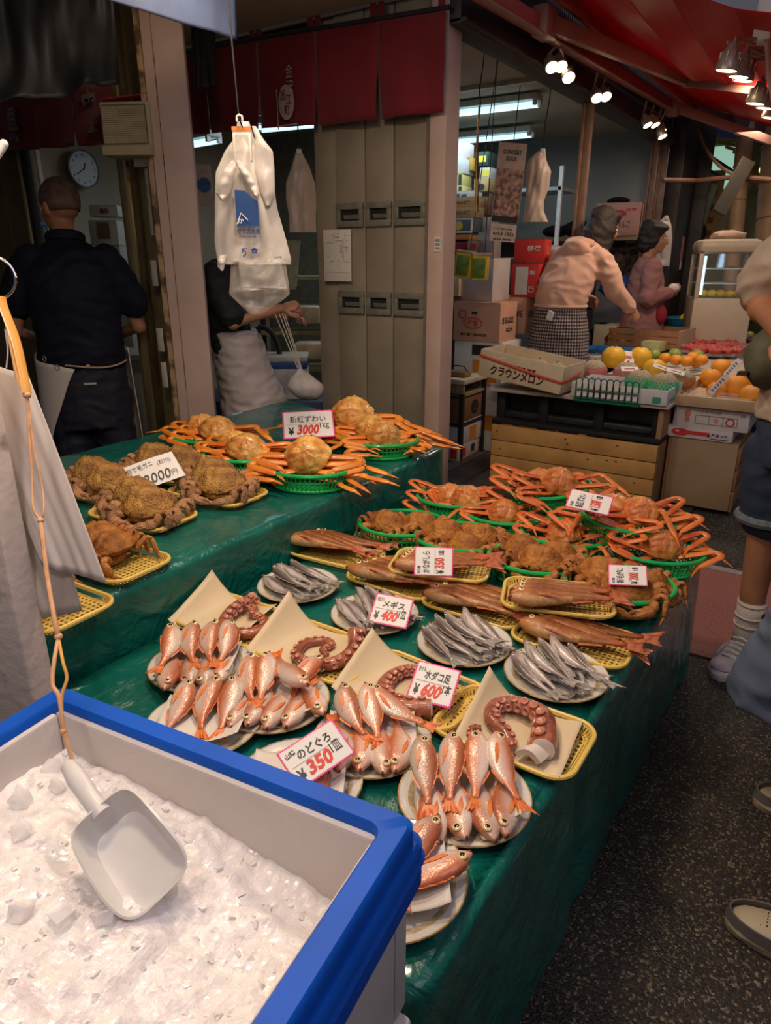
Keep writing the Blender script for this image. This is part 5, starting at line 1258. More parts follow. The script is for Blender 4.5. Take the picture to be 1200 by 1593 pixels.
for lb, pts in (('thin hooked wire hanging from the fruit shop ceiling at left', [(-2.2013,4.4334,2.6384), (-2.1891,4.3937,2.5288), (-2.1793,4.3364,2.3826), (-2.1581,4.3185,2.3095), (-2.1418,4.2655,2.1633), (-2.0466,4.1212,1.6883)]),):
    q = M(); q.tube(pts, .004, 6); o = tag(q.build('hanging_wire', DARKM), lb, 'wire')
q = M(); q.tube([(-2.161,4.3087,2.2912), (-2.1223,4.2147,2.0172), (-2.0564,4.1148,1.6883)], .006, 6); tag(q.build('orange_strap', BAND), 'orange strap hanging beside the wire in the fruit shop', 'strap')

PRINTS = {}
def carton(label, c, size, rz, col, prints=(), open_top=False, cat='box', group=None, name='cardboard_box', wall=.008, lid=None):
    """c: centre of the base; prints: (face, kind, u, v, w, h, colour or words)"""
    t = thing(name, label, cat, c, rz, group); w_, d_, h_ = size
    m_ = mt('carton_%d_%d_%d' % tuple(int(x * 255) for x in col), col, .7, var=.08, scale=5)
    q = M()
    if open_top:
        for cc, dd in (((0, -d_ / 2 + wall / 2, h_ / 2), (w_, wall, h_)), ((0, d_ / 2 - wall / 2, h_ / 2), (w_, wall, h_)), ((-w_ / 2 + wall / 2, 0, h_ / 2), (wall, d_ - 2 * wall, h_)), ((w_ / 2 - wall / 2, 0, h_ / 2), (wall, d_ - 2 * wall, h_)), ((0, 0, wall / 2), (w_ - 2 * wall, d_ - 2 * wall, wall))): q.box(cc, dd)
    else:
        q.box((0, 0, h_ / 2), (w_, d_, h_))
    q.build('carton_body', m_, t, bevel=.004)
    if not open_top:
        q = M(); q.box((-w_ * .01, -d_ * .25, h_ + .002), (w_ * .99, d_ * .49, .004)); q.build('flap', m_, t); q = M(); q.box((0, d_ * .25, h_ + .002), (w_ * .99, d_ * .49, .004)); q.build('flap', m_, t)
    if lid: q = M(); q.box((0, 0, h_ - .02), (w_ + .012, d_ + .012, .05)); q.build('lid', mt('lid_%d' % int(lid[0] * 255), lid, .6), t, bevel=.003)
    by = {}
    for face, kind, u, v, pw, ph, what in prints:
        key = what if kind != 'text' else 'txt%s' % (what[1],)
        q = by.setdefault((str(key), kind), [M(), what]) [0]; s = len(q.v)
        if kind == 'rect': q.box((0, 0, 0), (pw, .002, ph))
        elif kind == 'ring':
            q.tube([(pw / 2 * math.cos(2 * PI * i / 28), 0, ph / 2 * math.sin(2 * PI * i / 28)) for i in range(29)], .004, 6, cap=False, up=(0, 1, 0))
        elif kind == 'disc': q.ell((0, 0, 0), (pw / 2, .0015, ph / 2), 18, 6)
        elif kind == 'text':
            write(q, what[0], -pw / 2, -ph / 2, ph, 0, wid=pw, bold=.03)
            for i in range(s, len(q.v)): q.v[i] = (q.v[i][0], -.0005, q.v[i][1])
        for i in range(s, len(q.v)):
            x, y, z = q.v[i]
            if face == 'f': q.v[i] = (u * w_ / 2 + x, -d_ / 2 - .0015 + y, h_ / 2 + v * h_ / 2 + z)
            else: q.v[i] = (w_ / 2 + .0015 - y, u * d_ / 2 + x, h_ / 2 + v * h_ / 2 + z)
    for (key, kind), (q, what) in by.items():
        cc = what if kind != 'text' else what[1]
        o = q.build('printed_lettering' if kind == 'text' else 'printed_mark', mt('print_%d_%d_%d' % tuple(int(x * 255) for x in cc), cc, .6, var=.04), t, smooth=False); tag(o, kind='stuff')
    return t
RD, BK, WH, ORG, GRY = (.55, .03, .025), (.02, .015, .012), (.66, .63, .60), (.66, .22, .02), (.25, .22, .2)
TAN, PNK, CRM = (.48, .30, .17), (.60, .33, .22), (.60, .47, .29)
def pair(a, b): return ((a[0] + b[0]) / 2, (a[1] + b[1]) / 2)
# stack behind the corner post
x_ = -2.32
carton('salmon-pink carton with a red oval and a hand hole', (-2.36, 4.95, .845), (.38, .30, .275), .0, PNK, [('f', 'ring', -.15, -.05, .15, .075, RD), ('f', 'text', -.15, -.05, .085, .045, ('紅甘', RD)), ('f', 'ring', -.62, .40, .06, .06, RD), ('f', 'rect', -.10, .48, .045, .018, BK), ('f', 'text', -.1, -.66, .22, .022, ('果実農業協同組合', BK)), ('r', 'text', -.1, .10, .20, .05, ('まるはま', BK)), ('r', 'ring', .1, -.40, .10, .02, BK)])
carton('salmon-pink carton behind the one with the red oval', (-2.33, 5.40, .87), (.33, .28, .27), .0, PNK, [('r', 'text', 0, .1, .18, .05, ('まるはま', BK)), ('f', 'text', .6, .1, .08, .05, ('浜', BK))])
carton('white carton with black label under the pink one', (-2.34, 4.98, .42), (.40, .34, .42), .0, WH, [('f', 'rect', .35, .72, .24, .075, BK), ('f', 'text', .35, .72, .08, .05, ('愛', WH)), ('f', 'rect', .30, -.0, .20, .16, ORG), ('f', 'text', .2, .05, .14, .03, ('みかん', WH)), ('r', 'rect', 0, .0, .2, .14, ORG), ('f', 'text', .1, -.45, .2, .04, ('さくら', RD)), ('r', 'text', 0, -.6, .2, .06, ('果物', RD))])
carton('white carton with orange squares at the bottom of the stack', (-2.33, 4.98, .022), (.40, .34, .395), .0, WH, [('f', 'rect', .5, .1, .12, .12, ORG), ('f', 'text', -.2, .2, .12, .10, ('柿', GRY)), ('f', 'text', -.2, -.5, .15, .04, ('サクラ', RD)), ('r', 'rect', -.3, .2, .12, .16, ORG), ('r', 'text', .5, .2, .08, .12, ('品', RD))])
carton('red and white carton with a golden diamond', (-2.20, 5.40, 1.145), (.22, .26, .24), .0, RD, [('r', 'rect', 0, 0, .18, .03, BK), ('r', 'disc', 0, .4, .10, .08, ORG), ('r', 'disc', 0, -.5, .10, .08, ORG), ('f', 'rect', -.2, 0, .10, .20, WH), ('f', 'text', .4, .5, .08, .03, ('山梨', WH)), ('f', 'text', .4, -.5, .08, .05, ('ぶどう', WH))])
carton('white paper-wrapped carton between red cartons and leafy packs', (-2.45, 5.05, 1.125), (.32, .30, .30), .0, (.52, .48, .47))
t = carton('tilted red carton lid standing open above the diamond carton', (-2.22, 5.45, 1.40), (.24, .20, .16), .12, RD, [('r', 'rect', 0, 0, .12, .06, (.62, .10, .06)), ('f', 'text', .3, .2, .10, .05, ('特選', WH))])
# low stack right behind the post
tb = thing('side_shelf', 'white-topped side shelf with a ragged cloth edge behind the post', 'shelf', (-2.55, 4.62, 0))
q = M(); q.box((0, 0, .60), (.62, .42, .035)); q.build('shelf_top', mt('shelf_white', (.50, .45, .36), .6), tb, bevel=.004)
q = M(); q.box((.0, -.19, .55), (.60, .02, .07)); q.box((.0, 0, .50), (.58, .36, .02)); q.build('lower_board', mt('shelf_tan', (.32, .22, .13), .6), tb)
for sx in (-.28, .28):
    for sy in (-.18, .18): q = M(); q.box((sx, sy, .29), (.03, .03, .59)); q.build('leg', DARKM, tb)
carton('dark brown carton with a rainbow arch under the side shelf', (-2.50, 4.60, .305), (.46, .34, .17), 0, (.20, .095, .04), [('r', 'disc', .3, 0, .12, .11, BK), ('f', 'text', .4, .2, .16, .04, ('メロン', RD)), ('r', 'disc', .3, -.15, .06, .05, ORG)])
carton('white carton with navy band and orange label under the side shelf', (-2.50, 4.62, .135), (.46, .36, .165), 0, (.54, .52, .53), [('f', 'rect', 0, .78, .46, .03, (.02, .03, .06)), ('r', 'rect', 0, .78, .36, .03, (.02, .03, .06)), ('r', 'rect', .1, -.2, .10, .10, ORG), ('f', 'disc', .2, -.1, .07, .07, ORG), ('f', 'text', .6, -.7, .14, .02, ('富有柿', GRY))])
carton('white carton with a red square at the bottom of the side shelf', (-2.52, 4.58, .022), (.50, .40, .110), .05, (.48, .42, .42), [('f', 'rect', .85, .0, .05, .07, RD), ('r', 'rect', -.6, .0, .10, .07, RD), ('r', 'text', .3, 0, .08, .07, ('青', BK)), ('f', 'disc', .5, -.1, .10, .06, BK)])
q = M(); q.lathe([(0, 0), (.045, 0), (.05, .02), (.046, .07), (.02, .075), (.0, .075)], 18); o = q.build('yellow_jar', mt('jar_yellow', (.75, .58, .03), .4)); o.location = (-2.47, 4.50, .6185); tag(o, 'small yellow jar standing on the side shelf', 'jar')
bp_ = thing('brown_packet', 'flat brown packet tied on the side shelf', 'packet', (-2.36, 4.55, .6185)); q = M(); q.box((0, 0, .02), (.16, .10, .04)); q.build('packet_body', mt('packet_brown', (.22, .13, .06), .6), bp_, bevel=.012); q = M(); q.tube([(-.07, 0, .04), (-.04, 0, .075), (.04, 0, .075), (.07, 0, .04)], .005, 6); q.build('packet_handle', BLACK, bp_)
# cream bowl-shaped carton with a cone print on a shelf behind the post
carton('cream carton with a small cone print behind the corner post', (-2.68, 4.95, 1.16), (.30, .24, .12), 0, CRM, [('f', 'disc', .62, .1, .035, .05, TAN), ('f', 'rect', .62, -.4, .02, .03, TAN)])
carton('brown tray carton under the cream one', (-2.70, 4.98, 1.06), (.30, .24, .10), 0, (.16, .09, .045))
q = M(); q.box((-2.70, 5.02, .53), (.32, .34, 1.05)); tag(q.build('side_rack', DARKM), 'dark rack behind the corner post carrying small cartons', 'rack')
# leafy packs on the stack
for dx, lb, c_ in ((0, 'yellow-edged pack of green leaves, left of two above the pink carton', (-2.205,4.2675,1.3864)), (1, 'yellow pack of green leaves, right of two above the pink carton', (-2.0914,4.2721,1.3713))):
    t = thing('leaf_pack', lb, 'packet', c_, (0, .12 - .10 * dx, CY + .2)); q = M(); q.box((0, 0, 0), (.125 - .01 * dx, .03, .155)); q.build('pack', mt('pack_yellow', (.60, .44, .03), .5), t, bevel=.006)
    q = M(); q.box((-.012, -.014, -.006), (.085, .012, .120)); q.build('leaf_print', mt('leaf_green', (.12, .22, .015), .6, col2=(.05, .13, .01), scale=30), t, bevel=.004)
    q = M(); q.tube([(.03, .01, .08), (.03, .01, 2.66 - c_[2])], .003, 5); q.build('hanging_string', DARKM, t); q = M(); q.box((0, -.003, .082), (.13, .04, .012)); q.build('rail_strip', mt('strip_cream', (.55, .42, .25), .6), t)
# shelving on the left with stacked cartons, seen past the post
SH = [(-3.62, 6.7), (-3.05, 6.9)]
rk = thing('steel_shelving', 'grey steel shelving with cartons at the back left of the fruit shop', 'shelving', (-3.2, 6.8, 0))
for z in (.55, .98, 1.42, 2.02): q = M(); q.box((0, 0, z), (1.5, .45, .03)); q.build('shelf_board', mt('shelf_grey', (.30, .32, .32), .5), rk)
for sx in (-.74, .05, .74): q = M(); q.box((sx, -.21, 1.1), (.035, .03, 2.2)); q.build('shelf_upright', mt('upright_white', (.55, .58, .58), .5), rk)
rs = random.Random(9)
BXS = [('tall white carton at the top left of the shelving', 712, 238, 40, 24, WH), ('lower white carton at the top left of the shelving', 712, 262, 40, 20, (.6, .62, .62)), ('pale yellow carton, upper of two on the shelving', 712, 283, 32, 16, (.62, .52, .18)), ('pale yellow carton, lower of two on the shelving', 712, 301, 32, 18, (.62, .54, .22)),
       ('white carton with blue marks on the shelving', 720, 306, 42, 12, (.55, .56, .58)), ('brown flat carton with a dark letter, upper of two', 728, 317, 48, 15, (.46, .32, .14)), ('brown flat carton with a dark letter, lower of two', 728, 332, 48, 15, (.44, .30, .13)),
       ('white crate with a yellow emblem on a dark face', 722, 352, 46, 20, (.08, .11, .13)), ('dark carton with a yellow label at the top of the shelving', 756, 250, 24, 20, (.02, .05, .04)), ('ochre carton beside the orange strap', 736, 258, 14, 18, (.48, .30, .05)), ('white-framed carton below the yellow label', 762, 272, 18, 16, (.5, .52, .55)), ('tan carton with a dark arch beside the poster', 756, 290, 24, 18, (.50, .36, .16)), ('brown carton beside the poster', 756, 322, 26, 26, (.22, .10, .035)), ('white slotted carton below the brown one', 757, 352, 24, 24, (.46, .40, .40)),
       ('dark carton low on the shelving', 715, 372, 40, 10, (.03, .03, .03)), ('orange packet low on the shelving', 728, 370, 22, 6, (.6, .25, .04)), ('deep red carton low on the shelving', 710, 385, 46, 14, (.30, .01, .03)), ('small tan carton with red print low on the shelving', 744, 384, 16, 16, (.46, .30, .22)), ('white bag-like parcel below the poster', 762, 380, 22, 34, (.48, .43, .42))]
POS = {712238: (-3.3268,6.2322,2.3267), 712262: (-3.3005,6.1923,2.1952), 712283: (-3.2774,6.1573,2.08), 712301: (-3.2576,6.1273,1.9814), 720306: (-3.1177,6.0109,1.9413), 728317: (-3.0554,5.8956,1.8749), 728332: (-3.0396,5.8716,1.7959), 722352: (-3.0278,5.8334,1.6906), 756250: (-3.124,6.404,2.2676), 736258: (-3.2133,6.3258,2.2234), 762272: (-3.0702,6.3865,2.1461), 756290: (-3.0554,6.2869,2.0417), 756322: (-2.9628,6.141,1.8592), 757352: (-2.9303,6.0918,1.6973), 715372: (-3.1148,5.9232,1.5895), 728370: (-2.9561,5.775,1.5944), 710385: (-3.0239,5.6962,1.5161), 744384: (-2.7717,5.6083,1.518), 762380: (-2.693,5.6646,1.5281)}
for lb, x, y, w_, h_, c_ in BXS:
    p = POS[x * 1000 + y]; s = 6.1 / 1080; w2, h2 = w_ * s, h_ * s; pr = []
    if 'dark letter' in lb: pr = [('f', 'text', -.55, 0, .05, .05, ('A', (.1, .12, .10))), ('f', 'text', .2, 0, .13, .03, ('旬の果実', (.4, .06, .03)))]
    if 'emblem' in lb: pr = [('f', 'disc', 0, 0, .075, .075, (.5, .42, .05)), ('f', 'rect', 0, .92, .26, .012, WH), ('f', 'rect', 0, -.92, .26, .012, WH), ('f', 'rect', .92, 0, .02, .12, WH)]
    if 'pale yellow' in lb: pr = [('f', 'rect', -.1, 0, .09, .05, (.6, .62, .55)), ('f', 'rect', .8, 0, .03, .09, (.03, .05, .03))]
    if 'yellow label' in lb: pr = [('f', 'rect', .1, 0, .08, .05, (.55, .48, .05))]
    if 'arch' in lb: pr = [('f', 'disc', 0, -.3, .07, .06, BK)]
    if 'red print' in lb: pr = [('f', 'rect', 0, 0, .05, .05, RD)]
    if 'blue marks' in lb: pr = [('f', 'rect', -.2, 0, .04, .03, (.05, .10, .3)), ('f', 'rect', .3, 0, .05, .02, (.05, .07, .1))]
    carton(lb, (p[0], p[1], p[2] - h2 / 2), (w2, .25, h2), .12, tuple(v * .8 for v in c_), pr, group='cartons on the steel shelving')
# hanging poster with a crowd picture
ps = thing('hanging_poster', 'tall hanging poster with a dark crowd picture and a white lower sheet', 'poster', (-2.4734,5.495,1.9764), (0, R(4), CY + .12)); s = 5.4 / 1080
q = M(); q.tube([(0, 0, 55 * s), (0, 0, 2.66 - ps.location.z)], .004, 6); q.build('hanging_cord', DARKM, ps)
q = M(); q.box((0, 0, 0), (44 * s, .006, 112 * s)); q.build('poster_sheet', mt('poster_grey', (.36, .28, .25), .6), ps)
q = M(); q.box((0, -.004, -14 * s), (42 * s, .003, 68 * s)); q.build('crowd_picture', mt('crowd_print', (.04, .02, .035), .6, col2=(.42, .26, .20), scale=26, detail=6), ps)
q = M(); q.box((0, -.004, -52 * s), (42 * s, .003, 9 * s)); q.build('dark_band', BLACK, ps)
print_on(ps, [('CONCERT', -15 * s, 40 * s, 6.5 * s, 30 * s, .04), ('SOUL', -9 * s, 31 * s, 6.5 * s, 18 * s, .04)], INKB, -.005)
q = M(); q.box((0, -.002, -72 * s), (42 * s, .005, 26 * s)); q.build('lower_sheet', mt('poster_lower', (.42, .35, .32), .6), ps)
print_on(ps, [('ご予約', -16 * s, -68 * s, 3 * s, 30 * s, .03), ('6/13 (日)', -17 * s, -77 * s, 6 * s, 34 * s, .04), ('当日 前売', -16 * s, -83 * s, 3 * s, 30 * s, .03)], INKB, -.006, 'small_lettering')
# shelf with the pink carton and dark bags further right
s2 = thing('wall_shelf', 'pale wooden wall shelf at the back of the fruit shop', 'shelf', (-2.9, 7.75, 1.62)); q = M(); q.box((0, 0, 0), (1.9, .45, .04)); q.build('shelf_board', mt('shelf_wood', (.42, .30, .17), .6), s2)
for sx in (-.9, -.3, .3, .9): q = M(); q.box((sx, .1, -.12), (.03, .2, .2)); q.build('shelf_bracket', DARKM, s2)
carton('pink fruit carton with red oval on the wall shelf', ((-2.2084,7.65,2.1019)[0], 7.65, 1.64), (.42, .34, .30), .15, (.55, .30, .27), [('f', 'disc', .0, .35, .17, .07, RD), ('f', 'text', 0, -.3, .26, .07, ('長野県りんご', (.2, .06, .05))), ('f', 'text', .6, .6, .10, .03, ('日本', RD))])
for lb, px_, w_, h_ in (('black bag slumped on the wall shelf', (-2.6517,7.7,2.1276), .34, .16), ('black bag on top of the pink fruit carton', (-2.2505,7.7,2.236), .22, .07), ('black case on the wall shelf at left', (-2.8883,7.7,2.0777), .28, .12)):
    q = M(); q.ell((0, 0, h_ / 2), (w_ / 2, .14, h_ / 2), 14, 8, fn=lambda p: Vector((p.x * (1 + .2 * nz(p, 2)), p.y, p.z * (1 + .2 * nz(p, 3))))); o = q.build('black_bag', BLACK); o.location = (px_[0], px_[1], 1.94 if 'top of' in lb else 1.64); tag(o, lb, 'bag')
# things along the back of the fruit shop behind the women
q = M(); q.box((-2.3, 7.92, 1.32), (.70, .03, .50)); tag(q.build('dark_picture_sheet', MATS['crowd_print']), 'dark mottled picture sheet behind the woman in the hoodie', 'poster')
q = M(); q.box((-2.2, 7.90, .95), (.80, .03, .50)); tag(q.build('grey_notice_board', mt('board_grey', (.26, .25, .26), .6)), 'grey notice board behind the woman in the pink smock', 'board')
q = M(); q.box((0, 0, 0), (.11, .02, .14)); o = q.build('blue_cloth_tag', mt('cloth_blue', (.015, .02, .12), .7)); o.location = (-2.2434,7.86,1.6121); tag(o, 'small dark blue cloth pinned above the notice board', 'cloth')
t = thing('blue_bag', 'crumpled blue bag between the two women', 'bag', (-2.0047,7.2,1.1571)); q = M(); q.ell((0, 0, 0), (.20, .12, .11), 16, 9, fn=lambda p: p * (1 + .3 * nz(p, 2.5))); q.build('bag_body', mt('bag_bright_blue', (.01, .05, .25), .45), t)
carton('dark green carton with a pale fruit print behind the hoodie woman', ((-2.144,6.9,0.9156)[0] - .02, 6.9, .62), (.34, .26, .22), .1, (.015, .06, .02), [('f', 'disc', 0, 0, .09, .14, (.5, .3, .22))])
carton('white and green carton beside the dark green one', ((-1.9671,6.9,0.9345)[0] - .02, 6.86, .62), (.20, .26, .22), .1, (.46, .42, .30), [('f', 'disc', .3, -.1, .05, .05, RD)])
carton('dark green carton under the hoodie woman\'s hand', ((-1.8721,6.9,0.8972)[0] + .03, 6.9, .62), (.22, .26, .20), .1, (.02, .07, .02), [('f', 'disc', .2, 0, .05, .07, (.5, .4, .3))])
bn = thing('back_bench', 'low wooden bench carrying the green cartons', 'bench', (-2.30, 6.9, 0)); q = M(); q.box((0, 0, .60), (.80, .36, .04)); q.build('bench_top', mt('bench_wood', (.20, .12, .05), .6), bn)
for sx in (-.36, .36): q = M(); q.box((sx, 0, .29), (.05, .3, .58)); q.build('leg', DARKM, bn)
for lb, px_ in (('clear plastic sacks bundled beside the hoodie woman', (-2.4769,6.4056,1.4387)), ('pale folded cloths below the plastic sacks', (-2.4039,6.232,1.2226))):
    t = thing('plastic_sack', lb, 'sack', px_); q = M(); q.ell((0, 0, 0), (.20, .16, .11), 16, 9, fn=lambda p: p * (1 + .3 * nz(p + Vector(px_), 2.5))); q.build('sack_body', mt('sack_grey', (.30, .28, .26), .4, var=.3, scale=9), t)
sh3 = thing('side_counter', 'pale counter boards with sacks at the left of the hoodie woman', 'counter', ((-2.4939,6.4734,1.3276)[0], (-2.4939,6.4734,1.3276)[1], 0))
for z in (.78, 1.0, 1.28): q = M(); q.box((0, 0, z), (.8, .5, .03)); q.build('counter_board', MATS['shelf_wood'], sh3)
for sx in (-.38, .38): q = M(); q.box((sx, .1, .65), (.04, .3, 1.3)); q.build('counter_leg', DARKM, sh3)

# middle opening: shelves, bucket, cool box, bench
ms = thing('kitchen_shelf', 'dark back shelves with boards behind the bag holding worker', 'shelf', ((-3.7827,4.5876,1.2905)[0], (-3.7827,4.5876,1.2905)[1], 0), CY)
for z in (.55, .85, 1.05, 1.28): q = M(); q.box((0, .1, z), (.9, .35, .025)); q.build('shelf_board', mt('board_yellowish', (.34, .29, .15), .6), ms)
for sx in (-.42, .42): q = M(); q.box((sx, .25, .72), (.04, .04, 1.45)); q.build('shelf_upright', DARKM, ms)
t = thing('steel_bucket', 'pale steel bucket on the back shelf behind the bags', 'bucket', (-3.7009,4.222,1.2052)); q = M(); q.lathe([(0, 0), (.08, 0), (.10, .20), (.125, .34), (.132, .345), (.128, .33), (.09, .02), (0, .015)], 24); q.build('bucket_body', mt('bucket_steel', (.34, .36, .27), .35, metal=.4), t)
t = thing('cool_box', 'white cool box with a blue band behind the worker', 'cool box', ((-3.373,3.7308,0.7524)[0], (-3.373,3.7308,0.7524)[1], .50), CY + .05); q = M(); q.box((0, 0, .13), (.42, .30, .26)); q.build('box_body', mt('coolbox_white', (.46, .42, .40), .6), t, bevel=.01); q = M(); q.box((0, 0, .235), (.43, .31, .05)); q.build('blue_band', mt('coolbox_blue', (.02, .06, .22), .5), t, bevel=.006); q = M(); q.box((0, 0, .275), (.43, .31, .035)); q.build('lid', mt('coolbox_lid', (.50, .46, .38), .6), t, bevel=.01)
q = M(); q.box((0, 0, .25), (1.3, .5, .50)); o = q.build('blue_bench', mt('bench_blue', (.03, .06, .13), .6), bevel=.01); o.location = ((-3.3374,3.8,0.5648)[0], (-3.3374,3.8,0.5648)[1], 0); o.rotation_euler = (0, 0, CY); tag(o, 'dark blue bench carrying the cool box', 'bench')
t = thing('paper_stack', 'pale folded sacks on the bench at the right of the cool box', 'paper', (-3.3922,4.1124,0.7794), CY); q = M(); q.box((0, 0, 0), (.22, .2, .12)); q.build('stack', mt('sack_paper', (.44, .38, .26), .7, var=.2, scale=9), t, bevel=.02)
t = thing('rice_bags', 'pale cloth packs on the middle shelf', 'packet', (-3.5828,4.3436,1.0132), CY); q = M(); q.box((0, 0, 0), (.20, .15, .14)); q.build('pack_body', mt('pack_pale', (.42, .38, .28), .7, var=.2, scale=12), t, bevel=.03)
ht = thing('hand_truck', 'black curved hand truck handle behind the worker', 'hand truck', (0, 0, 0)); q = M(); q.tube(curve([(-3.5311,3.7233,0.9741), (-3.4747,3.7531,0.957), (-3.4062,3.7647,0.8803), (-3.3418,3.7329,0.7098), (-3.2668,3.6522,0.4113), (-3.2118,3.577,0.1555)]), .018, 10); q.build('handle', BLACK, ht); q = M(); q.tube([(-3.5311,3.7233,0.9741), (-3.5152,3.6827,0.5648), (-3.4329,3.5663,0.1732)], .018, 10); q.build('rail', BLACK, ht)
# drawstring bag held by the worker
db = thing('drawstring_bag', 'white drawstring bag dangling on long cords', 'bag', (-2.5927,3.091,0.7358), CY); s = 4.0 / 1080
q = M(); q.ell((0, 0, 0), (.105, .07, .085), 28, 18, fn=lambda p: Vector((p.x * (1 - .72 * max(0, p.z) ** 1.3) * (1 + .10 * math.sin(9 * math.atan2(p.y, p.x)) * max(0, p.z)) - .25 * p.z, p.y * (1 - .6 * max(0, p.z)), p.z * (1 + .15 * max(0, p.z)) + .06 * nz(p, 3)))); q.build('pouch', mt('pouch_cloth', (.50, .44, .42), .7, bump=.2, bscale=20), db)
for dx in (-14, -6, 0, 4): q = M(); q.tube([(dx * .3 * s - .02, 0, .09), ((-28 + dx) * .55 * s, 0, 60 * s), ((-30 + dx * .8) * s, 0, 108 * s)], .003, 6); q.build('cord', mt('cord_white', (.50, .44, .38), .7), db)
# left doorway: cartons and a white work table behind the man
carton('white carton with a pink fruit picture on the stack behind the man', (-4.648,3.4327,1.7046), (.20, .2, .07), CY, (.50, .52, .46), [('f', 'disc', .2, 0, .04, .04, (.4, .10, .10)), ('f', 'disc', -.1, 0, .03, .04, (.05, .08, .05))])
carton('white carton torn on the side, middle of the stack behind the man', (-4.6019,3.3797,1.5132), (.20, .2, .16), CY, (.46, .46, .42), [('f', 'rect', 0, .2, .09, .11, (.16, .10, .05))])
carton('grey carton at the bottom of the stack behind the man', (-4.5215,3.3417,1.3043), (.16, .2, .20), CY, (.34, .34, .32))
wt = thing('work_table', 'pale work cabinet at the right of the man', 'cabinet', ((-4.0273,2.9851,0.6161)[0], (-4.0273,2.9851,0.6161)[1], 0), CY); q = M(); q.box((0, 0, .42), (.6, .4, .84)); q.build('cabinet_body', mt('cabinet_pale', (.34, .33, .28), .6), wt, bevel=.008); q = M(); q.box((0, -.003, .83), (.62, .42, .03)); q.build('cabinet_top', mt('cabinet_top', (.48, .46, .40), .5), wt)
q = M(); q.box((0, 0, 0), (.07, .05, .05)); o = q.build('blue_packet', mt('packet_blue', (.06, .18, .40), .5), bevel=.008); o.location = (-3.9227,2.9934,0.7693); tag(o, 'small blue and white packet on the cabinet behind the man', 'packet')
lr = thing('low_rack', 'dark rack under the deep red carton in front of the steel shelving', 'rack', (-2.92, 5.72, 0))
for x, z, w_ in ((-.14, 1.468, .40), (.24, 1.415, .30)): q = M(); q.box((x, 0, z), (w_, .30, .02)); q.build('rack_board', DARKM, lr)
for x in (-.30, .34): q = M(); q.box((x, .12, .70), (.03, .03, 1.40)); q.build('rack_leg', DARKM, lr)
q = M(); q.box((0, 0, .645), (.20, .22, 1.29)); o = q.build('narrow_cabinet', mt('cabinet_pale', (.34, .33, .28), .6), bevel=.006); o.location = (-4.5215,3.3417,1.3043); o.location.z = 0; o.rotation_euler = (0, 0, CY); tag(o, 'narrow pale cabinet carrying the cartons behind the man', 'cabinet')

# ---------------------------------------------------------------- fruit stand on the street
PLK = mt('pine_plank', (.40, .20, .055), .5, col2=(.56, .31, .10), scale=5, rand=.12, bump=.05, bscale=30)
KNOT = mt('plank_knot', (.16, .06, .02), .6)
fs_ = thing('fruit_stand', 'low fruit stand with a pine plank front and black steel top frame', 'display stand', (0, 0, 0))
Y0 = 4.10
for k in range(4):
    z = .052 + k * .104; q = M(); q.box((-1.345, Y0, z), (1.04, .022, .098)); o = q.build('plank', PLK, fs_, bevel=.003)
    rr = random.Random(k + 3)
    for j in range(4):
        q = M(); q.ell((-1.83 + rr.random() * .98, Y0 - .011, z + rr.uniform(-.03, .03)), (.008, .0015, .006), 10, 5); q.build('knot', KNOT, o)
for x in (-1.85, -1.34, -.85): q = M(); q.box((x, Y0 + .035, .21), (.05, .05, .42)); q.build('stand_post', DARKM, fs_)
q = M(); q.box((-1.345, Y0 + .30, .435), (1.06, .60, .03)); q.build('dark_shelf', BLACK, fs_, bevel=.004)
q = M(); q.box((-1.345, Y0 + .10, .475), (1.00, .06, .04)); q.box((-1.345, Y0 + .16, .55), (1.00, .02, .11)); q.build('black_frame', DARKM, fs_, bevel=.006)
for x in (-1.84, -1.55, -1.2, -.86): q = M(); q.box((x, Y0 + .20, .53), (.06, .3, .19)); q.build('frame_bracket', BLACK, fs_, bevel=.01)
q = M(); q.box((-1.34, Y0 + .33, .640), (1.10, .72, .022)); q.build('top_board', mt('stand_top', (.42, .36, .30), .6), fs_, bevel=.004)
for y in (5.2, 6.2, 7.2, 8.6):
    q = M(); q.box((-1.02, y, .32), (1.10, .05, .60)); q.build('stand_rib', DARKM, fs_)
q = M(); q.box((-.95, 6.80, .625), (1.02, 4.25, .03)); q.build('rear_board', MATS['stand_top'], fs_, bevel=.004)
q = M(); q.box((-.835, 4.42, .33), (.03, .62, .64)); q.build('side_board', mt('stand_side', (.30, .16, .08), .6), fs_, bevel=.003)

# cream melon carton leaning at the left
mc = carton('long open cream carton with dark lettering and a red strap', (-1.665, 4.17, .700), (.56, .34, .165), R(-1), (.58, .47, .31), [('f', 'text', -.05, -.35, .36, .062, ('クラウンメロン', (.05, .008, .006))), ('f', 'text', .10, .20, .16, .022, ('静岡産 温室', (.12, .02, .01))), ('f', 'disc', -.42, .62, .03, .010, WH), ('f', 'disc', -.2, .15, .02, .010, WH)], True)
mc.rotation_euler = (0, R(7), R(-3))
q = M(); q.tube([(-.28, -.176, .125), (-.1, -.178, .108), (.1, -.178, .085), (.28, -.176, .072), (.285, -.1, .075), (.285, .1, .1)], .009, 8, flat=.35, up=(0, 1, 0)); q.build('red_strap', mt('strap_red', (.58, .09, .05), .5), mc)
MEL = mt('netted_melon', (.34, .27, .17), .6, col2=(.48, .40, .27), scale=60, bump=.5, bscale=180)
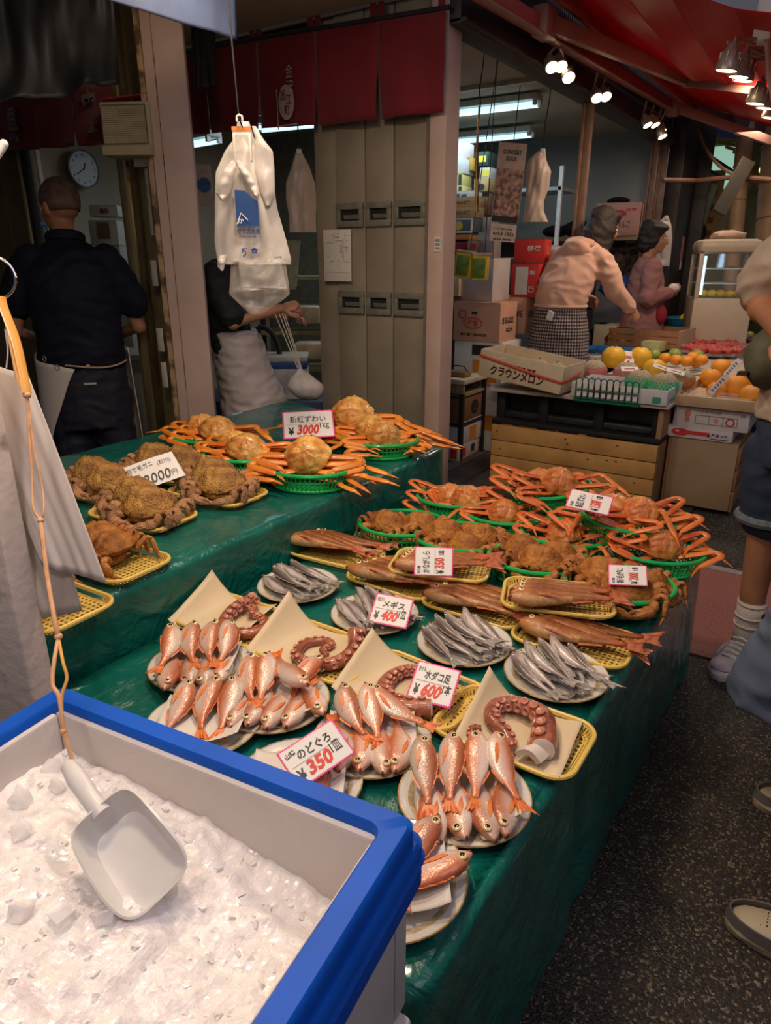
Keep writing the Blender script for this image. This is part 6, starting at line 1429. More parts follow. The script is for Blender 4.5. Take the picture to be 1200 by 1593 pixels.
def fruit(kind, label, c, r, mat, rz=0, group=None, sq=.93, cat='fruit', stem=True):
    t = thing(kind, label, cat, c, rz, group)
    q = M(); q.ell((0, 0, 0), (r, r, r * sq), 20, 13, fn=lambda p: Vector((p.x, p.y, p.z - .10 * math.exp(-((p.x ** 2 + p.y ** 2) / .05)) * (1 if p.z > 0 else -1)))); q.build('flesh', mat, t)
    if stem: q = M(); q.tube([(0, 0, r * sq * .86), (r * .03, 0, r * sq * 1.0), (r * .10, 0, r * sq * 1.08)], [r * .07, r * .05, r * .07], 7); q.build('stem', mt('stem_brown', (.18, .16, .05), .7), t)
    return t
def net(t, r, sq, mat, lo=-1.15, hi=.45, n=26):
    """foam net sleeve: two sets of strands crossing on the fruit"""
    vs, fs = [], []; m_ = 9
    for i in range(m_ + 1):
        a = lo + (hi - lo) * i / m_; rr_ = r * 1.05 * math.cos(a)
        vs += [(rr_ * math.cos(2 * PI * (j + .5 * (i % 2)) / n), rr_ * math.sin(2 * PI * (j + .5 * (i % 2)) / n), r * sq * 1.05 * math.sin(a)) for j in range(n)]
    for i in range(m_ - 1):
        for j in range(n):
            o = i % 2; fs.append((i * n + j, (i + 1) * n + (j + o) % n, (i + 2) * n + j, (i + 1) * n + (j + o - 1) % n))
    q = lattice(vs, fs, r * .045, 0); q.build('foam_net', mat, t, solid=r * .05)
NETG = mt('net_green', (.10, .52, .26), .7); NETP = mt('net_pink', (.62, .22, .20), .7); NETW = mt('net_cream', (.66, .55, .40), .7); NETO = mt('net_orange', (.55, .22, .08), .7)
YELM = mt('yellow_melon', (.78, .44, .02), .45, var=.08, scale=6, bump=.1); ORF = mt('orange_skin', (.80, .30, .015), .42, var=.06, scale=9, bump=.3, bscale=260)
BLKM = mt('watermelon_skin', (.012, .020, .012), .35, var=.4, scale=9)
fruit('netted_melon', 'brown netted melon in the cream carton', (-1.62, 4.20, .775), .068, MEL)
fruit('netted_melon', 'netted melon near the right end of the cream carton', (-1.50, 4.19, .765), .066, MEL)
fruit('watermelon', 'small dark watermelon behind the cream carton', (-1.7543,5.2589,0.72), .085, BLKM, sq=.85)
# white tray carton with melons and green wire fence
wc = carton('white melon carton with green netted melons on the stand corner', (-1.075, 4.235, .652), (.55, .36, .085), R(-1), (.58, .54, .55), [('f', 'rect', .80, -.35, .045, .035, (.03, .28, .13)), ('f', 'rect', -.3, -.1, .18, .018, (.25, .08, .25)), ('r', 'rect', 0, -.5, .26, .018, (.10, .40, .25))], True)
gf = thing('wire_fence', 'green looped wire fence in front of the melon carton', 'fence', (0, 0, 0)); GRW = mt('green_wire', (.004, .12, .060), .4)
n = 11; xs_ = [-1.315 + .36 * i / (n - 1) for i in range(n)]; yf = 4.030
for i in range(n - 1):
    a, b = xs_[i], xs_[i + 1]; q = M(); q.tube([(a, yf, .645)] + [(a + (b - a) * .5 * (1 - math.cos(PI * k / 6)), yf, .755 + .020 * math.sin(PI * k / 6)) for k in range(7)] + [(b, yf, .645)], .0034, 6); q.build('wire_loop', GRW, gf)
for z in (.655, .700): q = M(); q.tube([(xs_[0], yf - .004, z), (xs_[-1], yf - .004, z)], .0034, 6); q.build('wire_rail', GRW, gf)
q = M(); q.box((-1.135, yf + .012, .640), (.38, .03, .012)); q.build('wire_foot', GRW, gf)
for i in range(n - 1):
    for z, h_ in ((.727, .032), (.677, .026)):
        q = M(); q.box(((xs_[i] + xs_[i + 1]) / 2, yf + .006, z), (.022, .002, h_)); o = q.build('white_tag', CARD, gf)
for lb, c, r, m_, nm in (('netted melon in pink net at the left of the melon carton', (-1.3837,4.5702,0.735), .080, MEL, NETP), ('netted melon in pink net second in the melon carton', (-1.1821,4.6049,0.735), .078, MEL, NETP), ('melon in a mint green net, left of two at the carton front', (-1.0288,4.3248,0.73), .080, MEL, NETG), ('melon in a mint green net, right of two at the carton corner', (-0.8778,4.2624,0.73), .083, MEL, NETG), ('melon in an orange net behind the green ones', (-0.8174,4.4837,0.735), .070, MEL, NETO)):
    t = fruit('netted_melon', lb, c, r, m_, 0, 'melons in foam nets'); net(t, r, .93, nm)
for lb, c, r in (('spiky yellow melon behind the pink nets', (-1.3943,5.038,0.77), .085), ('yellow melon with a pale label', (-1.2391,5.1403,0.77), .080), ('yellow melon in a cream net', (-1.0291,4.6688,0.76), .075)):
    fruit('yellow_melon', lb, c, r, YELM, 0, 'yellow melons')
for lb, c, w_, h_, e in (('square paper label leaning on the yellow melons', (-1.301,5.0537,0.775), .09, .10, (.9, .1, .4)), ('pink-printed paper label on the melons', (-1.0958,4.3318,0.8), .10, .05, (.4, 0, .4)), ('tilted white label on the cream net melon', (-0.9316,4.4206,0.81), .10, .045, (.35, .3, .2)), ('second tilted white label by the carton edge', (-0.8407,4.378,0.8), .10, .04, (.4, .25, .2))):
    t = thing('paper_label', lb, 'label', c, e); q = M(); q.box((0, 0, 0), (w_, h_, .002)); q.build('sheet', CARD, t); q = M(); q.box((0, 0, .0015), (w_ * .6, h_ * .25, .0005)); q.build('printed_line', mt('label_print', (.45, .12, .12), .6), t)
# wooden tray with large oranges, cartons and crate at the right
ct_ = thing('wooden_crate', 'tall plain wooden crate under the orange tray', 'crate', (0, 0, 0)); CRW = mt('crate_wood', (.30, .19, .10), .55, col2=(.38, .25, .14), scale=3, rand=.1); CRR = mt('crate_side', (.28, .13, .055), .55, var=.2, scale=4)
q = M(); q.box((-.61, 4.285, .235), (.36, .02, .40)); o = q.build('front_panel', CRW, ct_, bevel=.003); 
for k in range(3): q = M(); q.box((-.425, 4.53, .09 + k * .13), (.02, .48, .122)); q.build('side_slat', CRR, ct_, bevel=.003)
q = M(); q.box((-.80, 4.53, .235), (.02, .48, .40)); q.build('side_panel', CRR, ct_)
q = M(); q.box((-.61, 4.53, .43), (.36, .48, .015)); q.build('top_panel', CRW, ct_)
carton('flat white carton with a red swirl on the wooden crate', (-.65, 4.45, .440), (.36, .36, .062), 0, (.56, .50, .50), [('f', 'disc', -.55, .05, .10, .045, RD), ('f', 'rect', -.1, .1, .16, .022, RD), ('f', 'disc', -.62, .15, .05, .028, WH), ('f', 'text', .62, .1, .085, .020, ('紅ほっぺ', BK)), ('f', 'disc', .30, -.1, .018, .018, BK), ('f', 'rect', .62, -.6, .085, .004, BK)])
carton('white carton with small red pictures and a table print', (-.60, 4.46, .504), (.40, .36, .120), 0, (.58, .52, .52), [('f', 'disc', -.62, .35, .035, .05, (.55, .18, .14)), ('f', 'disc', -.62, -.25, .03, .03, (.55, .18, .14)), ('f', 'text', -.05, .62, .13, .018, ('くだものの店', GRY)), ('f', 'rect', .15, .25, .22, .004, GRY), ('f', 'rect', .15, -.55, .22, .004, GRY), ('f', 'rect', -.40, -.15, .004, .05, GRY), ('f', 'rect', -.03, -.15, .004, .05, GRY), ('f', 'rect', .33, -.15, .004, .05, GRY), ('f', 'rect', .70, -.15, .004, .05, GRY), ('f', 'ring', .52, -.15, .04, .04, RD), ('f', 'disc', .15, -.12, .03, .03, (.6, .25, .2)), ('f', 'text', .75, .55, .06, .016, ('等級', GRY))])
wtray = thing('wooden_tray', 'shallow wooden tray holding large oranges and clear boxes', 'tray', (-.58, 4.66, .632)); TRW = mt('tray_wood', (.50, .34, .19), .5, var=.1, scale=4)
for c, d in (((0, -.42, .03), (.46, .02, .06)), ((0, .42, .03), (.46, .02, .06)), ((-.22, 0, .03), (.02, .82, .06)), ((.22, 0, .03), (.02, .82, .06))): q = M(); q.box(c, d); q.build('tray_side', TRW, wtray, bevel=.003)
q = M(); q.box((0, 0, .006), (.44, .82, .012)); q.build('tray_floor', TRW, wtray)
CLRP = mt('clear_plastic', (.85, .80, .74), .12, trans=.75, ior=1.2, alpha=.6)
def clear_tray(label, c, w_, d_, rz=0):
    t = thing('clear_box', label, 'box', c, rz); q = M()
    for cc, dd in (((0, -d_ / 2, .02), (w_, .003, .04)), ((0, d_ / 2, .02), (w_, .003, .04)), ((-w_ / 2, 0, .02), (.003, d_, .04)), ((w_ / 2, 0, .02), (.003, d_, .04)), ((0, 0, .002), (w_, d_, .003))): q.box(cc, dd)
    q.build('box_wall', CLRP, t); q = M(); q.tube([(w_ / 2 * x, d_ / 2 * y, .041) for x, y in ((-1, -1), (1, -1), (1, 1), (-1, 1), (-1, -1))], .004, 6); q.build('box_lip', CLRP, t)
clear_tray('clear plastic box at the front left of the orange tray', (-.69, 4.36, .650), .15, .13); clear_tray('clear plastic box at the front right of the orange tray', (-.50, 4.36, .650), .18, .13)
for lb, c, r in (('single large orange at the left of the wooden tray', (-0.7284,4.9202,0.7), .066), ('orange half hidden at the middle of the wooden tray', (-0.6321,4.5596,0.68), .058), ('largest orange in the middle of the wooden tray', (-0.5477,4.6365,0.7), .080), ('large orange at the front right of the wooden tray', (-0.4268,4.4311,0.69), .070), ('large orange behind at the right of the wooden tray', (-0.4925,4.8663,0.72), .078), ('orange at the back right by the forearm', (-0.5322,5.5656,0.73), .06), ('orange in cellophane behind the price slip', (-0.7297,5.2967,0.72), .066)):
    fruit('large_orange', lb, c, r, ORF, 0, 'large oranges in the wooden tray')
for lb, c, e in (('long price slip standing by the left oranges', (-0.6173,4.4871,0.73), (1.1, .75, .3)), ('long price slip standing by the cellophane orange', (-0.6349,5.1116,0.75), (1.1, .7, .3))):
    t = thing('price_slip', lb, 'label', c, e); q = M(); q.box((0, 0, 0), (.035, .15, .004)); q.build('slip', CARD, t); q = M(); [q.box((0, -.05 + .022 * k, .0025), (.018, .012, .001)) for k in range(5)]; tag(q.build('printed_marks', mt('slip_print', (.20, .16, .30), .6), t), kind='stuff')
# rows further back: small oranges, green fruit, red packs
GREENF = mt('green_fruit', (.22, .32, .05), .45, var=.15); REDP = mt('red_berry', (.50, .05, .035), .35, var=.25, scale=20); LEM = mt('lemon_skin', (.78, .55, .03), .42, var=.06)
rr = random.Random(21)
for lb, c, r, m_, g in [('small orange, %s of the row behind the labels' % o_, p, .045, ORF, 'small oranges behind the labels') for o_, p in (('leftmost', (-1.1503,5.5224,0.73)), ('second', (-1.059,5.4565,0.73)), ('third', (-0.9782,5.4283,0.73)), ('fourth', (-0.9465,5.6305,0.7)), ('fifth', (-0.8763,5.3986,0.75)), ('rightmost', (-0.9574,5.5094,0.75)))] + [('green fruit behind the yellow melons', (-1.2454,5.5869,0.74), .05, GREENF, None), ('green fruit behind the small oranges at left', (-1.1238,5.7125,0.74), .05, GREENF, None), ('green fruit behind the small oranges at right', (-0.9656,5.7266,0.74), .05, GREENF, None), ('orange near the blue bowl at left', (-1.1818,8.2291,0.73), .07, ORF, None), ('orange near the blue bowl in the middle', (-1.0851,8.0879,0.72), .06, ORF, None), ('orange near the blue bowl at right', (-1.0138,8.1715,0.73), .08, ORF, None), ('lemon at the left of the blue bowl', (-1.6399,8.0576,0.72), .07, LEM, None), ('lemon on the left of the blue bowl fruit', (-1.4741,7.8545,0.84), .075, LEM, None), ('lemon on top of the blue bowl', (-1.3526,7.6058,0.88), .080, LEM, None), ('red apple on the basket behind the blue bowl at top', (-1.3768,8.2093,0.88), .07, REDP, None), ('red apple on the basket behind the blue bowl at right', (-1.3163,8.2592,0.84), .07, REDP, None)]:
    fruit('fruit_piece', lb, c, r, m_, 0, g, .9)
bw = thing('blue_bowl', 'blue plastic bowl of lemons in the fruit row', 'bowl', (-1.4521,8.003,0.655)); q = M(); q.lathe([(0, 0), (.17, 0), (.19, .02), (.235, .15), (.245, .19), (.235, .185), (.185, .03), (0, .02)], 30); q.build('bowl_body', mt('bowl_blue', (.02, .20, .36), .4, var=.1), bw)
q = M(); q.tube([(.243 * math.cos(2 * PI * i / 30), .243 * math.sin(2 * PI * i / 30), .188) for i in range(31)], .007, 6, cap=False); q.build('bowl_rim', MATS['bowl_blue'], bw)
bs = thing('wicker_basket', 'brown wicker basket of apples behind the blue bowl', 'basket', (-1.4323,8.9779,0.66)); q = M(); q.lathe([(0, 0), (.15, 0), (.20, .13), (.19, .13), (.14, .02), (0, .02)], 24); q.build('basket_body', mt('wicker', (.30, .15, .06), .7, var=.3, scale=60, bump=.6, bscale=90), bs)
def pack(label, c, rz, m_, n, w_=.17, d_=.13, r=.018, group=None):
    t = thing('fruit_pack', label, 'fruit pack', c, rz, group); q = M(); q.box((0, 0, .012), (w_, d_, .024)); q.build('pack_tray', CLRP, t, bevel=.006)
    q = M()
    for k in range(n): q.ell((rr.uniform(-.42, .42) * w_, rr.uniform(-.40, .40) * d_, .034 + rr.uniform(0, .012)), r * rr.uniform(.8, 1.15), 8, 6)
    tag(q.build('berries', m_, t), kind='stuff'); q = M(); q.sheet(lambda u, v: ((u - .5) * w_, (v - .5) * d_, .060 + .006 * nz((u * 3 + c[0] * 9, v * 3, 0), 2)), 8, 8); q.build('film', mt('pack_film', (.9, .85, .8), .1, alpha=.25, bump=.4, bscale=40), t); return t
PK = [(-1.3829,6.8492,0.66), (-1.3891,7.3447,0.66), (-1.2666,7.1063,0.66), (-1.2541,7.5006,0.66), (-1.1228,7.0207,0.66), (-1.1188,7.4572,0.66), (-0.9903,7.1081,0.66), (-1.0244,7.5852,0.66), (-1.0144,6.7004,0.66), (-0.8792,6.8976,0.66), (-1.0115,6.4449,0.66), (-0.9393,6.4925,0.66), (-0.883,6.5797,0.66), (-1.1265,6.6265,0.66)]
relabel([pack('x', c, .1 * (k % 3), REDP, 26, .26, .20, .027, 'red fruit packs') for k, c in enumerate(PK)], 'film-wrapped pack of red fruit, %s from left on the fruit stand')
DKB = mt('dark_berry', (.10, .03, .04), .35, var=.3)
relabel([pack('x', c, .2 * k, DKB, 24, .22, .17, .022, 'dark fruit packs') for k, c in enumerate(((-0.8319,6.9288,0.66), (-0.7313,6.782,0.66), (-0.8552,7.5024,0.66)))], 'film-wrapped pack of dark fruit, %s from left beside the red packs')
GRAPE = mt('pale_grape', (.52, .42, .14), .35, var=.2)
relabel([pack('x', c, .1 * k, GRAPE, 20, .26, .2, .03, 'pale fruit packs') for k, c in enumerate(((-1.2795,7.9823,0.66), (-1.1514,8.1427,0.66), (-0.9924,8.0969,0.66)))], 'film-wrapped pack of pale fruit, %s from left by the blue bowl')
carton('blue fruit carton with an orange star, open top', (-1.5847,5.7342,0.66), (.46, .34, .09), R(-6), (.015, .14, .34), [('f', 'disc', -.3, 0, .06, .05, ORG)], True)
carton('white carton below the blue one', (-1.6351,5.4815,0.655), (.26, .2, .06), R(-4), (.46, .42, .42), [('f', 'disc', -.2, 0, .02, .02, BK)])
wcx = thing('wooden_crate', 'open slatted wooden crate behind the blue carton', 'crate', (-1.5723,6.8525,0.665), R(-6)); 
for z in (.03, .085, .14): 
    for y in (-.24, .24): q = M(); q.box((0, y, z), (.62, .016, .045)); q.build('side_slat', CRR, wcx)
for x in (-.30, .30): q = M(); q.box((x, 0, .085), (.02, .46, .15)); q.build('end_board', TRW, wcx)
q = M(); q.box((0, 0, .01), (.6, .46, .012)); q.build('crate_floor', CRR, wcx)
carton('pale green carton end beside the wooden crate', (-1.4588,6.5706,0.66), (.16, .3, .08), R(-6), (.46, .44, .20))
# tall white display fridge with glass sides
fg = thing('display_fridge', 'tall cream countertop display fridge with lit shelves', 'display fridge', ((-1.1431,7.4175,0.8653)[0], (-1.1431,7.4175,0.8653)[1], 0), CY - .25)
FRW = mt('fridge_white', (.58, .46, .32), .4, var=.03); s = 6.6 / 1080; fw_, fd_ = .50, .50
zb, zw, zt_, zc = .55, (-1.1868,7.4838,1.0836)[2], (-1.2333,7.6209,1.4683)[2], (-1.2472,7.6642,1.5889)[2]
q = M(); q.box((0, 0, (zw + .642) / 2), (fw_, fd_, zw - .642)); q.build('base_cabinet', FRW, fg, bevel=.012)
q = M(); q.box((0, 0, (zt_ + zc) / 2), (fw_ + .02, fd_ + .02, zc - zt_)); q.build('top_cap', FRW, fg, bevel=.05)
for x in (-1, 1):
    for y in (-1, 1): q = M(); q.box((x * (fw_ / 2 - .02), y * (fd_ / 2 - .02), (zw + zt_) / 2), (.04, .04, zt_ - zw)); q.build('corner_post', FRW, fg, bevel=.006)
GLS = mt('fridge_glass', (.85, .95, 1), .03, trans=.9, ior=1.05, alpha=.35)
for c, d in (((0, -fd_ / 2 + .01, (zw + zt_) / 2), (fw_ - .08, .006, zt_ - zw)), ((fw_ / 2 - .01, 0, (zw + zt_) / 2), (.006, fd_ - .08, zt_ - zw)), ((-fw_ / 2 + .01, 0, (zw + zt_) / 2), (.006, fd_ - .08, zt_ - zw))): q = M(); q.box(c, d); q.build('glass_pane', GLS, fg)
for k in (1, 2): q = M(); q.box((0, .02, zw + (zt_ - zw) * k / 3), (fw_ - .08, fd_ - .12, .012)); q.build('wire_shelf', mt('shelf_lit', (.6, .75, .8), .4), fg)
q = M(); q.tube([(-fw_ / 2 + .06, -fd_ / 2 + .06, zw + .03), (-fw_ / 2 + .06, -fd_ / 2 + .06, zt_ - .02)], .012, 8); q.build('lamp_tube', mt('fridge_lamp', (.6, .9, 1), .4, emit=(.55, .85, 1), es=1.6), fg)
q = M(); [q.ell((-.15 + .075 * k, -.08, zw + .04), (.045, .05, .035), 10, 7) for k in range(5)]; tag(q.build('yellow_fruit', LEM, fg), kind='stuff')
q = M(); q.ell((.0, 0, zc + .03), (.15, .12, .05), 14, 8, fn=lambda p: p * (1 + .3 * nz(p, 3))); q.build('cloth_on_top', mt('cloth_peach', (.50, .32, .22), .7), fg)

# ---------------------------------------------------------------- awning, rail and spot lamps
AWN = mt('red_awning', (.68, .006, .008), .42, var=.08, scale=2, bump=.05, bscale=3)
def translucent(m_, fac):
    nt = m_.node_tree; N = nt.nodes; L = nt.links; b = N['Principled BSDF']; t = N.new('ShaderNodeBsdfTranslucent'); x = N.new('ShaderNodeMixShader'); x.inputs[0].default_value = fac
    L.new(b.inputs['Base Color'].links[0].from_socket, t.inputs['Color']); L.new(b.outputs[0], x.inputs[1]); L.new(t.outputs[0], x.inputs[2]); L.new(x.outputs[0], N['Material Output'].inputs['Surface'])
translucent(AWN, .45); translucent(MATS['near_bag'], .3); translucent(MATS['near_bag_sheer'], .4); translucent(MATS['carrier_bag'], .25)
aw = thing('red_awning', 'large red awning cloth over the street at the top right', 'awning', (0, 0, 0))
A0, A1, A2, A3 = Vector((-1.78,3.9859,2.8543)), Vector((-1.78,8.4552,2.8774)), Vector((-0.7031,8.4,2.494)), Vector((-0.3431,3.3,2.2093))
NS = 5
for k in range(NS):
    q = M(); u0, u1 = k / NS, (k + 1) / NS
    q.sheet(lambda u, v: tuple((A0 * (1 - v) + A1 * v) * (1 - (u0 + (u1 - u0) * u)) + (A3 * (1 - v) + A2 * v) * (u0 + (u1 - u0) * u) + Vector((0, 0, -.05 * math.sin(PI * v) + .012 * math.sin(PI * u) + .01 * nz((u * 2 + k, v * 6, 0), 1)))), 8, 24); q.build('cloth_strip', AWN, aw, solid=.004)
PKM = mt('pink_metal', (.38, .20, .17), .45, var=.08, scale=4); RDM = mt('red_metal', (.42, .085, .065), .45, var=.1, scale=4)
ra = thing('awning_rail', 'long red and pink awning rail carrying spot lamps along the shop front', 'rail', (0, 0, 0))
r0, r1 = Vector((-1.74,3.35,2.5792)), Vector((-1.74,7.2836,2.6961)); d_ = (r1 - r0); ang = math.atan2(d_.y, d_.x)
def bar(name, a, b, w_, h_, mat, parent):
    a, b = Vector(a), Vector(b); q = M(); q.box((0, 0, 0), ((b - a).length, w_, h_)); me = q.xf(basis(b - a, (0, 0, 1), (a + b) / 2)); return q.build(name, mat, parent, bevel=.004)
bar('rail_profile', r0, r1, .05, .085, RDM, ra); bar('rail_lip', r0 + Vector((.03, 0, -.045)), r1 + Vector((.03, 0, -.045)), .04, .012, PKM, ra)
bar('rail_extension', r1, (-0.9,7.9439,2.4073), .05, .07, PKM, ra)
q = M(); q.box(tuple(Vector((-1.72,4.1746,2.6201))), (.10, .16, .15)); q.build('bracket', PKM, ra, bevel=.02); q = M(); q.box(tuple(Vector((-1.72,7.2056,2.6724))), (.10, .14, .13)); q.build('bracket', PKM, ra, bevel=.02)
bar('awning_arm', (-1.7,4.1617,2.6142), (-1.3991,6.2,2.6741), .05, .085, PKM, ra); bar('awning_arm', (-1.3991,6.2,2.6741), (-0.5334,5,2.3123), .05, .085, PKM, ra)
q = M(); q.box((-1.3899,6.2,2.6731), (.09, .09, .10)); q.build('arm_elbow', PKM, ra, bevel=.02)
e0 = Vector((-1.66,3.9095,2.7313)); bar('second_rail', e0, (-1.66,8.0145,2.7334), .03, .04, RDM, ra)
LAMPE = mt('lamp_face', (1, .9, .7), .4, emit=(1.0, .80, .48), es=7)
def spot(label, top, face, ax, group, r=.034):
    """stem from the rail, finned body, glowing face; ax: where it points"""
    t = thing('spot_lamp', label, 'lamp', tuple(face), 0, group); ax = Vector(ax).normalized(); top = Vector(top) - Vector(face)
    t.rotation_euler = (0, 0, 0); m_ = basis(ax.orthogonal(), ax)
    q = M(); q.lathe([(0, .004), (r * .92, .004)], 20, cap=False); q.xf(m_); q.build('lamp_face', LAMPE, t)
    q = M(); q.lathe([(r * .90, .006), (r, .004), (r * 1.02, -.006), (r * .9, -.03), (r * .62, -.065), (r * .45, -.09), (0, -.092)], 20); q.xf(m_); q.build('lamp_body', mt('lamp_shell', (.45, .36, .30), .35, metal=.4), t)
    for k in range(9): q = M(); a = 2 * PI * k / 9; q.box((math.cos(a) * r * .78, math.sin(a) * r * .78, -.035), (.012, .004, .05), (0, 0, a)); q.xf(m_); q.build('cooling_fin', MATS['lamp_shell'], t)
    e = ax * -.085; q = M(); q.tube([tuple(e), tuple(e * 1.3), tuple(top * .6 + e * .4 + Vector((0, 0, .01))), tuple(top)], .0075, 8); q.build('stem', PKM, t)
SP = [(((-1.74,4.4164,2.5656)), ((-1.74,4.3703,2.4554)), 'first of the three lamps nearest the corner post'), (((-1.74,4.5296,2.5761)), ((-1.74,4.5094,2.4848)), 'second of the three lamps nearest the corner post'), (((-1.7,4.3745,2.5453)), ((-1.7,4.5423,2.4304)), 'tilted front lamp of the group nearest the corner post'),
      (((-1.74,5.1704,2.5764)), ((-1.74,5.2044,2.4341)), 'left lamp of the middle pair on the rail'), (((-1.74,5.3515,2.5794)), ((-1.74,5.3903,2.4716)), 'right lamp of the middle pair on the rail'),
      (((-1.74,6.4141,2.6004)), ((-1.74,6.5293,2.4529)), 'first lamp at the far end of the rail'), (((-1.74,6.6574,2.6106)), ((-1.74,6.7686,2.4851)), 'second lamp at the far end of the rail'), (((-1.74,6.8968,2.6184)), ((-1.74,7.0059,2.4676)), 'third lamp at the far end of the rail'), (((-1.7,6.8903,2.6039)), ((-1.7,6.8872,2.4099)), 'lowest lamp at the far end of the rail')]
for k, (a, b, lb) in enumerate(SP): spot('lit spot lamp, ' + lb, a, b, (.45, -.55, -.75) if k < 5 else (.5, -.2, -.9), 'spot lamps on the rail', .040)
S2 = [(((-0.5784,3.682,2.2613)), ((-0.6578,3.5878,2.1654)), 'largest of the cluster at the right edge'), (((-0.5748,3.9482,2.2815)), ((-0.6523,3.8571,2.1898)), 'second of the cluster at the right edge'), (((-0.5957,4.2061,2.3199)), ((-0.673,4.1125,2.2223)), 'third of the cluster at the right edge'), (((-0.592,4.2834,2.1992)), ((-0.6222,4.2377,2.1401)), 'upper one of the row running off the right edge'), (((-0.5977,4.6779,2.2358)), ((-0.6325,4.6311,2.1811)), 'second of the row running off the right edge'), (((-0.6145,5.063,2.2672)), ((-0.6486,5.0071,2.1906)), 'third of the row running off the right edge')]
for k, (a, b, lb) in enumerate(S2): spot('lit finned spot lamp, ' + lb, a, b, (-.15, .0, -1), 'finned spot lamps at the right edge', .046)
lh = thing('lamp_hanger', 'pale bracket box and arms holding the lamps at the top right edge', 'bracket', (0, 0, 0)); q = M(); q.box((-0.5595,3.7363,2.3572), (.07, .10, .16)); q.build('bracket_box', WHITE, lh, bevel=.01); q = M(); q.tube([(-0.5386,3.7192,2.2865), (-0.5124,3.7093,2.1655), (-0.4372,3.6997,1.9421)], .012, 8); q.build('upright', PKM, lh)
for a, b in (((-0.5396,3.7208,2.2916), (-0.6768,3.6215,2.2714)), ((-0.5669,3.9675,2.3139), (-0.6706,3.885,2.2815)), ((-0.5906,4.2094,2.3199), (-0.6815,4.1419,2.3027))): q = M(); q.tube([a, b], .008, 8); q.build('arm', PKM, lh)

# ---------------------------------------------------------------- far end of the lane
BAM = mt('bamboo', (.40, .24, .12), .5, col2=(.50, .33, .19), scale=7, bump=.1)
def bamboo(label, a, b, r):
    a, b = Vector(a), Vector(b); t = thing('bamboo_pole', label, 'pole', (0, 0, 0)); q = M(); n = 7; pts, rs_ = [], []
    for k in range(n):
        for u, s in ((.0, .94), (.03, 1.08), (.06, .96), (.5, .97), (.97, .95)): pts.append(a.lerp(b, (k + u) / n)); rs_.append(r * s)
    q.tube(pts, rs_, 12); q.build('pole_shaft', BAM, t); return t
bamboo('thick bamboo pole behind the display fridge', (-1.1958,8.5631,0.649), (-1.3857,8.9562,3.0075), .085)
bamboo('thicker bamboo pole at the right edge of the lane', (-0.9107,9.0563,0.7645), (-1.1826,9.4485,3.2448), .14)
q = M(); q.box((-.2, 8.95, 1.6), (.06, 2.2, 3.2)); q.xf(Matrix.Rotation(R(0), 4, 'Z')); tag(q.build('wooden_wall', mt('lane_wood', (.17, .095, .06), .6, var=.2, scale=3)), 'brown wooden wall at the right end of the lane', 'wall'); 
q = M(); q.tube([(-1.7,7.0505,2.084), (-1.6025,8.0592,2.1549), (-1.2523,8.0411,2.1686), (-0.7072,7.8544,2.0855)], .022, 8); tag(q.build('cross_beam', mt('beam_brown', (.13, .055, .03), .6, var=.2)), 'brown wooden beam crossing the lane above the fridge', 'beam')
q = M(); q.tube(curve([(-1.7059,8.2161,2.6712), (-1.5945,8.1979,2.4611), (-1.4225,8.105,2.2803), (-1.2558,8.0464,2.1861), (-1.0725,8.0098,2.1172), (-0.7138,7.8644,2.1184)]), .016, 8); tag(q.build('twisted_rope', mt('rope_brown', (.14, .085, .06), .8, bump=.8, bscale=70)), 'twisted brown rope sagging across the lane', 'rope')
q = M(); q.box((0, 0, 0), (.13, .03, .50)); o = q.build('plank_sign', mt('sign_grey_wood', (.06, .05, .04), .7)); o.location = (-1.2316,7.8848,2.0713); o.rotation_euler = (0, R(24), CY); tag(o, 'grey weathered board leaning on the beam', 'board')
t = thing('yellow_banner', 'hanging yellow-brown banner with dark marks behind the beam', 'banner', (-1.7488,9.86,2.0175), 0); q = M(); q.box((0, 0, 0), (.20, .01, .80)); q.build('cloth', mt('banner_ochre', (.34, .20, .05), .7), t); q = M(); rr = random.Random(3); [q.box((rr.uniform(-.03, .03), -.007, .3 - .15 * k), (.06, .003, .07)) for k in range(5)]; tag(q.build('dark_marks', mt('banner_marks', (.16, .05, .03), .7), t), kind='stuff')
t = thing('paper_strips', 'pale green paper strips and cloth hanging behind the beam', 'banner', (-1.9266,9.84,2.1093), 0); q = M(); [q.box((-.14 + .09 * k, 0, .0 - .03 * k), (.07, .008, .5), (0, .2, 0)) for k in range(4)]; q.build('strips', mt('strip_green', (.34, .38, .24), .7), t)
q = M(); q.box((0, 0, 0), (1.5, .04, 3.4)); o = q.build('far_stall_wall', mt('far_stall', (.30, .26, .10), .7, var=.2, scale=3)); o.location = (-1.25, 9.9, 1.7); tag(o, 'dim yellow stall wall behind the display fridge', 'wall')
q = M(); q.box((0, 0, 0), (.62, .02, .46)); o = q.build('lit_window', mt('window_glow', (.6, .9, .75), .5, emit=(.45, .80, .62), es=.55)); o.location = (-1.8577,9.87,2.4477); tag(o, 'pale green lit window at the far end of the lane', 'window')
bar_ = thing('window_bars', 'dark slanting bars across the far lit window', 'bars', (0, 0, 0))
for a, b in (((-1.939,9.85,2.5345), (-1.83,9.85,2.3324)), ((-1.9924,9.85,2.5031), (-1.6364,9.85,2.3219)), ((-1.9397,9.85,2.6383), (-1.5024,9.85,2.3558))): bar('bar', a, b, .03, .03, DARKM, bar_)
SLAT = mt('ochre_slat', (.32, .17, .03), .6, var=.2)
sr = thing('slatted_canopy', 'ochre slatted canopy under a blue sheet at the far end', 'canopy', (0, 0, 0))
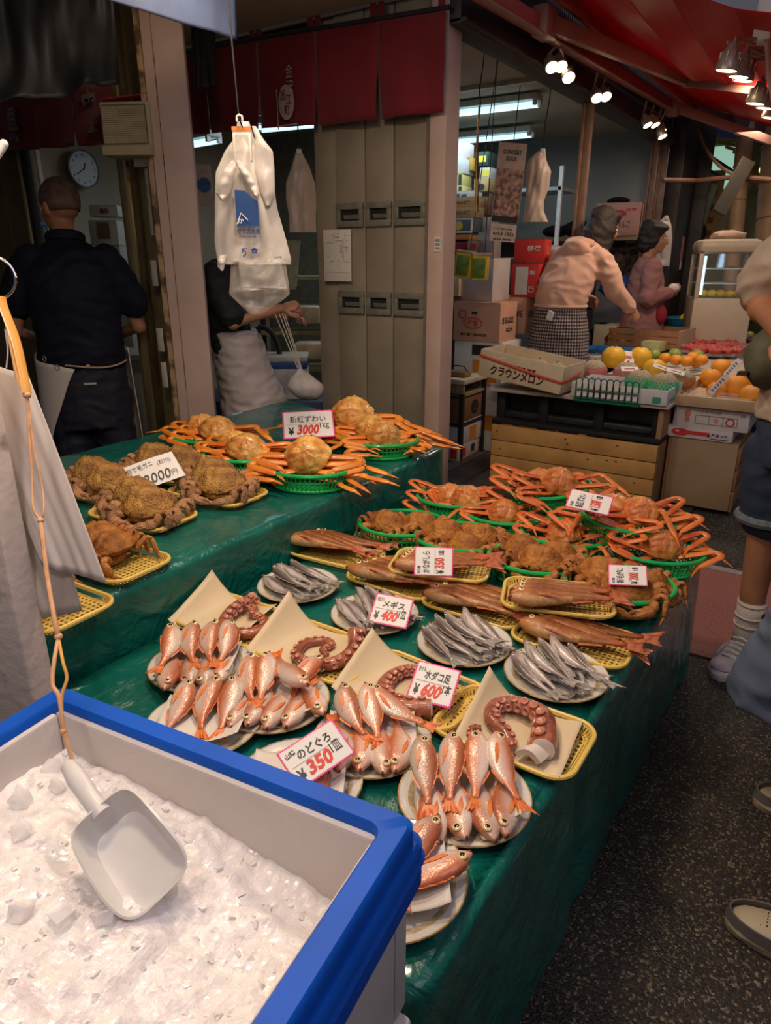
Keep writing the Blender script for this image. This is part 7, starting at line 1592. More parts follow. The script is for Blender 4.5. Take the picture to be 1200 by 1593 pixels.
for k in range(9): bar('slat', Vector((-1.8215,9.5713,2.7384)) + Vector((0, 0, -.055 * k)) + Vector((.09 * k, 0, 0)), Vector((-1.3438,9.3246,2.6196)) + Vector((0, 0, -.055 * k)), .03, .03, SLAT, sr)
tarp('blue plastic sheet above the ochre slats', (-2.0281,9.779,2.9426), (-1.3543,9.6634,2.8276), (-1.3258,9.4708,2.6354), (-1.9097,9.654,2.769), mt('blue_sheet', (.015, .05, .26), .5), 'blue_sheet', 'tarpaulin', .02)
tarp('grey-violet panel under the red awning edge', (-1.6,7.5667,2.7352), (-1.1727,9.5124,2.7915), (-1.2157,9.386,2.5667), (-1.6,7.7248,2.686), mt('violet_panel', (.10, .08, .12), .7), 'soffit_panel', 'panel', .005)
for lb, c, m_, w_, h_ in (('black fan hanging on the yellow stall wall', (-1.8943,9.84,1.7296), BLACK, .12, .14), ('red and white notice strip on the dark pillar', (-1.774,8.6488,1.5228), mt('notice_red', (.45, .18, .14), .6), .05, .26)):
    if 'fan' in lb:
        t = thing('wall_fan', lb, 'fan', c, (PI / 2, 0, 0)); q = M(); q.lathe([(.02, .02), (.12, .02), (.13, 0), (.12, -.03), (.03, -.06)], 24); q.build('fan_cage', m_, t); q = M(); q.box((0, -.22, -.02), (.05, .30, .05)); q.build('fan_stem', m_, t)
    else:
        t = thing('paper_notice', lb, 'paper', c, (0, 0, PI / 2)); q = M(); q.box((0, 0, 0), (w_ * 2, .006, h_)); q.build('sheet', m_, t); q = M(); q.box((0, -.003, -.17), (.06, .006, .08)); q.build('white_slip', CARD, t)
q = M(); q.box((0, 0, 0), (.05, .02, .9)); o = q.build('pale_strip_lamp', mt('strip_glow', (.6, .8, .95), .5, emit=(.5, .72, .95), es=.8)); o.location = (-1.4194,9.2883,1.7734); o.rotation_euler = (0, R(6), CY); tag(o, 'pale blue strip light beside the bamboo pole', 'lamp')
q = M(); q.ell((0, 0, 0), (.03, .03, .05), 10, 7); o = q.build('yellow_bulb', mt('bulb_yellow', (1, .7, .2), .4, emit=(1, .62, .12), es=3)); o.location = (-1.1942,9.3022,2.3419); tag(o, 'small glowing yellow bulb at the right end of the lane', 'lamp')
q = M()
for k in range(26): q.box((-.3 + .09 * k, 6.5, 3.35), (.05, 4.0, .06))
q.box((.8, 6.5, 3.42), (2.6, 4.2, .04)); struct(q.build('ceiling_arcade', mt('arcade_roof', (.03, .028, .028), .7)))

# ---------------------------------------------------------------- people
SKIN = mt('skin', (.42, .20, .115), .5, var=.10, scale=9, sss=.1, bump=.05, bscale=60)
SKINB = mt('skin_tanned', (.34, .15, .08), .5, var=.12, scale=9, sss=.1, bump=.05, bscale=60)
def vtube(q, secs, n=28):
    """stacked ellipses: (x, y, z, rx, ry)"""
    vs = [(x + rx * math.cos(2 * PI * j / n), y + ry * math.sin(2 * PI * j / n), z) for x, y, z, rx, ry in secs for j in range(n)]
    k = len(secs); q.add(vs, [(i * n + j, i * n + (j + 1) % n, (i + 1) * n + (j + 1) % n, (i + 1) * n + j) for i in range(k - 1) for j in range(n)] + [tuple(range(n - 1, -1, -1)), tuple(range((k - 1) * n, k * n))])
def limbs(q, pts, rad, n=12):
    V = [Vector(p) for p in pts]; q.tube(V, rad, n)
    for p, r in zip(V, rad): q.ell(p, r * .995, 12, 8)
def add_hand(q, wrist, dirn, palm_n, curl=.5, s=1.0):
    """palm, four unequal fingers with bent knuckles and a thumb off the side of the palm"""
    w_ = Vector(wrist); d = Vector(dirn).normalized(); nn = Vector(palm_n); nn = (nn - d * nn.dot(d)).normalized(); sd = d.cross(nn)
    for t, a, b in ((.015, .024, .016), (.045, .036, .017), (.078, .038, .015)): q.ell(w_ + d * t * s, (a * s, a * s * .9, b * s), 14, 9, rot=Matrix((sd, d, nn)).transposed().to_euler())
    for k, L_ in enumerate((.062, .072, .067, .052)):
        o = (k - 1.5) * .0195 * s; p = w_ + d * (.088 - .006 * abs(k - 1.4)) * s + sd * o; a = 0; pts = [p - d * .02 * s]; dd = d
        for j, f in enumerate((.45, .32, .23)):
            a += curl * (.8, 1.0, .7)[j]; dd = (d * math.cos(a) + nn * math.sin(a)); pts.append(pts[-1] + dd * (L_ * f * s + (.02 * s if j == 0 else 0)))
        limbs(q, pts, [.0092 * s, .0090 * s, .0083 * s, .0068 * s], 10)
    p = w_ + d * .030 * s + sd * -.028 * s; limbs(q, [p, p + (d * .5 - sd * .75 + nn * .3).normalized() * .035 * s, p + (d * .75 - sd * .6 + nn * .5).normalized() * .062 * s, p + (d * .9 - sd * .35 + nn * .7).normalized() * .082 * s], [.014 * s, .0115 * s, .0095 * s, .0075 * s], 10)
def head_mat(c, yaw, pitch=0.0, roll=0.0):
    return Matrix.Translation(Vector(c)) @ Matrix.Rotation(yaw, 4, 'Z') @ Matrix.Rotation(pitch, 4, 'X') @ Matrix.Rotation(roll, 4, 'Y')
def add_head(q, c, yaw, pitch, s=1.0):
    k = len(q.v)
    q.ell((0, -.012, .030), (.076, .096, .092), 24, 16); q.ell((0, .018, -.025), (.064, .076, .090), 22, 14); q.ell((0, .050, -.085), (.040, .036, .030), 14, 9)
    q.tube([(0, .082, .020), (0, .100, -.008), (0, .106, -.028), (0, .090, -.040)], [.010, .012, .016, .010], 10); q.ell((0, .078, .026), (.052, .018, .010), 14, 7)
    q.ell((0, .086, -.058), (.024, .012, .007), 12, 6); q.ell((0, .083, -.068), (.021, .012, .007), 12, 6); q.ell((-.040, .058, -.030), (.022, .022, .022), 10, 7); q.ell((.040, .058, -.030), (.022, .022, .022), 10, 7)
    for sx in (-1, 1):
        q.ell((sx * .077, -.010, -.010), (.010, .019, .031), 12, 9, rot=(.15, sx * .25, 0)); q.ell((sx * .082, -.018, .008), (.008, .014, .015), 10, 7)
    q.xf(head_mat(c, yaw, pitch) @ Matrix.Scale(s, 4), k)
def eyes(t, c, yaw, pitch, s=1.0):
    m_ = head_mat(c, yaw, pitch) @ Matrix.Scale(s, 4)
    for sx in (-1, 1):
        q = M(); q.ell((sx * .031, .080, .006), (.014, .012, .010), 12, 8); q.xf(m_); e = q.build('eye', mt('eye_white', (.62, .58, .54), .2), t); q = M(); q.ell((sx * .031, .0895, .006), (.006, .004, .006), 10, 6); q.xf(m_); q.build('iris', EYEB, e)
def hair_cap(t, c, yaw, pitch, mat, s=1.0, low=-.30, front=.42, puff=1.08, extra=None, bald=0.0):
    """cap of hair: covers crown, sides and back down to the nape"""
    q = M()
    def f(u, v):
        a = 2 * PI * u; cy = math.sin(a)                       # +y is the face
        lim = PI * (.50 - .5 * low * 1.0) if cy < 0 else PI * (.50 - .5 * low) * (1 - front * cy ** .7)
        p = bald * .9 + (lim - bald * .9) * v; r = puff * (1 + .035 * nz((math.cos(a) * 4, math.sin(a) * 4, v * 3), 1.5) + .02 * nz((u * 60, v * 4, 3), 1))
        return (.077 * r * math.sin(p) * math.cos(a), -.012 + .097 * r * math.sin(p) * cy, .028 + .096 * r * math.cos(p))
    q.sheet(f, 48, 18)
    if extra: extra(q)
    q.xf(head_mat(c, yaw, pitch) @ Matrix.Scale(s, 4)); return q.build('hair', mat, t, solid=.006, sharp=False)
def garment(t, name, mat, fn, voxel=.011, relax=3, fold=.007):
    """one cloth surface over the body, pulled into soft slanting folds"""
    q = M(); fn(q); o = q.build(name, mat, t, remesh=voxel, relax=relax, sharp=False); me = o.data; sd = len(name)
    nr_ = [v.normal.copy() for v in me.vertices]
    for v, n_ in zip(me.vertices, nr_):
        p = v.co; a = nz((p.x * 5 + sd, p.y * 5, p.z * 11 + 3 * abs(p.x)), 1.6); b = nz((p.x * 14, p.y * 14 + sd, p.z * 5), 1.3)
        v.co = p + n_ * fold * ((1 - abs(a) * 3.2) * .8 + b * .7)
    return o
def shoe(t, name, ankle, heading, mat, sole, s=1.0):
    k = Matrix.Translation((ankle[0], ankle[1], 0)) @ Matrix.Rotation(heading, 4, 'Z') @ Matrix.Scale(s, 4)
    q = M(); vs = []; prof = [(-.085, .030, .085), (-.06, .036, .098), (-.02, .038, .100), (.03, .041, .085), (.08, .046, .066), (.13, .047, .054), (.17, .040, .046), (.195, .022, .036)]
    for y, w_, h_ in prof:
        for j in range(14): a = PI * j / 13; vs.append((w_ * math.cos(a), y, .018 + (h_ - .018) * max(0, math.sin(a)) ** .75))
    q.add(vs, [(i * 14 + j, i * 14 + j + 1, (i + 1) * 14 + j + 1, (i + 1) * 14 + j) for i in range(7) for j in range(13)] + [tuple(range(13, -1, -1)), tuple(range(7 * 14, 8 * 14))]); q.xf(k); o = q.build(name, mat, t, sharp=False)
    q = M(); n = 26; ol = []
    for i in range(n):
        a = 2 * PI * i / n; y = .055 + .147 * math.sin(a); w_ = .049 * (1 - .12 * (y < 0)) ; ol.append((w_ * (abs(math.cos(a)) ** .7) * (1 if math.cos(a) > 0 else -1) * (1 if y < .15 else .95), y))
    q.prism(ol, .0, .028); q.xf(k); q.build('sole', sole, o, bevel=.006)
    return o, k
def base_body(q, J, bare_legs=False):
    vtube(q, [(J['hip'][0], J['hip'][1], J['hip'][2] - .10, .11, .08), (*J['hip'], .135, .095), (*J['waist'], .12, .085), (*J['chest'], .14, .095), (J['neck'][0], J['neck'][1], J['neck'][2] - .06, .09, .06), (J['neck'][0], J['neck'][1], J['neck'][2] - .01, .055, .055)])
    limbs(q, [Vector(J['neck']) + Vector((0, 0, -.05)), Vector(J['neck']), Vector(J['head']) + Vector((0, 0, -.06))], [.062, .056, .052])
    for sd in 'LR':
        limbs(q, [J['sh' + sd], J['el' + sd], J['wr' + sd]], [.042, .040, .028])
        limbs(q, [J['hp' + sd], J['kn' + sd], J['an' + sd]], [.078, .055, .038]); 
        calf = Vector(J['kn' + sd]).lerp(Vector(J['an' + sd]), .30) + Vector((0, -.012, 0)); q.ell(calf, (.052, .056, .11), 12, 9)
        a = Vector(J['an' + sd]); q.ell(a + Vector((0, .05, -.05)), (.040, .10, .030), 12, 8)
def joints(H, **o):
    J = dict(hip=(0, 0, .53 * H), waist=(0, .0, .61 * H), chest=(0, .0, .74 * H), neck=(0, .01, .855 * H), head=(0, .03, .93 * H))
    for sd, s in (('L', -1), ('R', 1)):
        J.update({'sh' + sd: (s * .19, 0, .815 * H), 'el' + sd: (s * .26, -.02, .63 * H), 'wr' + sd: (s * .25, .10, .50 * H), 'hp' + sd: (s * .09, 0, .52 * H), 'kn' + sd: (s * .10, .02, .28 * H), 'an' + sd: (s * .10, 0, .05 * H)})
    J.update(o); return J

# --- man in navy polo, back to us, white apron
NAVY = mt('navy_cloth', (.005, .006, .014), .75, var=.25, scale=5, bump=.25, bscale=9, spec=.2); NAVT = mt('navy_trousers', (.006, .007, .017), .75, var=.2, scale=5, bump=.15, bscale=9)
APR = mt('white_apron', (.52, .46, .41), .6, var=.04, scale=4, bump=.25, bscale=6)
H = 1.74; mp = (-3.267,2.1524,1.065)
man = thing('person', 'person in a navy polo and white apron standing with their back turned', 'person', (mp[0], mp[1], 0), R(52))
J = joints(H, hip=(0, 0, .93), waist=(0, -.02, 1.06), chest=(0, -.02, 1.30), neck=(-.01, .05, 1.52), head=(-.015, .10, 1.655), elL=(-.300, .03, 1.09), wrL=(-.17, .27, 1.00), elR=(.285, .06, 1.09), wrR=(.14, .28, 1.02), shL=(-.19, .0, 1.43), shR=(.19, .0, 1.43))
q = M(); base_body(q, J); add_head(q, J['head'], R(38), -.10, 1.06)
for s, wd in ((-1, 'wrL'), (1, 'wrR')): add_hand(q, J[wd], (-s * .5, .85, -.1), (0, .2, -1), .55)
q.build('body', SKINB, man, remesh=.0075, relax=2, sharp=False); eyes(man, J['head'], R(38), -.10, 1.06)
hair_cap(man, J['head'], R(38), -.10, mt('grey_brown_hair', (.055, .032, .022), .7, col2=(.14, .072, .042), scale=30, bump=.4, bscale=240), 1.06, low=-.30, front=.36, puff=1.03, bald=.12)
def f(q):
    vtube(q, [(0, 0, .90, .200, .150), (0, -.01, .97, .207, .155), (0, -.02, 1.08, .200, .150), (0, -.03, 1.25, .212, .150), (0, -.02, 1.38, .205, .135), (0, .01, 1.46, .150, .105), (-.005, .035, 1.50, .085, .082), (-.005, .04, 1.52, .074, .074)])
    for s in (-1, 1): limbs(q, [(s * .165, 0, 1.405), (s * .225, .01, 1.31), (s * .272, .03, 1.215)], [.086, .085, .080])
garment(man, 'navy_polo', NAVY, f)
q = M(); q.lathe([(.078, 0), (.084, .030), (.090, .022), (.088, -.010)], 28); q.xf(Matrix.Translation((-.005, .04, 1.505)) @ Matrix.Rotation(-.25, 4, 'X')); q.build('collar', NAVY, man, solid=.006)
def f(q):
    vtube(q, [(0, 0, .60, .19, .14), (0, 0, .78, .20, .15), (0, 0, .90, .197, .148), (0, 0, .95, .190, .142)])
    for s in (-1, 1): limbs(q, [(s * .10, 0, .75), (s * .105, .01, .48), (s * .105, 0, .10)], [.115, .10, .085])
garment(man, 'navy_trousers', NAVT, f)
def f(u, v):
    a = R(5) + (R(262) - R(72) * v - R(5)) * u
    r = 1.08 + .12 * v + .02 * math.sin(u * 16) * v; e = max(0, u - .6) / .4
    z = .985 - .07 * e * (1 - v) - v * .62
    return (.205 * r * math.cos(a), .160 * r * math.sin(a) + .0, z + .012 * nz((u * 6, v * 4, 0), 1))
q = M(); q.sheet(f, 48, 24); q.build('apron', APR, man, solid=.004, sharp=False)
STR = mt('apron_string', (.40, .24, .15), .6)
q = M(); q.tube([(.213 * math.cos(R(a)), .166 * math.sin(R(a)), .925 + .010 * math.cos(R(a) * 3)) for a in range(250, 350, 6)], .0045, 7); q.ell((.03, -.165, .925), (.012, .009, .011), 10, 7); q.build('apron_string', STR, man)
for a, z in ((240, .945), (222, .985)): q = M(); q.tube([(.012 * math.cos(2 * PI * i / 16), 0, .012 * math.sin(2 * PI * i / 16)) for i in range(17)], .003, 6, cap=False); q.xf(Matrix.Translation((.222 * math.cos(R(a)), .176 * math.sin(R(a)), z - .02)) @ Matrix.Rotation(R(a + 90), 4, 'Z')); q.build('eyelet', VENT, man)
q = M(); write(q, 'DESIGN', 0, 0, .010, 0, wid=.055, bold=.03); q.xf(Matrix.Translation((.0, -.158, .835)) @ Matrix.Rotation(PI / 2, 4, 'X')); tag(q.build('small_lettering', CARD, man, smooth=False), kind='stuff')
for s in (-1, 1): shoe(man, 'boot', (s * .105, 0), R(0), BLACK, BLACK)

# --- worker in black T-shirt and white apron behind the bags
wp = (-3.0665,3.0823,0.8478)
wk = thing('person', 'person in a black T-shirt and long white apron reaching out behind the hanging bags', 'person', (wp[0], wp[1], 0), R(-50))
J = joints(1.68, hip=(0, -.03, .90), waist=(0, -.08, 1.03), chest=(0, -.12, 1.24), neck=(0, -.05, 1.43), head=(0, .05, 1.55), shL=(-.15, -.11, 1.31), shR=(.15, -.11, 1.31), elL=(-.22, .02, 1.12), wrL=(-.14, .27, 1.10), elR=(.24, -.02, 1.085), wrR=(.14, .235, 1.15))
q = M(); base_body(q, J); add_head(q, J['head'], 0, -.3)
add_hand(q, J['wrR'], (-.1, 1, .25), (-.5, .1, -.8), .75, 1.1); add_hand(q, J['wrL'], (.1, 1, -.1), (.3, 0, -1), .6, 1.0)
q.build('body', SKIN, wk, remesh=.0065, relax=1, sharp=False); eyes(wk, J['head'], 0, -.3); hair_cap(wk, J['head'], 0, -.3, mt('black_hair', (.012, .009, .008), .6, var=.3, scale=30, bump=.4, bscale=200), 1.0, low=-.25, front=.42)
TBLK = mt('black_tshirt', (.007, .007, .008), .8, var=.3, bump=.2, bscale=9)
def f(q):
    vtube(q, [(0, -.03, .86, .185, .135), (0, -.06, .98, .180, .135), (0, -.11, 1.18, .190, .135), (0, -.12, 1.31, .185, .120), (0, -.10, 1.385, .13, .095), (0, -.07, 1.42, .075, .07)])
    for s in (-1, 1): limbs(q, [(s * .155, -.11, 1.33), (s * .20, -.08, 1.24), (s * .235, -.03, 1.14)], [.080, .080, .078])
garment(wk, 'black_tshirt', TBLK, f)
def f(q):
    vtube(q, [(0, .03, .30, .21, .20), (0, .06, .46, .215, .22), (0, .05, .62, .205, .20), (0, .0, .80, .195, .17), (0, -.03, .97, .190, .150), (0, -.05, 1.03, .185, .142)])
garment(wk, 'white_apron', mt('white_apron_worker', (.46, .39, .38), .65, var=.05, scale=4, bump=.5, bscale=8), f, .012, 2)
def f(q):
    for s in (-1, 1): limbs(q, [(s * .08, .0, .72), (s * .09, .03, .46), (s * .10, 0, .09)], [.09, .085, .075])
garment(wk, 'trousers', NAVT, f)
for s in (-1, 1): shoe(wk, 'boot', (s * .10, 0), 0, BLACK, BLACK)

# --- woman in a pink hoodie and checked apron skirt
p1 = (-1.8684,5.3297,0.9746)
w1 = thing('person', 'person in a pale pink hoodie and black-and-white checked apron bending over the fruit', 'person', (p1[0], p1[1], .10), R(-8))
J = joints(1.66, hip=(-.02, -.05, .90), waist=(-.02, -.06, 1.02), chest=(.0, .04, 1.26), neck=(.07, .16, 1.44), head=(.13, .24, 1.545), shL=(-.15, .09, 1.37), shR=(.22, .08, 1.35), elL=(-.20, .24, 1.14), wrL=(-.05, .42, 1.05), elR=(.315, .12, 1.11), wrR=(.40, .27, .97), hpL=(-.10, -.04, .86), hpR=(.07, -.04, .86))
q = M(); base_body(q, J); add_head(q, J['head'], R(-42), -.35)
add_hand(q, J['wrR'], (.25, .5, -.75), (-.6, .4, -.2), .5); add_hand(q, J['wrL'], (.2, .8, -.5), (.2, -.3, -.9), .5)
q.build('body', SKIN, w1, remesh=.0085, relax=1, sharp=False); eyes(w1, J['head'], R(-42), -.35)
def hair_blob(t, c, yaw, pitch, mat, parts, sc=1.0, fold=.006):
    m_ = head_mat(c, yaw, pitch) @ Matrix.Scale(sc, 4)
    def f(q):
        for p in parts: q.ell(*p)
        q.xf(m_)
    return garment(t, 'hair', mat, f, .007, 2, fold)
hair_blob(w1, J['head'], R(-42), -.35, mt('brown_hair', (.010, .005, .004), .6, col2=(.032, .016, .010), scale=24, bump=.5, bscale=160), [((0, -.030, .045), (.092, .105, .092)), ((0, -.060, -.05), (.096, .075, .15)), ((-.078, .0, -.06), (.026, .062, .13)), ((.078, .0, -.06), (.026, .062, .13)), ((0, .030, .085), (.080, .055, .040)), ((-.05, -.05, -.17), (.05, .05, .10)), ((.04, -.05, -.18), (.055, .05, .10)), ((.075, .02, -.12), (.028, .05, .12))], 1.06)
HOOD = mt('pink_hoodie', (.60, .36, .27), .8, var=.05, scale=4, bump=.35, bscale=8, sheen=.2)
def f(q):
    vtube(q, [(-.02, -.06, .985, .195, .150), (-.02, -.05, 1.05, .205, .160), (-.01, -.01, 1.17, .215, .165), (.01, .05, 1.29, .215, .150), (.04, .09, 1.38, .16, .115), (.06, .13, 1.43, .085, .080)])
    limbs(q, [(-.13, .08, 1.33), (-.19, .17, 1.22), (-.20, .24, 1.13), (-.07, .40, 1.06)], [.085, .075, .068, .048]); limbs(q, [(.19, .08, 1.32), (.275, .10, 1.21), (.315, .12, 1.10), (.385, .245, .985)], [.090, .078, .070, .050])
garment(w1, 'pink_hoodie', HOOD, f, .011, 2)
def f(q):
    q.ell((.02, .015, 1.36), (.135, .060, .105), 18, 12, rot=(.45, 0, -.1)); q.ell((.03, .06, 1.43), (.12, .085, .045), 18, 10)
garment(w1, 'hood', HOOD, f, .010, 3)
q = M(); q.tube([(.197 * math.cos(2 * PI * i / 32) - .02, .152 * math.sin(2 * PI * i / 32) - .06, .992) for i in range(33)], .012, 8, cap=False); q.build('waistband', HOOD, w1)
def check():
    m_ = mt('checked_cloth', (.5, .45, .45), .8); nt = m_.node_tree; N = nt.nodes; L = nt.links; b = N['Principled BSDF']; tc = N.new('ShaderNodeTexCoord'); out = None
    sp = N.new('ShaderNodeSeparateXYZ'); L.new(tc.outputs['Object'], sp.inputs[0]); at = N.new('ShaderNodeMath'); at.operation = 'ARCTAN2'; ay = N.new('ShaderNodeMath'); ay.operation = 'ADD'; ay.inputs[1].default_value = .05; L.new(sp.outputs['Y'], ay.inputs[0]); L.new(ay.outputs[0], at.inputs[0]); L.new(sp.outputs['X'], at.inputs[1])
    fr = []
    for src, k in ((at.outputs[0], 9.5), (sp.outputs['Z'], 42)):
        mu = N.new('ShaderNodeMath'); mu.operation = 'MULTIPLY'; mu.inputs[1].default_value = k; L.new(src, mu.inputs[0]); fc = N.new('ShaderNodeMath'); fc.operation = 'FRACT'; L.new(mu.outputs[0], fc.inputs[0]); gt = N.new('ShaderNodeMath'); gt.operation = 'GREATER_THAN'; gt.inputs[1].default_value = .5; L.new(fc.outputs[0], gt.inputs[0]); fr.append(gt)
    ad = N.new('ShaderNodeMath'); ad.operation = 'ADD'; L.new(fr[0].outputs[0], ad.inputs[0]); L.new(fr[1].outputs[0], ad.inputs[1]); hf = N.new('ShaderNodeMath'); hf.operation = 'MULTIPLY'; hf.inputs[1].default_value = .5; L.new(ad.outputs[0], hf.inputs[0])
    cr = N.new('ShaderNodeValToRGB'); e = cr.color_ramp.elements; e[0].color = (.010, .008, .010, 1); e[1].color = (.42, .36, .35, 1); k = e.new(.5); k.color = (.085, .070, .072, 1); L.new(hf.outputs[0], cr.inputs['Fac']); L.new(cr.outputs['Color'], b.inputs['Base Color']); return m_
def f(q): vtube(q, [(-.02, -.05, .45, .26, .22), (-.02, -.05, .62, .245, .205), (-.02, -.06, .82, .225, .185), (-.02, -.06, .96, .195, .155), (-.02, -.06, 1.0, .188, .148)])
garment(w1, 'checked_apron_skirt', check(), f, .012, 2)
q = M(); q.box((0, 0, 0), (.05, .012, .07), (0, .3, 0)); o = q.build('white_tie_end', CARD, w1, bevel=.005); o.location = (.0, -.245, .93)
def f(q):
    for s in (-1, 1): limbs(q, [(s * .09, -.04, .70), (s * .10, 0, .45), (s * .10, 0, .08)], [.10, .085, .07])
garment(w1, 'trousers', NAVT, f)
for s in (-1, 1): shoe(w1, 'shoe', (s * .10, 0), 0, BLACK, WHITE)
q = M(); q.box((p1[0], p1[1], .05), (.7, .7, .10)); tag(q.build('floor_pallet', PLK, bevel=.01), 'low wooden pallet the hoodie wearer stands on', 'pallet')

# --- woman in a dusty pink smock, turned to the right
p2 = (-1.7307,7.0426,1.0405)
w2 = thing('person', 'person with short black hair in a dusty pink smock with a red pocket looking right', 'person', (p2[0], p2[1], .0), R(-62)); w2.scale = (1.04,) * 3
J = joints(1.62, neck=(0, .0, 1.40), head=(0, .035, 1.535), elL=(-.24, -.02, 1.05), wrL=(-.10, .22, 1.08), elR=(.24, -.02, 1.05), wrR=(.10, .22, 1.10))
q = M(); base_body(q, J); add_head(q, J['head'], R(-8), -.05); add_hand(q, J['wrR'], (-.5, .6, .3), (-.6, -.5, 0), .6); add_hand(q, J['wrL'], (.5, .6, .2), (.6, -.5, 0), .6)
q.build('body', SKIN, w2, remesh=.0085, relax=1, sharp=False); eyes(w2, J['head'], R(-8), -.05); hair_blob(w2, J['head'], R(-8), -.05, MATS['black_hair'], [((0, -.030, .055), (.095, .105, .092)), ((0, -.065, -.02), (.085, .070, .10)), ((-.072, -.02, .0), (.026, .050, .07)), ((.072, -.02, .0), (.026, .050, .07)), ((0, .040, .082), (.072, .050, .036)), ((.0, -.05, .105), (.07, .07, .045))], 1.06, .008)
SMK = mt('pink_smock', (.30, .13, .12), .8, var=.07, scale=4, bump=.4, bscale=8)
def f(q):
    vtube(q, [(0, .0, .48, .25, .22), (0, 0, .75, .225, .20), (0, 0, .98, .20, .165), (0, 0, 1.18, .200, .150), (0, 0, 1.29, .185, .120), (0, .0, 1.36, .12, .09), (0, 0, 1.385, .075, .07)])
    for s in (-1, 1): limbs(q, [(s * .165, 0, 1.29), (s * .215, -.01, 1.17), (s * .24, -.02, 1.05), (s * .13, .16, 1.08)], [.082, .085, .088, .062])
garment(w2, 'pink_smock', SMK, f, .011, 2)
q = M(); q.ell((.155, .12, .90), (.07, .06, .085), 16, 10); q.build('red_pocket', mt('pocket_red', (.28, .012, .03), .8), w2)
q = M(); q.ell((.10, .22, 1.13), (.03, .05, .035), 10, 7); q.build('white_cuff', CARD, w2)
def f(q):
    for s in (-1, 1): limbs(q, [(s * .09, 0, .70), (s * .10, .0, .45), (s * .10, 0, .08)], [.095, .08, .07])
garment(w2, 'trousers', NAVT, f)
for s in (-1, 1): shoe(w2, 'shoe', (s * .10, 0), 0, BLACK, WHITE)

# --- passer-by at the right edge: tee, navy shorts, white socks and trainers
rp = thing('person', 'person in a beige T-shirt, navy shorts and white socks at the right edge', 'person', (-.02, 2.595, 0), R(167))
J = joints(1.80, shR=(.185, -.01, 1.47), elR=(.305, -.075, 1.30), wrR=(.12, .16, 1.20), anR=(.118, -.02, .09), knR=(.125, -.02, .50), hpR=(.10, 0, .92), anL=(-.13, .10, .09), knL=(-.11, .08, .50))
q = M(); base_body(q, J); add_head(q, J['head'], R(10), -.1)
limbs(q, [J['shR'], J['elR'], J['wrR']], [.045, .056, .036]); q.ell(Vector(J['elR']).lerp(Vector(J['wrR']), .28), (.055, .06, .052), 12, 8)
add_hand(q, J['wrR'], (-.5, .8, -.1), (-.3, -.2, -.9), .6); add_hand(q, J['wrL'], (0, .2, -1), (1, 0, 0), .4)
q.build('body', SKINB, rp, remesh=.0085, relax=2, sharp=False); eyes(rp, J['head'], R(10), -.1); hair_cap(rp, J['head'], R(10), -.1, MATS['black_hair'], 1.0, low=-.2)
TEE = mt('beige_tee', (.42, .33, .26), .85, var=.06, scale=5, bump=.4, bscale=9)
def f(q):
    vtube(q, [(0, 0, .93, .215, .155), (0, 0, 1.05, .208, .150), (0, -.01, 1.28, .215, .150), (0, -.01, 1.42, .205, .13), (0, .0, 1.50, .14, .10), (0, .01, 1.535, .08, .08)])
    limbs(q, [(.175, -.01, 1.45), (.245, -.03, 1.40), (.285, -.055, 1.345)], [.092, .090, .086]); limbs(q, [(-.175, -.01, 1.45), (-.235, -.015, 1.35), (-.255, -.02, 1.25)], [.090, .085, .082])
garment(rp, 'beige_tee', TEE, f, .010, 2)
SHO = mt('navy_shorts', (.018, .030, .065), .8, var=.12, scale=6, bump=.2, bscale=40)
def f(q):
    vtube(q, [(0, 0, .78, .195, .15), (0, 0, .92, .20, .15), (0, 0, 1.0, .19, .14)])
    limbs(q, [(.115, -.01, .80), (.122, -.015, .70), (.126, -.02, .585)], [.118, .108, .098]); limbs(q, [(-.11, .02, .80), (-.115, .05, .70), (-.118, .07, .585)], [.115, .105, .098])
garment(rp, 'navy_shorts', SHO, f, .010, 2)
for x, y in ((.126, -.02), (-.118, .07)): q = M(); q.tube([(x + .088 * math.cos(2 * PI * i / 28), y + .088 * math.sin(2 * PI * i / 28), .570) for i in range(29)], .019, 8, cap=False, squash=[1.0] * 29); q.build('rolled_cuff', mt('denim_cuff', (.12, .135, .15), .8, var=.2, scale=60), rp)
SOCK = mt('white_sock', (.56, .49, .45), .85, var=.05, bump=.4, bscale=120); SHW = mt('white_trainer', (.62, .54, .52), .55, var=.06, scale=14); SHL = mt('lilac_panel', (.42, .34, .38), .55)
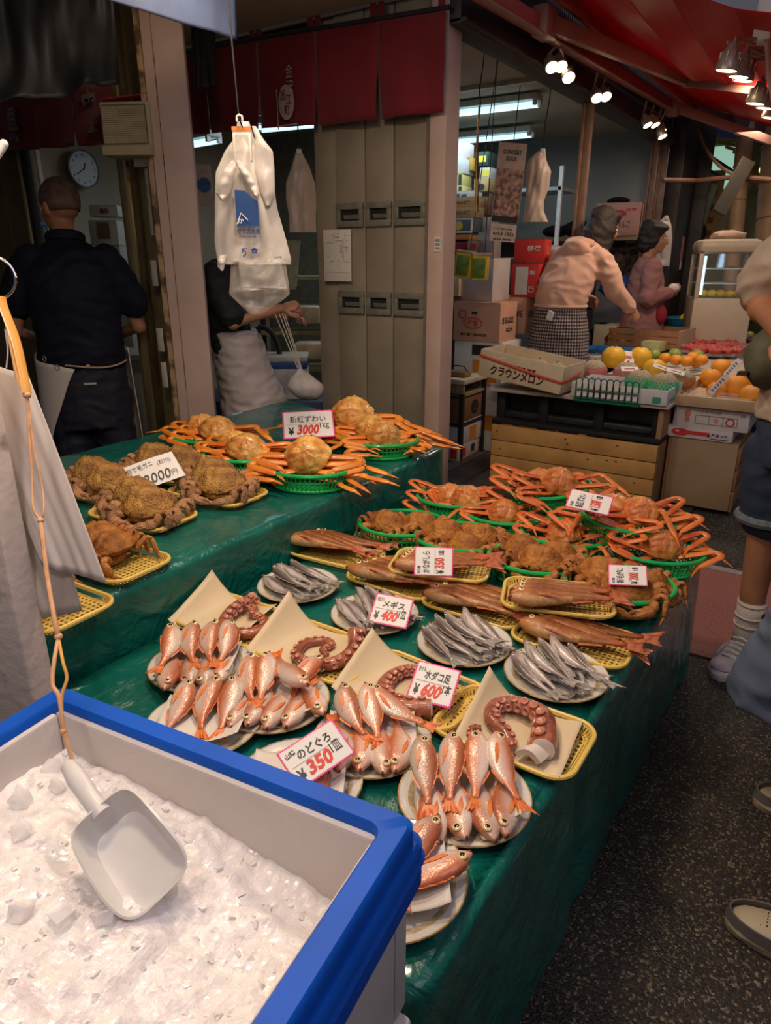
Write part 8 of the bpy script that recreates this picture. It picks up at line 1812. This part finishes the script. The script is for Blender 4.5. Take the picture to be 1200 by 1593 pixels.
for (x, y), hd in (((.118, -.02), R(-2)), ((-.13, .10), R(10))):
    q = M(); q.tube([(x, y, .07), (x, y - .002, .13), (x, y - .004, .17), (x, y - .006, .245)], [.046, .044, .047, .052], 18); 
    for z in (.15, .185, .235): q.tube([(x + .0485 * math.cos(2 * PI * i / 20), y - .004 + .0485 * math.sin(2 * PI * i / 20), z) for i in range(21)], .0045, 6, cap=False)
    s_ = q.build('sock', SOCK, rp, sharp=False); q = M(); q.box((0, 0, 0), (.003, .022, .014)); o = q.build('dark_mark', BLACK, s_); o.location = (x - .048, y + .012, .205)
    o, k = shoe(rp, 'trainer', (x, y), hd, SHW, mt('trainer_sole', (.60, .53, .50), .6), 1.10)
    for i in range(5): q = M(); q.tube([(-.026, .035 + .02 * i, .088 - .008 * i), (0, .04 + .02 * i, .098 - .009 * i), (.026, .035 + .02 * i, .088 - .008 * i)], .0035, 6); q.xf(k); q.build('lace', WHITE, o)
    q = M(); q.lathe([(.040, 0), (.046, .012), (.042, .024)], 20, 1.0, 1.15); q.xf(k @ Matrix.Translation((0, -.03, .082))); q.build('padded_collar', SHW, o, solid=.006)
    for sx in (-1, 1): q = M(); q.ell((sx * .040, .065, .045), (.010, .06, .020), 12, 8); q.xf(k); q.build('side_panel', SHL, o)
    q = M(); q.ell((0, .150, .040), (.042, .045, .017), 14, 8); q.xf(k); q.build('toe_panel', SHL, o)
sb = thing('shoulder_bag', 'olive green bag worn under the forearm of the passer-by in shorts', 'bag', (-.02, 2.595, 0), R(167)); q = M(); q.ell((.17, .08, 1.12), (.085, .10, .10), 20, 12, fn=lambda p: p * (1 + .10 * nz(p, 2))); q.build('bag_body', mt('olive_cloth', (.075, .070, .040), .8, var=.2, bump=.3, bscale=14), sb, sharp=False); q = M(); q.box((.22, .17, 1.08), (.03, .03, .012)); q.build('buckle', BLACK, sb)

# --- second passer-by: wide blue trousers and beige sneakers
np_ = thing('person', 'person in wide blue trousers and two-tone sneakers, lower right edge', 'person', (.31, 1.62, 0), R(95))
J = joints(1.66, anR=(.28, .095, .07), knR=(.25, .25, .50), anL=(-.22, .10, .07), knL=(-.14, .12, .47), hpR=(.10, 0, .86), hpL=(-.09, 0, .86))
q = M(); base_body(q, J); add_head(q, J['head'], 0, 0); add_hand(q, J['wrR'], (0, .2, -1), (-1, 0, 0), .4); add_hand(q, J['wrL'], (0, .2, -1), (1, 0, 0), .4)
q.build('body', SKIN, np_, remesh=.010, relax=2, sharp=False); eyes(np_, J['head'], 0, 0); hair_cap(np_, J['head'], 0, 0, MATS['black_hair'], 1.05, low=-.45, puff=1.1)
DEN = mt('blue_trouser_cloth', (.105, .135, .21), .8, var=.10, scale=5, bump=.3, bscale=12)
def f(q):
    vtube(q, [(0, 0, .72, .19, .15), (0, 0, .90, .18, .14), (0, 0, 1.0, .165, .125)])
    vtube(q, [(.08, .0, .90, .11, .11), (.16, .12, .76, .12, .12), (.23, .22, .58, .125, .125), (.262, .262, .40, .130, .130), (.27, .27, .32, .134, .134)]); limbs(q, [(-.10, 0, .80), (-.15, .03, .55), (-.20, .06, .36)], [.13, .13, .13])
garment(np_, 'wide_trousers', DEN, f, .011, 3)
def f(q):
    vtube(q, [(0, 0, .90, .19, .14), (0, 0, 1.10, .18, .13), (0, 0, 1.30, .18, .12), (0, 0, 1.37, .12, .09), (0, 0, 1.41, .07, .07)])
    for s in (-1, 1): limbs(q, [(s * .165, 0, 1.32), (s * .22, -.01, 1.20), (s * .245, -.02, 1.08)], [.075, .07, .066])
garment(np_, 'grey_top', mt('grey_top', (.2, .2, .21), .8), f)
SNB = mt('beige_sneaker', (.44, .36, .25), .6, var=.05, scale=9); SNG = mt('grey_leather', (.13, .11, .11), .5)
for (x, y), hd in (((.28, .075), R(8)), ((-.205, .115), R(-4))):
    o, k = shoe(np_, 'sneaker', (x, y), hd, SNB, mt('sneaker_sole', (.36, .26, .18), .6), 1.05)
    q = M(); n = 22; vs = []
    for i in range(n + 1):
        a = R(-20) + R(220) * i / n; 
        for w_, z in ((1.02, .028), (.97, .052)): vs.append((.049 * w_ * math.cos(a), .10 + .100 * w_ * math.sin(a), z))
    q.add(vs, [(2 * i, 2 * i + 2, 2 * i + 3, 2 * i + 1) for i in range(n)]); q.xf(k); q.build('grey_rand', SNG, o, solid=.004)
    for i in range(18): q = M() if i == 0 else q; q.ell((-.018 + .009 * (i % 5), .115 + .011 * (i // 5), .0605 - .012 * (i // 5) * .45), .0016, 6, 4)
    q.xf(k); tag(q.build('punched_holes', BLACK, o), kind='stuff')
    for i in range(4): q = M(); q.tube([(-.028, .025 + .02 * i, .090 - .007 * i), (0, .03 + .02 * i, .100 - .008 * i), (.028, .025 + .02 * i, .090 - .007 * i)], .004, 6); q.xf(k); q.build('lace', WHITE, o)
bpy.data.scenes.remove(TS)
